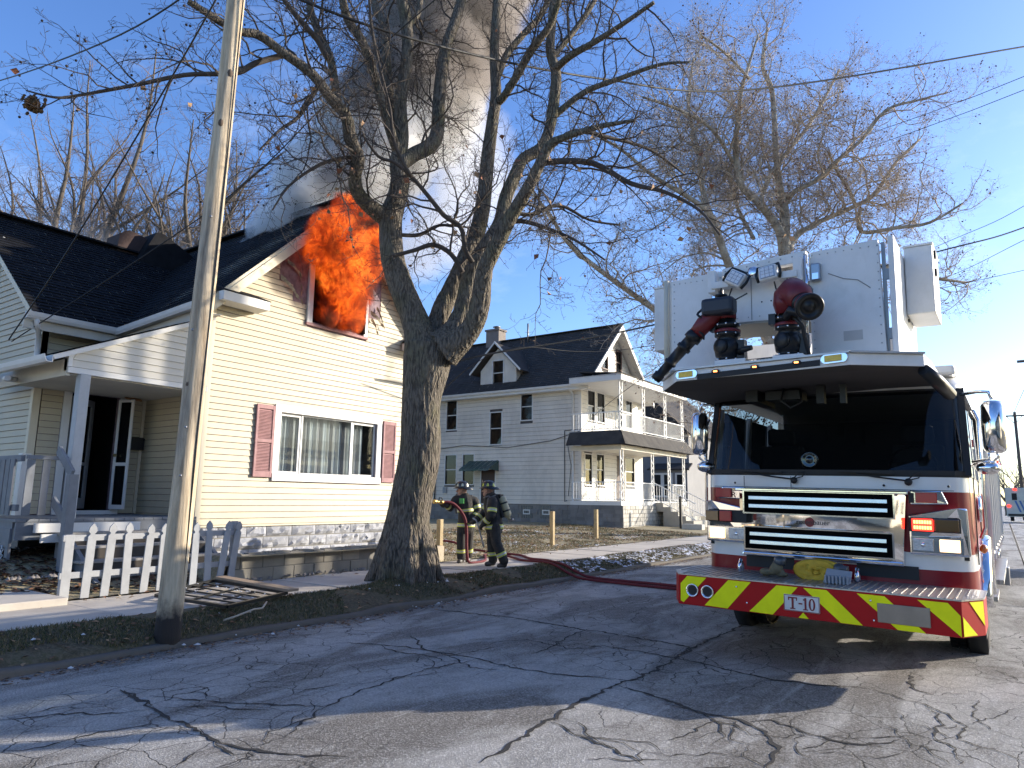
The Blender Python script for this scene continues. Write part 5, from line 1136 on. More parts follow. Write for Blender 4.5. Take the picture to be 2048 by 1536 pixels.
# ---------------------------------------------------------------- the fire truck (written in its own axes: x to its left side, y rearwards from the cab front, z up)
T = root('fire_truck', (-1.52,7.65,-.125), 'red and white aerial fire truck with lifted white bucket over the windshield', 'fire truck', local=True)
T.rotation_euler = (0, .020, math.radians(-.6))
M_RED = mat('fire_red', (.23,.004,.012), .32, vs=1.5, var=.12, spec=.3, coat=.25, bs=200, bst=.01)
M_TW = mat('truck_white', (.74,.73,.70), .32, vs=1.8, var=.07, coat=.4)
M_BW = mat('bucket_white', (.80,.79,.76), .45, vs=2.4, col2=(.68,.67,.63), bs=40, bst=.04)
weather(M_BW, .45, (.46,.44,.39), 2.6, (1,1,.5), .5, .78); weather(M_BW, .5, (.52,.50,.45), 14, (1,1,1), .6, .85); weather(M_TW, .25, (.5,.46,.40), 2.2)
M_CHR = mat('chrome', (.80,.80,.81), .07, 1, var=.04, bs=3, bst=.05, bd=.02)
M_BLK = mat('black_rubber', (.012,.012,.013), .6, vs=10)
M_BLKM = mat('black_metal', (.016,.017,.018), .4, .3, vs=10)
M_UND = mat('underbody', (.02,.02,.021), .8, vs=5)
M_YEL = mat('chevron_yellow', (.95,.95,.008), .5, vs=6, var=.14, spec=.2)
M_CRED = mat('chevron_red', (.45,.008,.010), .5, vs=6, var=.15, spec=.2)
M_MRED = mat('monitor_red', (.17,.012,.015), .45, vs=12, var=.25)
M_LENSR = mat('red_lens', (.42,.008,.012), .3, coat=.3); M_LENSA = mat('amber_lens', (.10,.045,.006), .12, coat=1)
M_LENSC = mat('clear_lens', (.55,.56,.58), .10, .6, vs=60, var=.5, coat=1, bs=80, bst=.5)
E_RED = emit('lit_red', (1.0,.03,.015), 2.2, (.3,.01,.01)); E_HL = emit('lit_headlamp', (1.0,.62,.28), 1.3, (.6,.6,.6)); E_OR = emit('lit_orange', (1.0,.30,.08), 3)
M_AMB = mat('yellow_lens', (.85,.56,.02), .3, coat=.3, vs=30, var=.3)
m, b_, L = newmat('treadplate'); b_.inputs['Metallic'].default_value = .85; b_.inputs['Roughness'].default_value = .38
tc = nd(m, 'ShaderNodeTexCoord'); mp = nd(m, 'ShaderNodeMapping'); mp.inputs['Rotation'].default_value = (0,0,.785); mp.inputs['Scale'].default_value = (26,26,26)
ck_ = nd(m, 'ShaderNodeTexVoronoi'); ck_.inputs['Scale'].default_value = 1.0; ck_.inputs['Randomness'].default_value = .1; L.new(tc.outputs['Object'], mp.inputs[0]); L.new(mp.outputs[0], ck_.inputs['Vector'])
hh = ramp(m, ck_.outputs['Distance'], [(.25,1.0),(.42,0.0)]); L.new(mixc(m, noise(m, 5, 5, .6), (.50,.49,.47), (.34,.33,.31)), b_.inputs['Base Color']); bump(m, hh, .8, .006)
M_TREAD = MATS['treadplate']
M_WSG = glass('windshield_glass', (.36,.40,.42), .30, .015); M_SIDEG = glass('side_glass', (.10,.11,.12), .6, .02)
# ---- cab
PL = [(-1.25,3.5),(-1.25,.36),(-1.225,.16),(-1.13,.045),(-.90,0),(-.45,-.025),(0,-.032),(.45,-.025),(.90,0),(1.13,.045),(1.225,.16),(1.25,.36),(1.25,3.5)]
def ring(z, back, inset=0): return [(x*(1-inset/1.25), y+back*(1-min(1, max(0, y)/3.5)), z) for x, y in PL]
def loft(rings, mats_, close=True):
    b = B(); n = len(rings[0])
    for k, (r0, r1) in enumerate(zip(rings, rings[1:])):
        o = len(b.v); b.v += r0+r1
        for i in range(n): b.f.append((o+i, o+(i+1)%n, o+n+(i+1)%n, o+n+i)); b.m.append(mats_[k]); b.s.append(True)
    return b
zs = [.66,.90,.905,1.045,1.05,1.615,1.62,1.75,1.765]; cab = loft([ring(z, .02 if z < 1.7 else .03) for z in zs], [0,1,1,1,0,1,1,2])
cab.poly(ring(.66,.02)[::-1], 3)
o_ = cab.obj('cab', [M_RED, M_TW, M_BLK, M_UND], T)
for p in o_.data.polygons: p.use_smooth = True
e_ = o_.modifiers.new('split', 'EDGE_SPLIT'); e_.split_angle = .9
# the lower strip of the cab is white, the band above the grille line is red only outside the chrome
rb = loft([ring(2.62,.26,.03), ring(2.66,.27,.03), ring(2.74,.34,.05), ring(2.80,.5,.16)], [0,0,0]); rb.poly(ring(2.80,.5,.16)); rb.poly(ring(2.62,.26,.03)[::-1])
rb.obj('cab_roof', M_TW, T)
gl_ = B(); fr_ = list(range(2,11)); A = [ring(1.765,.03)[i] for i in fr_]; Z = [ring(2.62,.26,.03)[i] for i in fr_]; n = len(A); rows = 7
for k in range(rows+1): gl_.v += [tuple(Vector(a).lerp(Vector(z), k/rows)) for a, z in zip(A, Z)]
for k in range(rows):
    for i in range(n-1): gl_.f.append((k*n+i, k*n+i+1, (k+1)*n+i+1, (k+1)*n+i)); gl_.m.append(0); gl_.s.append(True)
gl_.obj('windshield', M_WSG, T)
sl_ = B(); top = [Vector(z)+Vector((0,-.006,-.002)) for z in Z]; bot = [Vector(a)+Vector((0,-.006,.002)) for a in A]
for i in range(n-1):
    for P_, dz in ((top,-.05),(bot,.045)): sl_.poly([P_[i],P_[i+1],P_[i+1]+Vector((0,0,dz)),P_[i]+Vector((0,0,dz))])
sl_.bar(A[0],Z[0],.06,.06); sl_.bar(A[-1],Z[-1],.06,.06); sl_.obj('windshield_seal', M_BLK, T)
for s in (1,-1):
    b = B(); x = 1.235*s; t = -.05*s
    for y0, y1 in ((.28,.44),(1.40,1.52),(2.35,2.47),(3.38,3.5)): b.prism([(x,y0,1.765),(x,y1,1.765),(x-.03*s,y1+.05,2.52),(x-.03*s,y0+.1,2.52)], (t,0,0))
    b.obj('pillar', M_TW, T)
    for y0, y1 in ((.44,1.40),(1.52,2.35),(2.47,3.38)): B().prism([(x-.008*s,y0,1.77),(x-.008*s,y1,1.77),(x-.035*s,y1+.05,2.5),(x-.035*s,y0+.06,2.5)], (-.008*s,0,0)).obj('side_window', M_SIDEG, T)
    for y0 in (.40,1.46,2.41): B().bx(*sorted((1.252*s,1.262*s)),y0,y0+.014,.95,1.76).obj('door_seam', M_BLK, T)
    B().bx(*sorted((1.25*s,1.30*s)),1.22,1.36,1.45,1.50).obj('door_handle', M_CHR, T)
    B().tube([(1.29*s,.36,2.4),(1.33*s,.34,2.3),(1.33*s,.34,1.3),(1.29*s,.36,1.2)],.018,8).obj('grab_rail', M_CHR, T)
it = B(); it.bx(-1.2,1.2,.10,3.4,1.0,1.3); it.bx(-1.22,1.22,3.36,3.4,1.3,2.72); it.bx(-1.18,1.18,.16,.62,1.55,1.70); it.bx(.35,1.1,.5,.72,1.6,1.80); it.bx(-.3,.3,.7,2.2,1.3,1.85); it.obj('cab_interior', mat('dark_trim', (.018,.019,.021), .7), T)
for x in (-.75,.72):
    b = B(); b.bx(x-.25,x+.25,1.35,1.5,1.35,2.15); b.bx(x-.16,x+.16,1.35,1.46,2.16,2.36); b.obj('seat', mat('seat_grey', (.05,.055,.06), .8), T, .03)
sw_ = B()
q = [Vector((.72+.21*math.cos(a), .80-.21*math.sin(a)*.45, 1.90+.21*math.sin(a)*.85)) for a in [2*math.pi*i/20 for i in range(21)]]
sw_.tube(q,.016,6); sw_.bar((.51,.8,1.9),(.93,.8,1.9),.02,.05); sw_.obj('steering_wheel', M_BLK, T)
B().prism([(-.54,.17,1.72),(-.22,.17,1.72),(-.22,.30,1.80),(-.54,.30,1.80)], (0,.004,.002)).obj('paper', mat('paper', (.6,.66,.64), .8), T)
b = B(); b.lathe((-.15,.15,1.92),(0,-1,0),[(0,.085),(.03,.09),(.035,.07),(.02,.05),(.03,.03),(.036,.002)],18); b.obj('spot_lamp', M_CHR, T)
for x, s in ((-.27,-1),(.76,-1)):
    w = B(); w.sph((x,-.045,1.70),.035,10,0,6); w.tube([(x,-.06,1.71),(x-.28,-.05,1.745),(x-.44,-.045,1.775)],.008,6); w.bar((x-.62,-.035,1.80),(x-.12,-.045,1.785),.012,.022); w.tube([(x,-.055,1.72),(x+.05,-.06,1.77),(x+.11,-.055,1.79),(x+.09,-.055,1.74),(x+.02,-.05,1.72)],.006,5); w.obj('wiper', M_BLK, T)
for x in (-.88,.55,1.08): B().sph((x,-.03,1.665),.012,6,0,4).obj('hood_bolt', M_BLK, T)
b = B(); b.bar((-.78,-.035,1.63),(-.78,-.035,1.74),.006,.006); b.bar((-.30,-.04,1.63),(-.30,-.04,1.74),.006,.006); b.bx(-1.1,1.12,-.038,-.030,1.622,1.628); b.obj('panel_seam', M_BLK, T)
# ---- chrome grille
gp_ = B(); cx0 = -.06
nv = 12
for k in range(nv+1):
    t = k/nv; z = .93+.68*t; hw = .75+.05*t; yb = -.072+.035*(2*t-1)**2*(1 if t > .5 else .8)
    gp_.v += [(-.05-hw,.03,z),(-.05-hw+.015,yb,z),(-.05+hw-.015,yb,z),(-.05+hw,.03,z)]
for k in range(nv):
    for i in range(3): gp_.f.append((4*k+i,4*k+i+1,4*k+5+i,4*k+4+i)); gp_.m.append(0); gp_.s.append(i == 1)
gr = gp_.obj('grille', M_CHR, T)
b = B(); b.prism([(-.86,-.07,1.58),(.76,-.07,1.58),(.755,-.07,1.615),(-.855,-.07,1.615)], (0,-.03,0)); b.prism([(-.80,-.07,.92),(.70,-.07,.92),(.69,-.07,.96),(-.79,-.07,.96)], (0,-.03,0)); b.obj('grille_lip', M_CHR, gr, .012)
for z0, z1, xl, xr_ in ((1.355,1.585,-.77,.63),(.985,1.215,-.765,.61)):
    B().bx(xl,xr_,-.085,-.074,z0,z1).obj('grille_recess', mat('recess_black', (.004,.004,.004), .9, spec=.05), gr, .02)
    f = B(); f.bx(xl-.012,xr_+.012,-.097,-.0855,z1-.006,z1+.008); f.bx(xl-.012,xr_+.012,-.097,-.0855,z0-.008,z0+.006); f.bx(xl-.012,xl+.003,-.097,-.0855,z0+.006,z1-.006); f.bx(xr_-.003,xr_+.012,-.097,-.0855,z0+.006,z1-.006); f.obj('grille_rim', M_CHR, gr)
    for zc in ((z0+z1)/2+.042,(z0+z1)/2-.042): B().prism([(xl+.05,-.086,zc-.022),(xl+.05,-.101,zc-.019),(xl+.05,-.0985,zc+.019),(xl+.05,-.086,zc+.022)], (xr_-xl-.10,0,0)).obj('grille_bar', mat('brushed_bar', (.62,.61,.59), .22, 1, vs=4, var=.2, bs=40, bst=.1), gr, .003)
text('maker_lettering', 'rosenbauer', .068, facing((-.095,-.0775,1.283), (1,0,0), (0,0,1)), mat('logo_black', (.012,.012,.012), .4), gr, .002, sx=1.02)
b = B(); b.lathe((-.125,-.0752,1.285),(0,-1,0),[(0,.046),(.0015,.046)],20); b.obj('maker_emblem', mat('logo_red', (.25,.01,.015), .4), gr)
text('small_emblem', 'R', .085, facing((-.895,-.045,1.535), (1,0,0), (0,0,1)), M_MRED, T, .003)
# ---- lamps
def lens(x0, x1, z0, z1, y, m, name, par=T): return B().bx(min(x0,x1),max(x0,x1),y,y+.03,z0,z1).obj(name, m, par, .006)
for s in (1,-1):
    X = lambda v: v*s
    y0 = -.015
    bz = B(); bz.prism([(X(.745),y0,1.40),(X(1.14),y0+.02,1.47),(X(1.21),y0+.08,1.47),(X(1.22),y0+.09,1.035),(X(.745),y0,1.035)], (0,-.05,0)); bz = bz.obj('headlamp_bezel', M_CHR, T, .018)
    ub = B(); ub.prism([(X(.765),y0,1.625),(X(1.02),y0+.01,1.625),(X(1.07),y0+.02,1.50),(X(.765),y0,1.49)], (0,-.035,0)); ub = ub.obj('upper_bezel', M_CHR, T, .012)
    a, c = (.81,.985) if s > 0 else (.915,1.085); lens(X(a),X(c),1.51,1.605,-.062,M_LENSR,'warning_light',ub)
    lens(X(.755),X(.80),1.505,1.60,-.053,M_BLK,'light_housing',ub)
    B().bx(*sorted((X(.75),X(1.16))),-.075,-.06,1.245,1.375).obj('light_housing', M_BLK, bz, .006)
    if s > 0:
        lens(X(.775),X(.945),1.255,1.365,-.10,E_RED,'lit_warning_light',bz); lens(X(.955),X(1.145),1.255,1.365,-.098,M_LENSA,'turn_signal',bz)
        for zc in (1.285,1.335):
            for k in range(7): B().bx(.79+.021*k,.805+.021*k,-.104,-.1005,zc-.015,zc+.015).obj('led', emit('led_hot', (1,.36,.10), 3), bz)
    else: lens(X(.905),X(1.035),1.255,1.365,-.10,M_LENSR,'warning_light',bz); lens(X(1.045),X(1.185),1.255,1.365,-.098,M_LENSA,'turn_signal',bz)
    B().bx(*sorted((X(.76),X(1.17))),-.072,-.06,1.06,1.20).obj('lamp_tray', M_CHR, bz)
    lens(X(.775),X(.94),1.075,1.185,-.092,M_LENSC,'headlight',bz)
    lens(X(.985),X(1.145),1.075,1.185,-.092,E_HL,'lit_headlight',bz)
    B().sph((X(.857),-.092,1.13),(.02,.008,.02),8,0,5).obj('bulb', M_CHR, bz)
    B().sph((1.30*s,.42,1.10),(.035,.06,.045),8,0,6).obj('side_marker', mat('orange_lens', (.65,.16,.02), .2, coat=1), T)
# ---- bumper
kx = lambda v: 1.52+(v-1.52)*.957
kz = lambda v: 1.33+(v-1.33)*.957+.15
YB = -.90; z0, z1 = kz(.275), kz(.565)
bm = B(); out = [(-1.17,YB),(1.17,YB),(1.31,-.62),(1.31,-.05),(-1.31,-.05),(-1.31,-.62)]
bm.prism([(x,y,z0) for x, y in out], (0,0,z1-z0)); bmp = bm.obj('bumper', M_CRED, T, .004)
dk = B(); dk.prism([(x,y,z1+.001) for x, y in [(-1.175,YB-.006),(1.175,YB-.006),(1.318,-.62),(1.318,.02),(-1.318,.02),(-1.318,-.62)]], (0,0,.012)); dk.obj('bumper_deck', M_TREAD, bmp)
rb_ = B()
for i in range(40):
    x = -1.26+2.52*i/39; rb_.bx(x-.006,x+.006,YB+.03 if abs(x) < 1.15 else -.6,-.06,z1+.013,z1+.019)
rb_.obj('deck_ribs', M_TREAD, bmp, kind='stuff')
CHV = [[(-1.27,.48),(-1.2,.558),(-1.0,.558),(-1.24,.295),(-1.27,.31)],[(-.78,.556),(-.56,.556),(-.79,.285),(-1.02,.290)],[(-.32,.552),(-.13,.552),(-.36,.280),(-.58,.283)],[(-.13,.279),(-.04,.279),(-.087,.33)],
       [(-.08,.552),(.12,.552),(.41,.279),(.23,.280)],[(.37,.550),(.59,.548),(.89,.277),(.68,.278)],[(.84,.546),(1.06,.545),(1.145,.45),(1.145,.280)]]
for c in CHV: B().prism([(kx(x),YB-.0015,kz(z)) for x, z in c], (0,-.002,0)).obj('chevron_stripe', M_YEL, bmp)
cn_ = Vector((.28,-.14,0)).normalized()
def cham(u, z): return Vector((1.17+.14*u, YB+.28*u, z))+cn_*.002
for c in ([(.03,z0+.01),(.03,z0+.16),(.62,z0+.01)],[(.35,z1-.01),(.95,z1-.01),(.97,z1-.20)],): B().prism([cham(u,z) for u, z in c], cn_*.002).obj('chevron_stripe', M_YEL, bmp)
for x in (-1.145,-.99):
    h = B(); h.lathe((kx(x),YB-.004,kz(.422)),(0,-1,0),[(0,.056),(.006,.064),(.014,.060),(.010,.050),(-.0,.046)],20); h.obj('horn_ring', M_CHR, bmp); B().lathe((kx(x),YB-.001,kz(.422)),(0,-1,0),[(0,.046),(.004,.045)],18).obj('horn_mouth', M_BLK, bmp)
pl_ = B().bx(kx(-.255),kx(.06),YB-.012,YB-.0045,kz(.335),kz(.482)).obj('plate', mat('plate_white', (.68,.68,.66), .5, vs=9), bmp, .006)
mat('plate_red', (.20,.012,.015), .5); pc_ = Vector((kx(-.098), YB-.0125, kz(.408)))
def glyph(boxes, ring=None):
    g = B()
    for x0_, x1_, a_, c_ in boxes: g.bx(pc_.x+x0_, pc_.x+x1_, pc_.y-.003, pc_.y, pc_.z+a_, pc_.z+c_)
    if ring:
        cx_, ro, ri, hh_ = ring; k = 20
        for i in range(k):
            q = [(cx_+r*math.cos(a), s*math.sin(a)) for a, r, s in ((2*math.pi*i/k, ro, hh_), (2*math.pi*(i+1)/k, ro, hh_), (2*math.pi*(i+1)/k, ri, hh_-.009), (2*math.pi*i/k, ri, hh_-.009))]
            g.prism([(pc_.x+u, pc_.y, pc_.z+w) for u, w in q], (0,-.003,0))
    return g.obj('plate_letter', MATS['plate_red'], pl_)
glyph([(-.112,-.036,.040,.051),(-.112,-.104,.022,.0398),(-.044,-.036,.022,.0398),(-.083,-.065,-.0428,.0398),(-.096,-.052,-.052,-.043)])
glyph([(-.024,.008,-.006,.006)]); glyph([(.026,.042,-.043,.052),(.014,.0258,.030,.041),(.014,.054,-.052,-.0432)]); glyph([], (.088,.027,.012,.052))
bd_ = B(); 
for a, c, d, e in ((-.252,.057,.474,.479),(-.252,.057,.338,.343),(-.252,-.247,.343,.474),(.052,.057,.343,.474)): bd_.bx(kx(a),kx(c),YB-.0135,YB-.0122,kz(d),kz(e))
bd_.obj('plate_border', MATS['plate_red'], pl_)
qp = B().bx(kx(.53),kx(.93),YB-.014,YB-.0045,kz(.325),kz(.487)).obj('blank_plate', mat('tan_steel', (.33,.27,.21), .5, .5, vs=8), bmp, .006)  # plain tan plate, left blank where printed codes belong
for x, z in ((-.70,.50),(-.60,.36),(.48,.50),(.50,.335),(.56,.475),(.90,.475),(.56,.34),(.90,.34)): B().sph((kx(x),YB-.004,kz(z)),.011,7,0,4).obj('bolt', M_CHR, bmp)
for x in (-.74,.34):
    q = [Vector((x,-.30+.0*a,.80+.075*math.sin(a)))+Vector((.05*math.cos(a)*.4,.04*math.cos(a),0)) for a in [math.pi*i/8 for i in range(9)]]
    B().tube([(x-.01,-.34,.77),(x-.01,-.34,.83),(x-.01,-.30,.88),(x-.01,-.25,.83),(x-.01,-.25,.77)],.02,8).obj('tow_hook', M_CHR, bmp)
for q in ((-.78,-.30),(.28,.80)): B().bx(*q,-.012,.05,.80,.92).obj('bumper_well', M_BLK, T)
# ---- wheels, chassis, body behind the cab
def wheel(x, y, s):
    w = B(); r = .52; W = .30
    w.lathe((x-W/2*s,y,r),(s,0,0),[(0,.30),(0,.44),(.02,.49),(.05,r-.012),(W-.05,r-.012),(W-.02,.49),(W,.44),(W,.30),(W-.06,.29),(W-.06,.05)],30)
    t = w.obj('wheel', M_BLK, T); g = B()
    for k in range(34):
        a = 2*math.pi*k/34
        for i, xo in enumerate((-.11,-.035,.04,.115)):
            aa = a+(i%2)*.09; c = Vector((x+xo,y+(r-.006)*math.cos(aa),r+(r-.006)*math.sin(aa))); tg = Vector((0,-math.sin(aa),math.cos(aa)))
            g.bar(c-tg*.036,c+tg*.036,.062,.022,0,(0,math.cos(aa),math.sin(aa)))
    g.obj('tread_blocks', M_BLK, t, kind='stuff')
    h = B(); h.lathe((x+W/2*s-.05*s,y,r),(s,0,0),[(0,.29),(.03,.29),(.0,.24),(.02,.14),(.09,.13),(.10,.05),(.10,.002)],20)
    for k in range(10): a = 2*math.pi*k/10; h.cyl((x+W/2*s-.04*s,y+.2*math.cos(a),r+.2*math.sin(a)),(x+W/2*s+.01*s,y+.2*math.cos(a),r+.2*math.sin(a)),.016,n=6)
    h.obj('rim', M_CHR, t)
for s in (1,-1):
    wheel(1.07*s,1.5,s)
    for y in (9.6,10.95): wheel(1.05*s,y,s)
    a_ = B(); a_.tube([(1.26*s,1.5-.64*math.cos(a),.52+.64*math.sin(a)) for a in [math.pi*i/16 for i in range(17)]],.035,8,flat=2.2); a_.obj('fender_trim', M_CHR, T)
    B().lathe((1.10*s,1.5,.52),(s,0,0),[(0,.62),(.155,.62),(.156,.002)],24).obj('wheel_well', M_UND, T)
    b = B(); b.bx(*sorted((1.0*s,1.27*s)),.60,.86,.25,.62); b.obj('mud_flap', M_BLK, T)
ch_ = B(); ch_.bx(-.5,.5,-.3,12.2,.42,.70); ch_.bx(-.95,.95,2.3,9.0,.24,.62); ch_.bx(-1.15,1.15,3.7,8.8,.30,.62); ch_.bx(-.9,.9,1.40,1.6,.45,.6); ch_.bx(-1.0,1.0,9.4,11.1,.45,.6); ch_.obj('chassis', M_UND, T)  # wide lower boxes added to stop sun passing under the truck
bd = B(); bd.bx(-1.25,1.25,3.62,12.2,.62,1.60,0); bd.bx(-1.25,1.25,3.62,12.2,1.60,2.55,1); bd = bd.obj('body', [M_RED, M_TW], T, .02)
for s in (1,-1):
    y = 3.75
    while y < 12:
        d = B(); d.bx(*sorted((1.251*s,1.275*s)),y,y+1.0,.75,2.2); d = d.obj('compartment_door', mat('roller_alu', (.42,.42,.43), .35, .8), bd)
        f = B(); f.bx(*sorted((1.252*s,1.30*s)),y-.04,y,.72,2.25); f.bx(*sorted((1.252*s,1.30*s)),y+1.0,y+1.04,.72,2.25); f.bx(*sorted((1.252*s,1.30*s)),y-.04,y+1.04,2.2,2.25); f.obj('door_surround', M_TW, d)
        B().bx(*sorted((1.276*s,1.32*s)),y+.3,y+.7,.86,.90).obj('handle', M_CHR, d); y += 1.13
    B().tube([(1.30*s,3.7,2.42),(1.36*s,3.75,2.42),(1.36*s,11.9,2.42),(1.30*s,12,2.42)],.02,8).obj('side_rail', M_CHR, bd)
    st_ = B(); st_.bx(*sorted((1.0*s,1.34*s)),2.3,3.3,.42,.47); st_.bx(*sorted((1.2*s,1.38*s)),4.0,8.6,.46,.52); st_.bx(*sorted((1.2*s,1.40*s)),7.6,8.2,.30,.34); st_.obj('running_board', M_TREAD, T)
    b = B(); b.bx(*sorted((1.24*s,1.42*s)),6.6,7.0,.22,.50); b.obj('outrigger_pad', mat('dull_steel', (.35,.35,.36), .45, .7), T, .01)
    for y in (.95,1.38): B().lathe((1.255*s,y,1.46+.02*(y>1)),(s,0,0),[(0,.13),(.03,.12),(.045,.08),(.05,.002)],16).obj('side_port', M_CHR, T)
    B().bx(*sorted((1.252*s,1.29*s)),4.0,4.12,2.3,2.4).obj('side_warning_light', M_LENSR, bd)
    # mirrors
    a_ = B(); hx = 1.45 if s > 0 else -1.35; a_.tube([(1.20*s,.30,2.55),(hx-.11*s,.22,2.56),(hx-.02*s,.20,2.55),(hx,.20,2.48)],.016,8); a_.obj('mirror_arm', M_CHR, T); a_ = B(); a_.tube([(hx-.05*s,.22,1.98),(hx-.05*s,.24,1.93),(1.26*s,.26,1.90)],.014,8); a_.obj('mirror_arm', M_CHR, T)
    mh = B(); k = 16; hx = 1.45 if s > 0 else -1.35
    for j, (zz, ry, rx) in enumerate(((1.98,.02,.05),(2.0,.055,.085),(2.05,.075,.095),(2.25,.08,.10),(2.42,.07,.092),(2.46,.04,.07),(2.47,.01,.03))):
        for i in range(k): a = 2*math.pi*i/k; mh.v.append((hx+rx*math.cos(a), .20+ry*math.sin(a)*(1.3 if math.sin(a) < 0 else .3), zz))
    for j in range(6):
        for i in range(k): mh.f.append((j*k+i, j*k+(i+1)%k, (j+1)*k+(i+1)%k, (j+1)*k+i)); mh.m.append(0); mh.s.append(True)
    mh.f += [tuple(range(k-1,-1,-1)), tuple(range(6*k,7*k))]; mh.m += [0,0]; mh.s += [False,False]
    mh.obj('side_mirror', M_CHR, T)
    cm = B(); cm.sph((hx-.065*s,.20,1.845),(.10,.075,.065),16,0,8); cm.obj('convex_mirror', M_CHR, T)
    B().tube([(1.24*s,.30,1.86),(hx-.14*s,.26,1.90),(hx-.03*s,.24,1.90),(hx+.02*s,.23,1.95),(hx+.01*s,.22,1.99)],.013,8).obj('mirror_bracket', M_CHR, T)
# roof lights and aerial boom
b = B(); b.bx(-1.05,1.18,.25,.55,2.745,2.84); b.obj('light_bar', M_TW, T, .03)
bo = B(); bo.bx(-.60,.10,.9,13.0,2.80,2.86); bo = bo.obj('boom', M_TW, T, .01)
tr_ = B()
for x in (-.60,.08):
    tr_.bx(x,x+.04,.9,13,3.10,3.16)
    y = .9
    while y < 12.6: tr_.bar((x+.02,y,2.86),(x+.02,y+.4,3.12),.03,.03); tr_.bar((x+.02,y+.4,3.12),(x+.02,y+.8,2.86),.03,.03); y += .8
y = 1.0
while y < 13: tr_.bar((-.58,y,2.9),(.1,y,2.9),.03,.03); y += .36
tr_.obj('boom_lattice', M_TW, bo); tt = B(); tt.cyl((-.25,11.5,2.5),(-.25,11.5,2.86),.7,n=24); tt.obj('turntable', M_TW, bo)
# ---- the bucket over the windshield
BK = B(); ZF = 2.62
lip = [(-1.32,-.92),(-1.02,-1.30),(.515,-1.30),(1.03,-1.02),(1.05,-.6),(1.05,.72),(-1.32,.72)]
zt = [2.67,2.70,2.74,2.73,2.74,2.76,2.70]
n_ = len(lip); BK.v += [(x,y,z-.105) for (x,y), z in zip(lip,zt)]+[(x,y,z) for (x,y), z in zip(lip,zt)]
BK.f += [tuple(range(n_-1,-1,-1)), tuple(range(n_,2*n_))]+[(i,(i+1)%n_,n_+(i+1)%n_,n_+i) for i in range(n_)]; BK.m += [1,0]+[0]*n_; BK.s += [False]*(n_+2)
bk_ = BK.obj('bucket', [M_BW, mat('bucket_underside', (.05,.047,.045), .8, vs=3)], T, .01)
ed = B()
for i in (0,1,2): 
    p, q = Vector((*lip[i],zt[i]+.008)), Vector((*lip[i+1],zt[i+1]+.008)); ed.bar(p,q,.05,.016)
ed.obj('platform_edge', mat('pale_alu', (.55,.55,.54), .4, .6), bk_)
B().prism([(-.81,-1.306,2.600),(.28,-1.306,2.648),(.28,-1.306,2.700),(-.81,-1.306,2.652)], (0,.005,0)).obj('black_strip', M_BLK, bk_)
def oval(x, z, w, h, m, name, par, y=-1.312, d=.02, tilt=.045):
    o = B(); k = 20; P_ = []
    for i in range(k):
        a = 2*math.pi*i/k; c, s_ = math.cos(a), math.sin(a); u = (w/2-h/2)*(1 if c > 0 else -1)+h/2*c; P_.append((x+u, y, z+h/2*s_+u*tilt))
    return o.prism(P_, (0,-d,0)).obj(name, m, par, .003)
for x, z in ((-.91,2.655),(.395,2.70)):
    o1 = oval(x, z, .215, .085, M_CHR, 'marker_light', bk_, -1.301); B().prism([(x-.075,-1.325,z-.026-.003),(x+.06,-1.325,z-.026+.003),(x+.06,-1.325,z+.03),(x-.075,-1.325,z+.024)], (0,-.006,0)).obj('lens', M_AMB, o1)
for x, z in ((-.63,2.575),(-.27,2.588),(.09,2.60)):
    o1 = oval(x, z+.09, .075, .034, M_BLK, 'clearance_light', bk_, -1.307, .012); 
    for k in (-1,0,1): B().sph((x+.012*k,-1.320,z+.09),(.007,.004,.009),6,0,4).obj('lit_bulb', E_OR, o1)
for x0, x1 in ((-.65,-.36),(-.12,.14)): B().bx(x0,x1,-1.285,-.98,2.70,2.775).obj('monitor_stand', M_BW, bk_, .006)
gr_ = B()
for i in range(9): gr_.bar((-.35+.03*i,-1.26,2.715),(-.32+.03*i,-1.26,2.755),.004,.004)
gr_.bar((-.36,-1.26,2.76),(-.12,-1.26,2.765),.006,.006); gr_.obj('step_grating', M_BLKM, bk_)
YP = -.75; PT_ = .05
def panel(pts, name='bucket_panel', y=YP, t=PT_, m=M_BW): return B().prism([(x,y,z) for x, z in pts], (0,t,0)).obj(name, m, bk_, .008)
panel([(-1.29,2.70),(-.735,2.70),(-.735,3.81),(-1.29,3.78)]); panel([(.10,2.74),(.73,2.74),(.70,3.88),(.10,3.855)])
panel([(-.72,3.24),(.085,3.22),(.085,3.70),(-.16,3.70),(-.16,3.735),(-.72,3.735)], y=YP-.03); panel([(-.72,3.737),(.085,3.76),(.085,3.87),(-.72,3.815)], y=YP-.05, t=.09)
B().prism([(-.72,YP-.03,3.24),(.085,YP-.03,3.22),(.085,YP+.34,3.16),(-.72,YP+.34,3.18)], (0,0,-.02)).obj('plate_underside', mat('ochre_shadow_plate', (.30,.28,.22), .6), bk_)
tp = B(); tp.prism([(-.47,-.55,2.70),(.06,-.55,2.70),(.06,-.55,2.90),(-.47,-.55,2.90)], (0,.02,0)); tp.obj('kick_plate', M_TREAD, bk_)
ld = B()
for p, q in (((-.42,-.3,2.72),(-.20,.3,3.6)),((-.10,-.3,2.72),(-.02,.3,3.6))): ld.bar(p,q,.05,.05)
for k in range(4): t = .15+.2*k; ld.bar((-.42+.22*t,-.3+.6*t,2.72+.88*t),(-.10+.08*t,-.3+.6*t,2.72+.88*t),.03,.03)
ld.obj('boom_tip', M_TW, bk_)
b = B(); b.prism([(.78,-.80,2.72),(.78,.72,2.76),(.78,.72,3.88),(.78,-.80,3.88)], (.05,0,0)); b.obj('bucket_side', M_BW, bk_, .008)
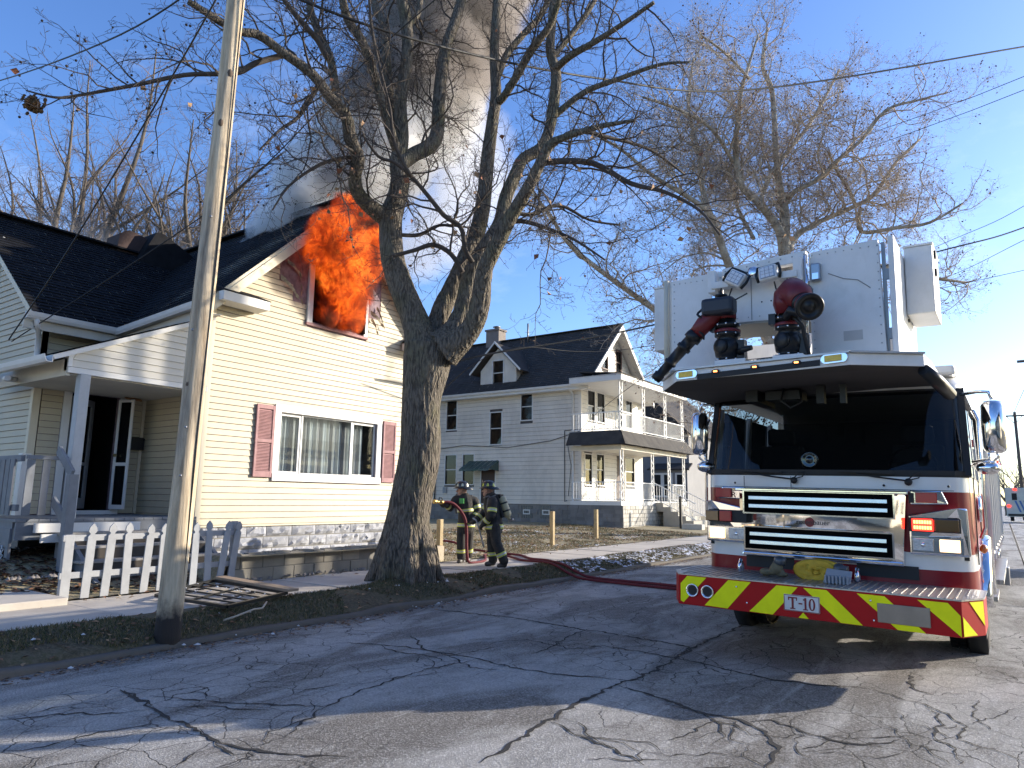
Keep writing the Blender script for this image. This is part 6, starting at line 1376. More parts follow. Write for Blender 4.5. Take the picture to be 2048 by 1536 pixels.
b = B(); b.bx(.715,.745,-.70,-.66,2.74,3.86); b.bx(.745,.778,-.72,-.69,2.95,3.05); b.bx(.745,.778,-.72,-.69,3.5,3.6); b.obj('gate_hinge', mat('dull_steel2', (.25,.25,.26), .4, .7), bk_)
b = B(); b.prism([(-1.34,-.70,2.70),(-1.34,.72,2.72),(-1.34,.72,3.82),(-1.34,-.70,3.80)], (.04,0,0)); b.obj('bucket_side', M_BW, bk_, .008)
B().prism([(-1.30,.68,2.70),(.78,.68,2.74),(.78,.68,3.3),(-1.30,.68,3.3)], (0,.04,0)).obj('bucket_back', M_BW, bk_)
for x0, x1, z0_, z1_ in ((.835,1.075,3.295,3.965),(-1.78,-1.45,3.18,3.93)):
    bxx = B(); bxx.bx(x0,x1,-.10,.52,z0_,z1_); bxx = bxx.obj('bucket_box', M_BW, bk_, .012)
    B().bx(x0-.006,x1+.006,-.106,.526,z1_+.001,z1_+.02).obj('lid', M_BW, bxx)
    q = B()
    for z in (z1_-.10,z1_-.28): q.bx(x1+.001 if x0 > 0 else x0-.02,x1+.02 if x0 > 0 else x0-.001,.02,.08,z,z+.07)
    q.obj('latch', M_BLKM, bxx)
    q = B()
    for z in (3.25,3.34,3.55,3.64): q.bx(.83,.845,.0,.04,z,z+.03) if x0 > 0 else q.bx(-1.45,-1.34,.0,.04,z,z+.03)
    q.obj('box_bracket', M_BLKM, bxx)
B().tube([(-1.36,-.72,2.72),(-1.36,-.72,3.80)],.03,8).obj('corner_tube', mat('cream_tube', (.66,.60,.46), .5), bk_)
b = B(); b.tube([(1.02,-1.02,2.60),(1.10,-.86,2.52),(1.17,-.6,2.44)],[.05,.06,.055],10); b.obj('docking_roller', M_BLKM, bk_)
# panel hardware
rv = B()
for x0, x1, za, zb in ((-1.26,-.76,2.75,3.74),(.13,.69,2.78,3.82)):
    for i in range(9): 
        t = i/8
        for xx, zz in ((x0+(x1-x0)*t,zb),(x0+(x1-x0)*t,za+.05)): rv.sph((xx,YP-.002,zz),.007,5,0,3)
    for i in range(13):
        t = i/12
        for xx in (x0,x1): rv.sph((xx,YP-.002,za+.05+(zb-za-.05)*t),.007,5,0,3)
for i in range(8): rv.sph((-.69+.76*i/7,YP-.052,3.78+.05*i/7),.008,5,0,3); rv.sph((-.69+.76*i/7,YP-.032,3.28),.007,5,0,3)
rv.obj('panel_rivets', mat('dull_steel3', (.45,.45,.44), .45, .5), bk_, kind='stuff')
for x in (-.44,): B().bx(x-.003,x+.003,YP-.034,YP-.031,3.25,3.73).obj('panel_joint', mat('joint_grey', (.25,.25,.24), .7), bk_)
tg_ = B(); tg_.bx(.38,.54,YP-.004,YP-.001,2.96,3.05); tg_.obj('caution_plate', mat('grey_sticker', (.55,.55,.53), .5), bk_)
for x, z in ((.165,3.64),(-.795,3.58)):
    h = B(); h.bx(x-.045,x+.045,YP-.055,YP-.001,z-.085,z+.085); h = h.obj('latch_handle', mat('steel_blue', (.33,.36,.40), .3, .8), bk_, .012); B().bx(x-.03,x+.03,YP-.062,YP-.056,z-.075,z-.01).obj('grip', M_CHR, h, .004)
b = B(); b.tube([(.27,YP-.004,3.62),(.40,YP-.004,3.55),(.52,YP-.004,3.52),(.62,YP-.004,3.43)],.004,4); b.obj('scratch', mat('scratch_grey', (.30,.30,.30), .6), bk_)
b = B(); b.tube([(.085,YP-.06,2.76),(.085,YP-.06,3.2),(.075,YP-.06,3.81)],.012,6); b.tube([(.085,YP-.06,3.45),(.085,YP-.06,3.62)],.02,8); b.tube([(.075,YP-.06,3.8),(.10,YP-.07,3.95),(.13,YP-.05,3.8),(.11,YP-.05,3.7)],.004,4); b.obj('gate_rod', M_CHR, bk_)
for x in (-.34,-.25): B().sph((x,YP-.032,3.42),.008,6,0,4).obj('bolt_hole', M_BLK, bk_)
# flood lights
for x, z, ry, ax in ((-.545,3.655,-.55,-.68),(-.235,3.66,.12,.02)):
    mw = Matrix.Translation((x,YP-.20,z)) @ Matrix.Rotation(-ry,4,'Y') @ Matrix.Rotation(-.15,4,'X')
    def tr(bb):
        bb.v = [tuple(mw @ Vector(v)) for v in bb.v]; return bb
    fl = tr(B().bx(-.085,.085,0,.07,-.075,.075)).obj('flood_light', M_TW, bk_, .014); tr(B().bx(-.068,.068,-.008,-.001,-.058,.058)).obj('lens', M_LENSC, fl)
    q = B()
    for i in range(3):
        for j in range(3): q.bx(-.06+.041*i,-.025+.041*i,-.012,-.0085,-.05+.035*j,-.02+.035*j)
    tr(q).obj('led_cells', mat('led_white', (.75,.76,.78), .3), fl)
    tr(B().tube([(-.10,.03,-.07),(-.115,.03,0),(-.10,.05,.09),(0,.09,.105),(.10,.05,.09),(.115,.03,0),(.10,.03,-.07)],.014,8)).obj('bracket', M_BLKM, fl)
    s = 1 if x > -.4 else -1
    b = B(); b.bx(*sorted((x+.08*s,x+.26*s)),YP-.16,YP-.06,z-.07,z-.0); b.bx(*sorted((x+.22*s,x+.30*s)),YP-.14,YP-.05,z-.10,z+.13); b.obj('light_arm', M_BW, fl, .006)
    B().tube([(x+.05*s,YP-.15,z-.09),(x+.07*s,YP-.17,z-.17),(x+.13*s,YP-.17,z-.18),(x+.17*s,YP-.15,z-.12),(x+.16*s,YP-.12,z-.05)],.008,6).obj('light_cable', M_BLK, fl)
B().lathe((-.39,YP-.04,3.69),(0,-1,.2),[(0,.03),(.04,.05),(.10,.055),(.11,.035),(.115,.002)],16).obj('small_spot', M_CHR, bk_)
# water monitors
YM = -1.10
def mon_base(x):
    b = B(); b.lathe((x,YM,2.775),(0,0,1),[(0,.125),(.02,.125),(.025,.10),(.05,.095),(.06,.115),(.16,.13),(.2,.11),(.21,.10),(.25,.095),(.255,.12),(.29,.12),(.295,.09),(.34,.09),(.345,.115),(.375,.115),(.38,.08),(.45,.075)],20,0)
    m_ = b.obj('water_monitor', M_BLKM, bk_); r = B(); r.lathe((x,YM,3.06),(0,0,1),[(0,.118),(.012,.122),(.03,.122),(.04,.10)],20); r.obj('red_collar', M_MRED, m_)
    q = B()
    for zz in (2.80,3.05,3.14):
        for k in range(8): a = 2*math.pi*k/8+.2; q.sph((x+.112*math.cos(a),YM+.112*math.sin(a),zz),.012,6,0,4)
    q.obj('flange_bolts', M_CHR, m_, kind='stuff')
    B().lathe((x-.02,YM-.08,2.92),(-.5,-1,0),[(0,.075),(.05,.075),(.055,.05),(.07,.002)],14).obj('valve_cap', M_BLKM, m_); q = B(); q.bx(x+.10,x+.17,YM-.05,YM+.05,2.80,2.98); q.obj('gear_housing', M_BLKM, m_); q = B(); q.bx(x-.16,x-.10,YM-.06,YM+.03,3.09,3.19); q.obj('gear_housing', M_BLKM, m_)
    return m_
m1 = mon_base(-.58)
b = B(); b.tube([(-.58,YM,3.20),(-.58,YM,3.28),(-.62,YM-.02,3.30),(-.70,YM-.05,3.24),(-.78,YM-.08,3.16),(-.86,YM-.10,3.06)],[.085,.09,.09,.085,.085,.07],14); b.obj('elbow', M_MRED, m1)
bb_ = B(); bb_.bx(-.775,-.465,YM-.20,YM-.03,3.22,3.385); bb_.obj('motor_box', mat('box_navy', (.018,.022,.032), .45), m1, .035)
d_ = Vector((-.42,-.03,-.43)).normalized(); p0 = Vector((-.85,YM-.10,3.07))
B().lathe(p0,d_,[(0,.075),(.04,.082),(.08,.082),(.085,.062),(.16,.060),(.165,.072),(.20,.072),(.205,.056),(.36,.052),(.365,.062),(.39,.062),(.395,.048),(.52,.044),(.525,.052),(.56,.054),(.60,.050),(.60,.035),(.58,.002)],16).obj('nozzle', M_BLKM, m1)
b = B()
for k in range(14): a = k*1.2; b.v += []
cq = [(-.80+.03*math.cos(k*.9),YM-.12+.03*math.sin(k*.9),3.34-.022*k) for k in range(16)]; b.tube(cq,.012,5); b.obj('coiled_cable', M_BLK, m1)
b = B(); b.lathe((-.62,YM-.05,3.385),(0,0,1),[(0,.02),(.03,.02),(.032,.06),(.05,.06),(.052,.012),(.08,.01)],12); b.obj('box_knob', M_BLKM, m1); B().bar((-.48,YM-.08,3.36),(-.36,YM-.08,3.41),.012,.01).obj('lever', M_BLKM, m1)
b = B(); b.tube([(-.46,YM-.05,2.86),(-.40,YM-.10,2.87),(-.32,YM-.12,2.88)],[.03,.03,.025],8); b.obj('drain_handle', M_BLKM, m1)
m2 = mon_base(-.02)
b = B(); b.tube([(-.02,YM,3.18),(-.02,YM,3.26),(-.0,YM,3.33),(.05,YM-.05,3.36),(.11,YM-.14,3.31),(.16,YM-.22,3.22)],[.10,.13,.15,.145,.12,.10],16); b.obj('elbow', M_MRED, m2)
b = B(); b.bx(.09,.20,YM-.12,YM+.05,3.24,3.42); b.obj('motor_box', MATS['box_navy'], m2, .03)
d_ = Vector((.42,-.75,-.42)).normalized(); p0 = Vector((.13,YM-.16,3.25))
B().lathe(p0,d_,[(0,.095),(.05,.10),(.12,.09),(.125,.075),(.20,.085),(.24,.11),(.25,.118),(.28,.118),(.285,.105),(.27,.075),(.255,.07),(.26,.045),(.275,.04),(.28,.002)],24).obj('nozzle', M_BLKM, m2)
B().lathe(p0+d_*.13,d_,[(0,.088),(.03,.098),(.05,.1),(.055,.08)],20).obj('red_collar', M_MRED, m2)
B().tube([(.02,YM-.10,3.14),(.08,YM-.16,3.10),(.14,YM-.16,3.02),(.15,YM-.06,2.85),(.16,YM,2.74)],.018,7).obj('control_cable', M_BLK, m2)
B().tube([(.0,YM-.14,3.12),(.06,YM-.22,3.16),(.16,YM-.25,3.10)],[.04,.045,.03],8).obj('actuator', M_BLKM, m2)
# under-bucket support and camera seen above the windshield
for q in ((-.62,-.50,-.45,.2,2.48,2.60),(.05,.12,-.4,-.3,2.44,2.62),(.28,.33,-.5,-.42,2.42,2.60)): B().bx(*q).obj('bucket_bracket', M_BLKM, bk_)
b = B(); b.bx(-.45,-.1,-.35,-.1,2.50,2.59); b.tube([(-.25,-.4,2.6),(-.28,-.42,2.48),(-.18,-.45,2.40),(-.08,-.42,2.46),(-.1,-.4,2.58)],.012,6); b.obj('bucket_underframe', M_BLKM, bk_)
# ---- gear lying on the bumper: things of their own, placed with the truck's axes
TM = Matrix.Translation(T.location) @ T.rotation_euler.to_matrix().to_4x4()
def put(o, loc, rz=0): o.matrix_world = TM @ Matrix.Translation(loc) @ Matrix.Rotation(rz,4,'Z'); return o
ZD = .765
hr_ = bpy.data.objects.new('hose_roll', None); COL.objects.link(hr_); put(hr_, (.06,-.42,ZD)); hr_.scale = (.70,.75,.62); tag(hr_, 'coiled yellow hose bundle with grey coupling lying on the bumper', 'fire hose')
q = [];
for k in range(120): a = k*.26; r = .03+.0021*k; q.append((r*math.cos(a)*1.0-.06, 0.02*math.sin(k*.1), .135+r*math.sin(a)*.45))
b = B()
for i in range(9):
    rr = .035+.024*i; k = 22
    b.tube([(-.10+rr*1.05*math.cos(2*math.pi*j/k), .0+.006*math.sin(j+i), .130+rr*.53*math.sin(2*math.pi*j/k)) for j in range(k+1)], .0125, 6, cap=False, flat=4.2)
b.tube([(-.10,.02,.255),(.06,.02,.25),(.16,.0,.22),(.2,-.02,.17)],.013,6,flat=4.2); b.obj('hose', mat('hose_yellow', (.62,.40,.03), .7, vs=14, col2=(.50,.30,.02), bs=80, bst=.3), hr_)
b = B(); b.lathe((.15,-.03,.20),(1,-.1,-.1),[(0,.06),(.03,.075),(.09,.075),(.1,.06),(.16,.06),(.165,.05),(.17,.002)],14); b.obj('coupling', mat('coupling_grey', (.10,.11,.12), .4, .5), hr_)
adp = bpy.data.objects.new('hose_strap_block', None); COL.objects.link(adp); put(adp, (.20,-.60,ZD), .12); adp.scale = (.75,.8,.8); tag(adp, 'grey ribbed plastic block leaning against the yellow hose bundle', 'block')
b = B(); b.prism([(-.14,0,0),(.16,0,0),(.18,.10,.13),(-.10,.10,.15)], (0,-.03,.01)); b.obj('block_body', mat('grey_plastic', (.30,.31,.33), .5), adp, .006)
for i in range(7): b = B(); b.bx(-.12+.04*i,-.10+.04*i,-.05,.0,.0,.09); b.obj('rib', MATS['grey_plastic'], adp)
gv = bpy.data.objects.new('canvas_bag', None); COL.objects.link(gv); put(gv, (-.36,-.48,ZD)); gv.scale = (.8,.8,.8); tag(gv, 'tan canvas bag and nozzle cap lying on the bumper beside the yellow hose', 'bag')
b = B()
for i in range(9): b.sph((R.gauss(0,.08)-.04, R.gauss(0,.03), .035+R.uniform(0,.035)), (R.uniform(.06,.11), R.uniform(.04,.07), R.uniform(.03,.05)), 10, 0, 7)
b.tube([(.0,0,.05),(.02,0,.12),(.04,.01,.18)],[.09,.07,.055],10); b.obj('bag_body', mat('khaki_cloth', (.20,.17,.10), .9, vs=14, col2=(.10,.085,.05), bs=30, bst=.8), gv)
B().lathe((.05,.01,.15),(.15,-.2,1),[(0,.06),(.02,.075),(.07,.07),(.09,.05),(.10,.002)],14).obj('cap', mat('coupling_grey', (.10,.11,.12), .4, .5), gv)
# ---------------------------------------------------------------- firefighters
M_COAT = mat('turnout_black', (.022,.021,.020), .85, vs=9, col2=(.05,.046,.040), bs=26, bst=.7)
M_BOOT = mat('boot_rubber', (.03,.028,.026), .5, vs=12, col2=(.09,.08,.07))
M_GLOVE = mat('work_glove', (.06,.05,.035), .8, vs=14)
M_SKIN = mat('skin', (.48,.27,.19), .5, vs=20, var=.15)
M_LIME = mat('lime_trim', (.62,.66,.12), .5, vs=10, var=.15); M_SILV = mat('silver_trim', (.60,.60,.56), .35, .2)
M_HELM = mat('helmet_black', (.016,.016,.017), .3, coat=.4)
class Body:
    """one continuous figure: tapered limbs and rounded masses fused by a voxel union; every face takes the cloth of the nearest limb"""
    def __init__(s): s.b = B(); s.seg = []
    def limb(s, pts, rs, m, flat=None):
        s.b.tube(pts, rs, 12, flat=flat)
        for p, r in zip(pts, rs): s.b.sph(p, r, 10, 0, 6)
        for i in range(len(pts)-1): s.seg.append((np.array(pts[i]), np.array(pts[i+1]), rs[i], m))
    def ball(s, c, r, m): s.b.sph(c, r, 12, 0, 8); s.seg.append((np.array(c), np.array(c)+1e-4, min(r) if isinstance(r, tuple) else r, m))
    def build(s, name, mats_, parent):
        o = s.b.obj('raw', mats_[0]); md = o.modifiers.new('u','REMESH'); md.mode = 'VOXEL'; md.voxel_size = .0095
        sm = o.modifiers.new('s','SMOOTH'); sm.factor = .5; sm.iterations = 3
        dg = bpy.context.evaluated_depsgraph_get(); me = bpy.data.meshes.new_from_object(o.evaluated_get(dg)); bpy.data.objects.remove(o); me.name = name
        me.materials.clear(); [me.materials.append(m) for m in mats_]
        n = len(me.polygons); c = np.empty(n*3, np.float32); me.polygons.foreach_get('center', c); c = c.reshape(-1,3); best = np.full(n, 9.); mi = np.zeros(n, np.int32)
        for p, q, r, m in s.seg:
            d = q-p; t = np.clip(((c-p)@d)/max(d@d, 1e-9), 0, 1); dist = np.linalg.norm(c-(p+t[:,None]*d), axis=1)-r
            k = dist < best; best[k] = dist[k]; mi[k] = m
        me.polygons.foreach_set('material_index', mi)
        me.polygons.foreach_set('use_smooth', np.ones(n, bool)); me.update(); return link(name, me, parent)
def hand(bd, wrist, d, side, curl=.7, m=3):
    """palm, four unequal bent fingers and a thumb off the side of the palm"""
    d = Vector(d).normalized(); s = Vector(side).normalized(); s = (s-d*s.dot(d)).normalized(); n = d.cross(s); w = Vector(wrist)
    bd.limb([w, w+d*.045, w+d*.085], [.034,.040,.036], m)
    for k, (o, l) in enumerate(((-.030,.060),(-.010,.072),(.011,.068),(.030,.052))):
        a = w+d*.085+s*o; e1 = (d*math.cos(curl*.6)+n*math.sin(curl*.6)); e2 = (d*math.cos(curl*1.7)+n*math.sin(curl*1.7))
        bd.limb([a, a+e1*l*.5, a+e1*l*.5+e2*l*.5], [.0125,.0118,.0105], m)
    t = w+d*.03-s*.034; bd.limb([t, t-s*.03+d*.025+n*.012, t-s*.025+d*.055+n*.03], [.0145,.013,.011], m)
def band(parent, p, q, t, r, h, name='reflective_band', flat=1):
    p, q = Vector(p), Vector(q); d = (q-p).normalized(); c = p.lerp(q, t)
    b = B(); b.tube([c-d*h/2, c+d*h/2], [r, r], 16, 0, False, True, flat); b.tube([c-d*h/6, c+d*h/6], [r+.003, r+.003], 16, 1, False, True, flat)
    return b.obj(name, [M_LIME, M_SILV], parent)
def helmet(parent, c, f, m_patch, tilt=0):
    """traditional long-brimmed helmet; c = crown centre, f = facing"""
    f = Vector((f[0], f[1], 0)).normalized(); s = Vector((-f.y, f.x, 0)); up = (Vector((0,0,1))+f*tilt).normalized(); c = Vector(c)
    b = B(); k = 20; o = []
    prof = [(0,.112),(.05,.110),(.09,.092),(.115,.06),(.125,.0)]
    for h, r in prof:
        for i in range(k): a = 2*math.pi*i/k; b.v.append(tuple(c+up*h+f*math.cos(a)*max(r,.002)*1.18+s*math.sin(a)*max(r,.002)))
    for j in range(len(prof)-1):
        for i in range(k): b.f.append((j*k+i,j*k+(i+1)%k,(j+1)*k+(i+1)%k,(j+1)*k+i)); b.m.append(0); b.s.append(True)
    h_ = b.obj('helmet', M_HELM, parent); b = B()
    for rr, dz in ((.112,.0),(.165,-.02),(.160,-.032),(.11,-.012)):
        for i in range(k): a = 2*math.pi*i/k; e = 1.45 if math.cos(a) < 0 else 1.12; b.v.append(tuple(c+up*(dz-(.02 if math.cos(a) < -.3 and rr > .15 else 0))+f*math.cos(a)*rr*e+s*math.sin(a)*rr*.95))
    for j in range(3):
        for i in range(k): b.f.append((j*k+i,j*k+(i+1)%k,(j+1)*k+(i+1)%k,(j+1)*k+i)); b.m.append(0); b.s.append(True)
    b.obj('brim', M_HELM, h_); b = B()
    for a0 in (-2.5,-1.57,-.75,.75,1.57,2.5):
        q = [c+up*h+f*math.cos(a)*r*1.19+s*math.sin(a)*r*1.02 for h, r, a in ((.012,.115,a0-.2),(.012,.115,a0+.2),(.068,.106,a0+.12),(.068,.106,a0-.12))]; b.add(q, [(0,1,2,3)])
    b.obj('helmet_trim', m_patch, h_)
    b = B(); b.prism([c+f*.135+s*-.04+up*.01, c+f*.135+s*.04+up*.01, c+f*.125+s*.045+up*.10, c+f*.118+up*.135, c+f*.125-s*.045+up*.10], f*.006); b.obj('helmet_shield', mat('shield_leather', (.10,.09,.08), .5), h_)
    return h_
def face(parent, hc, f):
    f = Vector((f[0], f[1], 0)).normalized(); s = Vector((-f.y, f.x, 0)); hc = Vector(hc); u = Vector((0,0,1))
    e = B()
    for k in (1,-1): e.sph(tuple(hc+f*.092+s*.032*k+u*.012), .011, 8, 0, 6)
    e.obj('eyes', mat('eye_dark', (.03,.02,.015), .3), parent)
    m_ = B(); m_.bar(hc+f*.094-s*.022-u*.058, hc+f*.094+s*.022-u*.058, .008, .008); m_.obj('mouth', mat('lip', (.30,.12,.10), .5), parent)
def person_head(bd, hc, f):
    f = Vector((f[0], f[1], 0)).normalized(); s = Vector((-f.y, f.x, 0)); hc = Vector(hc); u = Vector((0,0,1))
    bd.ball(tuple(hc), (.080,.080,.105), 4); bd.ball(tuple(hc-f*.02+u*.02), (.088,.088,.088), 4); bd.limb([hc-u*.05+f*.03, hc-u*.075+f*.05], [.05,.042], 4)
    bd.limb([hc+f*.082+u*.01, hc+f*.104-u*.022], [.012,.017], 4)
    for k in (1,-1): bd.limb([hc+s*.082*k+u*.015, hc+s*.085*k-u*.02], [.018,.014], 4)
V3 = lambda *a: Vector(a)
MT = [M_COAT, M_COAT, M_BOOT, M_GLOVE, M_SKIN]
# firefighter with the nozzle
P1 = root('person', (-8.83,11.13,.095), 'firefighter in black gear looking down the street and holding a brass nozzle with red hose', 'person', 'firefighters on the sidewalk')
bd = Body(); F1 = (-.75,-.66)
person_head(bd, (-8.90,11.07,1.505), F1)
bd.limb([(-8.86,11.11,1.43),(-8.85,11.12,1.36)], [.062,.075], 0)
bd.limb([(-8.985,11.00,1.315),(-8.85,11.12,1.335),(-8.715,11.25,1.30)], [.095,.12,.095], 0)
bd.limb([(-8.845,11.12,1.28),(-8.83,11.13,1.10),(-8.825,11.135,.93),(-8.825,11.135,.80)], [.165,.158,.160,.168], 0)
bd.limb([(-8.985,10.99,1.32),(-9.00,10.84,1.16),(-8.985,10.70,1.225)], [.085,.074,.056], 0)
bd.limb([(-8.71,11.26,1.30),(-8.645,11.285,1.09),(-8.64,11.13,.96)], [.085,.076,.056], 0)
bd.limb([(-8.88,11.09,.84),(-8.862,11.04,.55),(-8.885,11.085,.20)], [.108,.092,.085], 1); bd.limb([(-8.765,11.18,.84),(-8.83,11.24,.54),(-8.90,11.33,.22)], [.108,.092,.085], 1)
bd.limb([(-8.885,11.09,.19),(-8.885,11.09,.14),(-8.86,10.99,.128)], [.068,.056,.045], 2); bd.limb([(-8.90,11.33,.21),(-8.895,11.34,.16),(-8.86,11.25,.13)], [.068,.056,.045], 2)
hand(bd, (-8.985,10.70,1.23), (-.35,-.9,.12), (0,0,1), .9); hand(bd, (-8.64,11.13,.95), (.0,-.55,-.8), (1,.2,0), .9)
b1 = bd.build('body', MT, P1); helmet(b1, (-8.895,11.075,1.575), F1, mat('pale_trim', (.70,.72,.55), .45)); face(b1, (-8.90,11.07,1.505), F1)
band(b1, (-9.00,10.84,1.16),(-8.985,10.70,1.225),.55,.068,.06); band(b1, (-8.71,11.26,1.30),(-8.645,11.285,1.09),.55,.086,.07); band(b1, (-8.645,11.285,1.09),(-8.64,11.13,.96),.6,.071,.06)
band(b1, (0-8.825,11.135,.93),(-8.825,11.135,.80),.75,.180,.075); band(b1, (-8.845,11.12,1.28),(-8.83,11.13,1.10),.9,.172,.06); band(b1, (-8.862,11.04,.55),(-8.885,11.085,.20),.62,.094,.07); band(b1, (-8.83,11.24,.54),(-8.90,11.33,.22),.62,.094,.07)
b = B(); c = Vector((-8.80,10.955,1.30)); f_ = Vector((.35,-.93,0)); s_ = Vector((.93,.35,0)); b.prism([c-s_*.045-V3(0,0,.05), c+s_*.045-V3(0,0,.05), c+s_*.045+V3(0,0,.05), c-s_*.045+V3(0,0,.05)], f_*.02); b.obj('chest_patch', mat('green_patch', (.10,.45,.10), .5), b1)
b = B(); b.tube([(-8.97,11.0,1.44),(-8.98,10.93,1.30),(-8.92,10.94,1.05)],.02,6,flat=.5); b.tube([(-8.74,11.2,1.42),(-8.70,11.10,1.28),(-8.74,11.02,1.05)],.02,6,flat=.5); b.obj('harness_strap', mat('strap_grey', (.14,.14,.14), .7), b1)
B().sph((-8.87,11.12,1.425),(.10,.10,.045),14,0,6).obj('collar', M_COAT, b1)
# firefighter with the air bottle
P2 = root('person', (-7.87,10.91,.095), 'firefighter in profile carrying a tan air bottle on the back', 'person', 'firefighters on the sidewalk')
bd = Body(); F2 = (-.88,-.47)
person_head(bd, (-8.045,10.79,1.505), F2)
bd.limb([(-8.01,10.81,1.43),(-7.98,10.83,1.35)], [.062,.078], 0)
bd.limb([(-7.86,10.70,1.29),(-7.975,10.835,1.32),(-8.09,10.97,1.29)], [.09,.122,.09], 0)
bd.limb([(-7.975,10.835,1.28),(-7.955,10.85,1.10),(-7.94,10.86,.93),(-7.935,10.865,.80)], [.165,.160,.162,.172], 0)
bd.limb([(-7.85,10.70,1.29),(-7.835,10.645,1.05),(-8.00,10.63,.89)], [.088,.078,.056], 0)
bd.limb([(-8.10,10.96,1.29),(-8.20,10.88,1.07),(-8.25,10.72,.95)], [.085,.074,.056], 0)
bd.limb([(-7.865,10.80,.84),(-7.83,10.80,.55),(-7.705,10.875,.22)], [.110,.095,.088], 1); bd.limb([(-8.01,10.92,.84),(-8.03,10.92,.54),(-8.01,10.95,.22)], [.110,.095,.086], 1)
bd.limb([(-7.70,10.88,.21),(-7.70,10.88,.15),(-7.78,10.83,.125)], [.07,.058,.046], 2); bd.limb([(-8.01,10.95,.21),(-8.01,10.95,.16),(-8.11,10.89,.135)], [.068,.056,.046], 2)
hand(bd, (-8.00,10.63,.885), (-.7,.05,-.45), (0,1,.3), .9); hand(bd, (-8.25,10.72,.945), (-.3,-.6,-.5), (1,0,0), .9)
b2 = bd.build('body', MT, P2); helmet(b2, (-8.03,10.797,1.572), F2, M_LIME); face(b2, (-8.045,10.79,1.505), F2)
band(b2, (-7.85,10.70,1.29),(-7.835,10.645,1.05),.62,.090,.075); band(b2, (-7.835,10.645,1.05),(-8.00,10.63,.89),.62,.071,.06); band(b2, (-8.10,10.96,1.29),(-8.20,10.88,1.07),.6,.086,.07); band(b2, (-8.20,10.88,1.07),(-8.25,10.72,.95),.6,.071,.06)
band(b2, (-7.94,10.86,.93),(-7.935,10.865,.80),.72,.184,.08); band(b2, (-7.83,10.80,.55),(-7.705,10.875,.22),.66,.097,.075); band(b2, (-8.03,10.92,.54),(-8.01,10.95,.22),.66,.095,.07)
B().sph((-7.995,10.825,1.425),(.105,.105,.05),14,0,6).obj('collar', M_COAT, b2)
ap = B(); ax = (Vector((-7.69,10.997,1.0))-Vector((-7.80,10.92,1.38))).normalized(); p0 = Vector((-7.82,10.925,1.40))
ap.lathe(p0, ax, [(0,.002),(.005,.035),(.025,.062),(.05,.075),(.36,.075),(.40,.06),(.42,.03),(.46,.028),(.47,.002)], 18)
at_ = ap.obj('air_bottle', mat('bottle_tan', (.46,.41,.24), .45, vs=9), b2)
b = B(); b.lathe(p0+ax*.45, ax, [(0,.02),(.04,.028),(.05,.02),(.06,.002)], 10); b.bar(p0+ax*.47, p0+ax*.47+V3(.10,-.02,.02), .03, .03); b.obj('valve', mat('dull_steel', (.35,.35,.36), .45, .7), at_)
b = B()
for t in (.12,.27): b.tube([p0+ax*t, p0+ax*(t+.03)], [.078,.078], 16, 0, False)
b.obj('bottle_strap', M_BLK, at_)
b = B(); b.bar(p0+V3(-.085,-.045,.02), p0+ax*.42+V3(-.085,-.045,0), .20, .05); b.bx(-7.93,-7.80,10.86,10.97,1.36,1.44); b.obj('back_frame', M_BLK, b2, .01)
b = B(); b.tube([(-7.86,10.80,1.42),(-7.93,10.66,1.36),(-7.97,10.66,1.15),(-7.90,10.72,.98)],.022,6,flat=.5); b.tube([(-7.99,10.93,1.42),(-8.12,10.86,1.36),(-8.13,10.80,1.12),(-8.05,10.9,.98)],.022,6,flat=.5); b.tube([(-7.9,10.88,1.36),(-7.96,10.70,1.40),(-8.06,10.68,1.36)],.016,6); b.obj('harness_strap', mat('strap_grey', (.14,.14,.14), .7), b2)
tl = bpy.data.objects.new('pry_bar', None); COL.objects.link(tl); tl.location = (-8.12,10.62,.83); tag(tl, 'steel pry bar held low by the firefighter with the air bottle', 'tool')
B().tube([(-.03,-.03,.12),(.0,0,0),(.09,.03,-.30),(.11,.04,-.38)],.014,8).obj('bar', MATS['dull_steel'], tl)
b = B(); b.bar((-.03,-.03,.12),(-.10,-.05,.16),.03,.02); b.obj('claw', MATS['dull_steel'], tl)
# red hose from the nozzle over the arm to the truck
M_HOSE = mat('hose_red', (.15,.014,.022), .75, vs=20, var=.25, bs=90, bst=.3)
hz_ = bpy.data.objects.new('red_hose', None); COL.objects.link(hz_); tag(hz_, 'red hose running from the firefighters across the verge to the fire truck', 'fire hose')
hp = [(-9.00,10.62,1.27),(-8.93,10.72,1.27),(-8.86,10.82,1.22),(-8.78,10.93,1.08),(-8.72,10.98,.92),(-8.70,11.0,.70),(-8.69,11.0,.40),(-8.66,11.02,.15),(-8.62,11.15,.115),(-8.70,11.6,.12),(-9.2,12.3,.115),(-9.5,12.7,.13),(-9.1,12.85,.125),(-8.6,12.55,.115),(-8.2,12.25,.115),(-7.6,12.05,.13),(-7.25,11.94,.10),(-6.85,11.8,-.02),(-6.5,11.75,-.09),(-5.6,11.6,-.095),(-4.6,11.5,-.095),(-3.4,11.3,-.09),(-2.9,11.5,-.05)]
Q = smooth_path([(*p,0) for p in hp], 5); b = B(); b.tube([q[:3] for q in Q], [.031 if q[2] > .2 else .025 for q in Q], 10); b.obj('hose', M_HOSE, hz_)
nz = B(); a_ = Vector((-.18,-.97,.06)).normalized(); nz.lathe((-8.995,10.64,1.27), a_, [(0,.03),(.05,.042),(.09,.04),(.10,.028),(.16,.026),(.17,.036),(.24,.046),(.25,.046),(.25,.03),(.24,.002)], 14); nz = nz.obj('nozzle', mat('brass', (.50,.34,.12), .35, .8, vs=12), hz_)
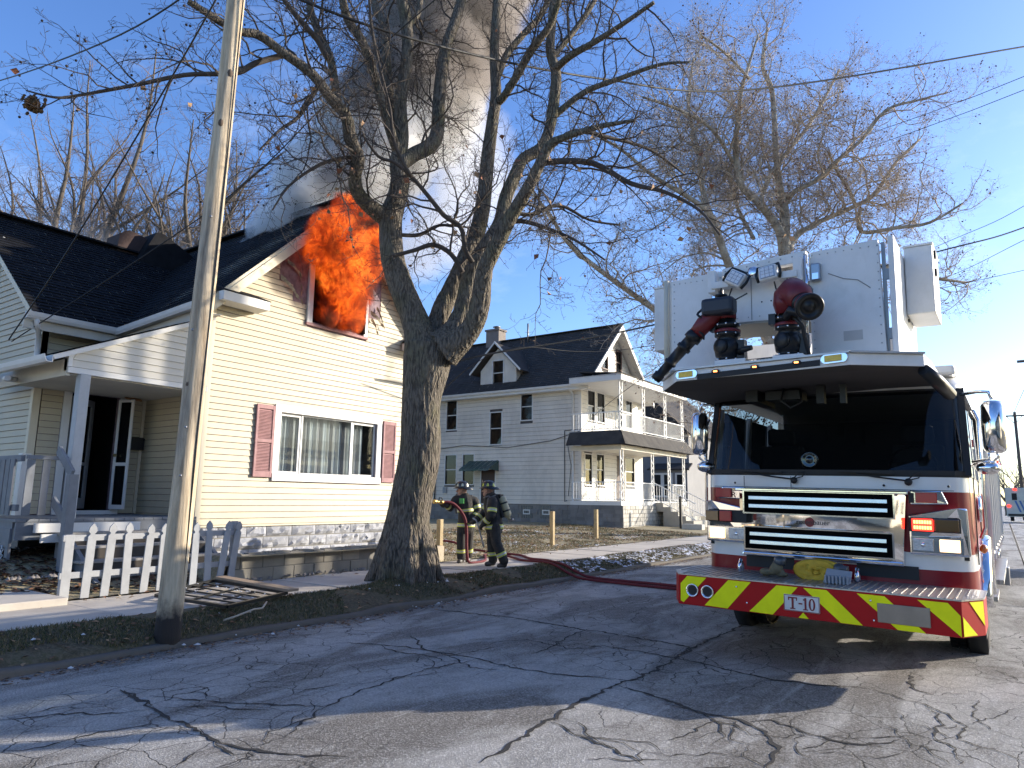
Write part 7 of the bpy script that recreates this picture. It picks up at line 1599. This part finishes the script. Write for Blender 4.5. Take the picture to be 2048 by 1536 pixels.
B().tube([(-9.0,10.60,1.30),(-9.0,10.58,1.36),(-9.02,10.53,1.36),(-9.02,10.52,1.30)],.01,6).obj('bail_handle', M_BLK, nz)
h2 = [(-12.4,14.3,.15),(-11.6,13.5,.14),(-11.25,13.1,.15),(-11.28,13.2,.32),(-11.0,13.42,.30),(-10.7,13.5,.17),(-10.2,13.4,.15),(-9.6,13.3,.13),(-9.0,13.3,.115),(-8.3,12.7,.115),(-7.7,12.4,.13),(-7.2,12.2,.09),(-6.8,12.05,-.02),(-6.4,12.0,-.09),(-5.2,11.95,-.095),(-4.2,11.8,-.09),(-3.0,11.9,-.05)]
Q = smooth_path([(*p,0) for p in h2], 5); b = B(); b.tube([q[:3] for q in Q], .026, 10); tag(b.obj('red_hose', M_HOSE, None), 'second red hose kinked up in a loop on the lawn beyond the tree', 'fire hose')
# ---------------------------------------------------------------- poles, wires, posts, debris, traffic
m, b_, L = newmat('pole_wood')
f = ramp(m, noise(m, 14, 8, .7, (1,1,.07), dist=.3), [(.35,0.0),(.65,1.0)]); g = ramp(m, noise(m, 3, 5, .6, (1,1,.25)), [(.42,0.0),(.62,1.0)])
c = mixc(m, g, mixc(m, f, (.40,.30,.19), (.78,.63,.42)), mixc(m, f, (.21,.17,.125), (.58,.49,.36)))
tc = nd(m, 'ShaderNodeTexCoord'); sp = nd(m, 'ShaderNodeSeparateXYZ'); L.new(tc.outputs['Object'], sp.inputs[0]); n5 = noise(m, 8, 4, .6); ad = nd(m, 'ShaderNodeMath', operation='MULTIPLY_ADD'); ad.inputs[1].default_value = .35; L.new(n5, ad.inputs[0]); L.new(sp.outputs['Z'], ad.inputs[2])
c = mixc(m, ramp(m, ad.outputs[0], [(.32,1.0),(.48,0.0)]), c, (.035,.028,.024))
L.new(c, b_.inputs['Base Color']); b_.inputs['Roughness'].default_value = .9; bump(m, noise(m, 22, 8, .75, (1,1,.06), dist=.4), .9, .015)
UP = root('utility_pole', (-6.93,4.03,.0), 'pale weathered wooden utility pole leaning beside the picket fence', 'utility pole')
b = B(); P = []; ph = B()
for i in range(41):
    t = i/40; z = -.25+10.0*t
    P.append(((-6.93-.18*z/7.2), 4.03+.26*z/7.2, z))
b.tube(P, [.122-.030*i/40 for i in range(41)], 20)
for i, v in enumerate(b.v):
    v = Vector(v); z = v.z; c = Vector((-6.93-.18*z/7.2, 4.03+.26*z/7.2, z)); d = v-c
    k = 1+.07*mnoise.noise(Vector((d.x*16, d.y*16, z*.8)))+.03*mnoise.noise(Vector((d.x*40, d.y*40, z*2))); b.v[i] = tuple(c+d*k)
b.obj('pole_shaft', MATS['pole_wood'], UP)
b = B()
for z, a in ((1.55,-.9),(2.05,-.9),(3.1,-1.3),(4.4,-.7)): 
    c = Vector((-6.93-.18*z/7.2, 4.03+.26*z/7.2, z)); b.sph(tuple(c+V3(math.cos(a),math.sin(a),0)*.112),.016,6,0,4)
b.obj('pole_bolt', MATS['dull_steel'], UP)
for z, a in ((5.55,-.75),(2.5,-1.25),(6.2,-.3)):
    c = Vector((-6.93-.18*z/7.2, 4.03+.26*z/7.2, z)); B().sph(tuple(c+V3(math.cos(a),math.sin(a),0)*.085),(.035,.035,.06),8,0,6).obj('pole_knot', mat('knot_dark', (.12,.085,.06), .9), UP)
gw_ = B(); gw_.tube([(-6.83,4.08,.4),(-6.86,4.12,2.0),(-6.94,4.24,5.0),(-7.02,4.36,9.0)],.008,6); gw_.obj('ground_wire', MATS['cable_black'], UP)
M_CAB = MATS['cable_black']
def wire(p, q, sag, r, label, seg=28, wob=0):
    p, q = Vector(p), Vector(q); P = []
    for i in range(seg+1):
        t = i/seg; c = p.lerp(q, t); c.z -= sag*4*t*(1-t); P.append(tuple(c+V3(0,0,wob*math.sin(i*1.9))))
    b = B(); b.tube(P, r, 6, 0, False); return tag(b.obj('utility_wire', M_CAB, None), label, 'wire', 'overhead utility wires')
def cable(pts, r, label):
    Q = smooth_path([(*p,0) for p in pts], 8); b = B(); b.tube([q[:3] for q in Q], r, 6, 0, False); return tag(b.obj('utility_wire', M_CAB, None), label, 'wire', 'overhead utility wires')
cable([(-7.05,4.36,7.9),(-7.33,4.3,7.86),(-10.29,4.41,8.13),(-17.2,5.07,10.2),(-24,5.7,12.6)], .012, 'cable rising steeply away from the utility pole over the dark roof')
cable([(-7.1,4.4,8.4),(-7.59,4.22,7.2),(-11.1,4.45,5.1),(-13.36,4.55,3.86)], .011, 'service cable dropping steeply from the utility pole to the porch side wall')
cable([(-13.38,4.6,3.84),(-10.28,6.24,6.15),(-8.5,6.87,7.68),(-6.44,7.09,8.78),(3,8.1,12.6)], .010, 'thin cable from the porch side wall up through the big tree crown')
cable([(-9.6,4.8,9.6),(-7.4,7.04,8.61),(-6.49,12.54,10.43),(-4.45,17.62,12.13),(1.69,25.55,15.6),(5,30,17.6)], .024, 'thick cable sagging across the sky in front of the pale plane tree')
cable([(5,27.0,17.7),(1.76,28.03,15.89),(-14.18,38.87,19.6),(-30,49,22)], .012, 'upper of two thin wires slanting down behind the plane tree')
cable([(5,27.2,16.9),(1.72,28.03,15.4),(-15.63,40.3,19.2),(-30,49,21)], .012, 'lower of two thin wires slanting down behind the plane tree')
cable([(-12.2,12.66,3.6),(-10.31,12.31,4.45),(-7.17,16.94,5.95),(-1.09,23.61,8.78),(1.22,26.44,10.01),(5,31,12.6)], .024, 'thick black cable passing over the white house roof behind the bucket')
cable([(-11.4,12.7,3.5),(-9.29,13.03,4.78),(-7.18,16.94,5.39),(2.0,26.0,8.6),(5,29,10)], .009, 'thin wire just under the thick cable by the white house')
cable([(5,27,13.2),(1.47,30.27,12.07),(-1.43,35.57,12.84),(-9,49,15)], .012, 'thin wire above the thick cable beyond the bucket box')
cable([(5,27,11.4),(1.36,30.19,10.77),(-1.75,40.22,12.52),(-9,62,17)], .012, 'thin wire below the thick cable beyond the bucket box')
cable([(1.3,86,9.9),(1.6,60,8.9),(2.6,40,9.6)], .02, 'faint far wire leaving the distant crossarm pole')
cable([(-15.9,28.45,4.55),(-12.2,24,5.0),(-6.5,20,6.6)], .010, 'service wire reaching the corner of the white house')
FP2 = root('utility_pole', (1.55,86.4,-.12), 'distant utility pole with crossarm at the end of the street', 'utility pole')
b = B(); b.cyl((1.55,86.4,-.2),(1.6,86.5,10.6),.17,.13,10); b.obj('pole_shaft', mat('far_pole', (.13,.10,.08), .9), FP2); b = B(); b.bar((.4,86.3,10.2),(2.9,86.3,10.2),.14,.14); b.bar((1.55,86.4,9.4),(.9,86.3,10.15),.05,.05); b.bar((1.55,86.4,9.4),(2.2,86.3,10.15),.05,.05); b.obj('crossarm', MATS['far_pole'], FP2)
FP3 = root('utility_pole', (3.0,49.6,-.12), 'utility pole beside the truck with only its crossarm end showing', 'utility pole')
b = B(); b.cyl((3.0,49.6,-.2),(3.0,49.6,11),.16,.12,10); b.obj('pole_shaft', MATS['far_pole'], FP3); b = B(); b.bar((1.28,49.5,9.57),(4.6,49.5,9.57),.12,.14); b.obj('crossarm', MATS['far_pole'], FP3)
# yard posts
M_PST = mat('bare_post', (.46,.36,.20), .85, vs=6, col2=(.33,.25,.14), bs=30, bst=.4)
for x, y, z, h, lab in ((-10.45,12.25,.14,.74,'wooden yard post beside the big trunk near the pale end block'),(-10.41,17.0,.16,.86,'middle wooden yard post on the leafy lawn'),(-10.68,20.1,.17,.88,'wooden yard post nearest the white porch')):
    b = B(); b.bx(x-.055,x+.055,y-.055,y+.055,z-.1,z+h); tag(b.obj('yard_post', M_PST, None, .008), lab, 'post', 'wooden posts along the lawn')
# metal storm screen thrown down on the verge
SS = root('fallen_screen', (-8.0,5.3,.15), 'black metal storm door screen lying flat on the verge beside the pole', 'screen')
A_, B_, C_, D_ = V3(-8.85,5.72,.22), V3(-7.48,5.86,.16), V3(-7.22,4.86,.13), V3(-8.45,4.72,.16)
b = B()
for p, q in ((B_,C_),(C_,D_),(D_,A_),(A_,B_)): b.bar(p,q,.045,.035)
b.obj('frame', M_BLKM, SS)
for t in (.2,.4,.6,.8): B().bar(A_.lerp(D_,t),B_.lerp(C_,t),.022,.016).obj('bar', M_BLKM, SS)
b = B(); b.bar(A_.lerp(B_,.48),D_.lerp(C_,.48),.03,.02)
for t in (.3,.5,.7):
    for k in (.2,.75): c_ = A_.lerp(B_,k).lerp(D_.lerp(C_,k),t); b.tube([c_+V3(.05*math.cos(a),.05*math.sin(a),.004) for a in [i*.8 for i in range(9)]],.006,5)
b.obj('scroll_work', M_BLKM, SS)
b = B(); b.bar(A_+V3(0,.10,.035),B_+V3(.06,.06,.03),.16,.03); b.obj('door_rail', mat('tan_board', (.34,.25,.17), .7, vs=7), SS)
b = B()
for k in range(40): t, u = R.choice((.25,.3,.55,.6)), R.random(); c_ = A_.lerp(B_,u).lerp(D_.lerp(C_,u),t); s_ = R.uniform(.008,.025); b.sph((c_.x+R.gauss(0,.03),c_.y+R.gauss(0,.03),c_.z+.012),(s_,s_*.6,.006),6,0,4)
tag(b.obj('glass_shards', mat('shard', (.75,.76,.78), .2), SS), kind='stuff')
b = B(); b.tube([(-7.25,5.4,.12),(-7.05,5.2,.09),(-7.0,5.05,.10),(-6.93,4.75,.06),(-6.90,4.62,.05)],.012,6); tag(b.obj('stick', mat('pale_stick', (.42,.36,.28), .8), None), 'thin pale stick lying on the turf beside the fallen screen', 'stick')
# ambulance far down the street, seen from behind
AM = root('ambulance', (1.3,72,-.12), 'distant ambulance with blue chevrons and red lights at the street end', 'ambulance')
b = B(); b.bx(.12,2.5,72,75.6,.38,2.75); am = b.obj('body', mat('ambulance_white', (.55,.58,.50), .4), AM, .04); b = B(); b.bx(.3,2.3,75.6,77.2,.4,2.0); b.obj('cab', MATS['ambulance_white'], AM, .08)
for i in range(5): B().prism([(1.0+.3*i,71.985,.75),(1.14+.3*i,71.985,.75),(.84+.3*i,71.985,1.7),(.70+.3*i,71.985,1.7)], (0,-.01,0)).obj('chevron_stripe', mat('ambulance_blue', (.06,.16,.38), .4), AM)
B().bx(.55,.90,71.98,71.99,1.75,2.3).obj('rear_window', MATS['night_pane'], AM); B().bx(.2,2.4,71.96,71.99,.45,.62).obj('bumper', M_BLK, AM)
for x in (.45,2.1):
    b = B(); b.lathe((x-.12,73,.42),(1,0,0),[(0,.42),(.26,.42),(.262,.002)],16); b.obj('wheel', M_BLK, AM)
for x, z in ((.80,2.62),(2.3,2.62),(.3,1.25)): B().sph((x,71.93,z),(.14,.05,.10),8,0,6).obj('red_beacon', E_RED, AM)
B().bx(1.275,1.32,11.75,11.95,2.40,2.50).obj('rear_beacon', E_RED, T)
pk = B(); pk.tube([(.02,16.6,.95),(.24,20.2,-.12)],.03,8) if False else pk.tube([(.05,15.5,1.02),(.30,13.2,-.1)],.013,8); tag(pk.obj('support_pole', MATS['dark_iron'], None), 'thin dark pole leaning against the far side of the truck', 'pole')
# bird nest of leaves high in the far left twigs
nb = B()
nb.sph((-15.4,5.12,9.06),.15,8,0,6)
for k in range(60): nb.sph((-15.4+max(-.16,min(.16,R.gauss(0,.10))),5.12+max(-.16,min(.16,R.gauss(0,.10))),9.06+max(-.15,min(.15,R.gauss(0,.09)))),(R.uniform(.03,.07),R.uniform(.02,.05),R.uniform(.02,.05)),6,0,4)
tag(nb.obj('leaf_nest', mat('nest_brown', (.16,.085,.03), .9, vs=20, var=.6), None), 'small brown ball of leaves caught high above the dark roof', 'nest')
# houses and trees across from the camera that the truck's glass and chrome look at
def plain_house(x0, x1, y0, y1, h, rh, wall_m, label, name='house'):
    Hh = root(name, ((x0+x1)/2,(y0+y1)/2,0), label, 'house'); b = B(); b.bx(x0,x1,y0,y1,-.3,h); b.obj('wall', wall_m, Hh)
    xm = (x0+x1)/2; b = B(); b.prism([(x0-.4,y0-.4,h),(x1+.4,y0-.4,h),(xm,y0-.4,h+rh)], (0,y1-y0+.8,0)); b.obj('roof', M_SHING, Hh)
    for yy in np.arange(y0+1.2, y1-1, 2.6):
        for z in (1.0,3.7):
            for xx in ((x0-.03,x0-.002),(x1+.002,x1+.03)):
                if z+1.5 < h: B().bx(*xx,yy,yy+.9,z,z+1.5).obj('window', MATS['night_pane'], Hh)
    for xx in np.arange(x0+1.2, x1-1, 2.6): B().bx(xx,xx+.9,y1+.002,y1+.03,1.0,2.5).obj('window', MATS['night_pane'], Hh)
plain_house(8.5,16,-7,3,5.6,3.2,M_CREAMT,'cream house across the street from the yellow house')
plain_house(-21,-12.5,-22,-10,5.8,3.4,M_WS,'white house on the near side behind the camera')
plain_house(9.5,17,-24,-12,5.4,3.0,mat('tan_siding', (.42,.36,.27), .7),'tan house across the street behind the camera')
# ---------------------------------------------------------------- flames and smoke (real volumes)
def vol_nodes(name):
    m = bpy.data.materials.new(name); m.use_nodes = True; N = m.node_tree.nodes; N.remove(N['Principled BSDF']); MATS[name] = m
    return m, N, m.node_tree.links
def mathn(m, op, a, b=None, c=None):
    n = nd(m, 'ShaderNodeMath', operation=op)
    for i, v in enumerate((a, b, c)):
        if v is None: continue
        if hasattr(v, 'is_linked'): m.node_tree.links.new(v, n.inputs[i])
        else: n.inputs[i].default_value = v
    return n.outputs[0]
def field(m, balls_, nscale, namp, sc=(1,1,1), detail=7):
    """min over balls of distance/radius, the position stirred by noise: 0 in a core, 1 at the rim"""
    L = m.node_tree.links; tc = nd(m, 'ShaderNodeTexCoord'); n = nd(m, 'ShaderNodeTexNoise'); mp = nd(m, 'ShaderNodeMapping'); mp.inputs['Scale'].default_value = sc
    L.new(tc.outputs['Object'], mp.inputs[0]); L.new(mp.outputs[0], n.inputs['Vector']); n.inputs['Scale'].default_value = nscale; n.inputs['Detail'].default_value = detail; n.inputs['Roughness'].default_value = .62
    v1 = nd(m, 'ShaderNodeVectorMath', operation='SUBTRACT'); L.new(n.outputs['Color'], v1.inputs[0]); v1.inputs[1].default_value = (.5,.5,.5)
    v2 = nd(m, 'ShaderNodeVectorMath', operation='MULTIPLY_ADD'); L.new(v1.outputs[0], v2.inputs[0]); v2.inputs[1].default_value = (namp,)*3; L.new(tc.outputs['Object'], v2.inputs[2])
    acc = None
    for c, r in balls_:
        d = nd(m, 'ShaderNodeVectorMath', operation='DISTANCE'); L.new(v2.outputs[0], d.inputs[0]); d.inputs[1].default_value = c
        q = mathn(m, 'MULTIPLY', d.outputs['Value'], 1/r)
        acc = q if acc is None else mathn(m, 'MINIMUM', acc, q)
    return acc
def domain(name, balls_, grow, m, label, cat, vox=.15):
    b = B()
    for c, r in balls_: b.sph(c, r+grow, 14, 0, 10)
    o = b.obj(name+'_raw', m); md = o.modifiers.new('u','REMESH'); md.mode = 'VOXEL'; md.voxel_size = vox
    dg = bpy.context.evaluated_depsgraph_get(); me = bpy.data.meshes.new_from_object(o.evaluated_get(dg)); bpy.data.objects.remove(o); me.name = name
    if not me.materials: me.materials.append(m)
    return tag(link(name, me), label, cat)
FB = [((-11.30,9.50,5.15),.36),((-11.25,10.0,5.2),.42),((-11.12,9.78,5.7),.62),((-10.92,9.62,6.2),.76),((-10.82,9.25,6.55),.74),((-10.82,9.82,6.85),.68),((-10.80,9.45,7.25),.45),((-10.9,8.92,6.3),.42),((-10.88,9.62,7.25),.42),((-10.92,9.95,7.5),.20),((-10.9,9.98,6.4),.45)]
m, N, L = vol_nodes('flame_volume'); pv = N.new('ShaderNodeVolumePrincipled'); L.new(pv.outputs[0], N['Material Output'].inputs['Volume'])
fd = field(m, FB, 3.2, .55, (1,1,.8))
rim = ramp(m, fd, [(.66,1.0),(1.0,0.0)])
n1 = noise(m, 4.4, 9, .66, (1,1,.72), 'Object', 1.2); n2 = noise(m, 1.35, 4, .55, None, 'Object', .6)
rid = mathn(m, 'ABSOLUTE', mathn(m, 'SUBTRACT', n1, .5)); fil = ramp(m, rid, [(.0,1.0),(.03,.42),(.085,.12),(.20,.0)])
heat = mathn(m, 'MULTIPLY', fil, ramp(m, n2, [(.36,.12),(.58,1.0)]))
L.new(ramp(m, heat, [(.0,(.40,.022,.002)),(.25,(.92,.065,.004)),(.6,(1.0,.145,.010)),(1.0,(1.0,.36,.045))]), pv.inputs['Emission Color'])
em = mathn(m, 'MULTIPLY', mathn(m, 'MULTIPLY_ADD', heat, 11.0, .34), ramp(m, n2, [(.40,.14),(.53,1.0)]))
L.new(mathn(m, 'MULTIPLY', em, rim), pv.inputs['Emission Strength'])
L.new(mathn(m, 'MULTIPLY', rim, 9.0), pv.inputs['Density']); pv.inputs['Color'].default_value = (.14,.07,.05,1)
m.cycles.volume_step_rate = .22
domain('flames', FB, .16, m, 'orange flames pouring out of the gable window of the yellow house', 'fire', .08)
def smoke(name, matname, balls_, dens, nscale, namp, c_lo, c_hi, z0, z1, label, rimw=(.55,1.0), step=.5, grow=.35, aniso=.3, vox=.2):
    m, N, L = vol_nodes(matname); pv = N.new('ShaderNodeVolumePrincipled'); L.new(pv.outputs[0], N['Material Output'].inputs['Volume'])
    fd = field(m, balls_, nscale, namp, (1,1,1), 8); rim = ramp(m, fd, [(rimw[0],1.0),(rimw[1],0.0)])
    n1 = noise(m, nscale*1.3, 6, .6, None, 'Object', .6); n2 = noise(m, nscale*.5, 3, .5, None, 'Object', .2)
    L.new(mathn(m, 'MULTIPLY', mathn(m, 'MULTIPLY', rim, dens), ramp(m, n1, [(.32,.40),(.56,1.0)])), pv.inputs['Density'])
    tc = nd(m, 'ShaderNodeTexCoord'); sp = nd(m, 'ShaderNodeSeparateXYZ'); L.new(tc.outputs['Object'], sp.inputs[0])
    zz = mathn(m, 'MULTIPLY_ADD', mathn(m, 'SUBTRACT', n2, .5), 5.0, sp.outputs['Z'])
    mr = nd(m, 'ShaderNodeMapRange'); mr.inputs[1].default_value = z0; mr.inputs[2].default_value = z1; L.new(zz, mr.inputs[0])
    L.new(mixc(m, mr.outputs[0], c_lo, c_hi), pv.inputs['Color']); pv.inputs['Anisotropy'].default_value = aniso; m.cycles.volume_step_rate = step
    o = domain(name, balls_, grow, m, label, 'smoke', vox); o['kind'] = 'stuff'; return o
smoke('smoke_plume', 'smoke_volume', [((-13.2,9.9,7.7),.8),((-12.8,10.2,8.4),1.1),((-12.6,10.2,8.8),1.15),((-12.3,10.7,9.2),1.3),((-11.9,11.3,10.2),1.7),((-11.3,11.9,11.3),1.8),((-11.0,12.2,12.6),1.85),((-10.7,12.4,14.0),2.05),((-10.5,12.7,15.6),2.2),((-10.3,12.9,17.4),2.3),((-13.9,9.5,7.6),.55)],
      13.0, 1.0, 1.7, (.985,.982,.975), (.50,.46,.43), 9.7, 11.0, 'grey and white smoke billowing up from the burning roof behind the big tree')
smoke('smoke_veil', 'steam_volume', [((-10.9,12.7,8.0),1.25),((-10.4,13.0,9.2),1.35),((-10.5,13.0,10.3),1.2),((-11.6,12.4,7.4),.9)], .8, .8, 1.2, (.99,.99,.99), (.97,.97,.98), 9, 12, 'thin bluish white smoke behind the fork of the big tree')
smoke('smoke_drift', 'drift_volume', [((-22,5,6.0),3.4),((-20.5,8.5,6.3),3.1),((-25,2.0,6.3),3.8),((-21,11,6.8),2.6)], .14, .3, 2.4, (.98,.98,.99), (.98,.98,.99), 0, 1, 'thin smoke drifting behind the dark rear roof', (.35,1.0), .7, .6, .2, .4)
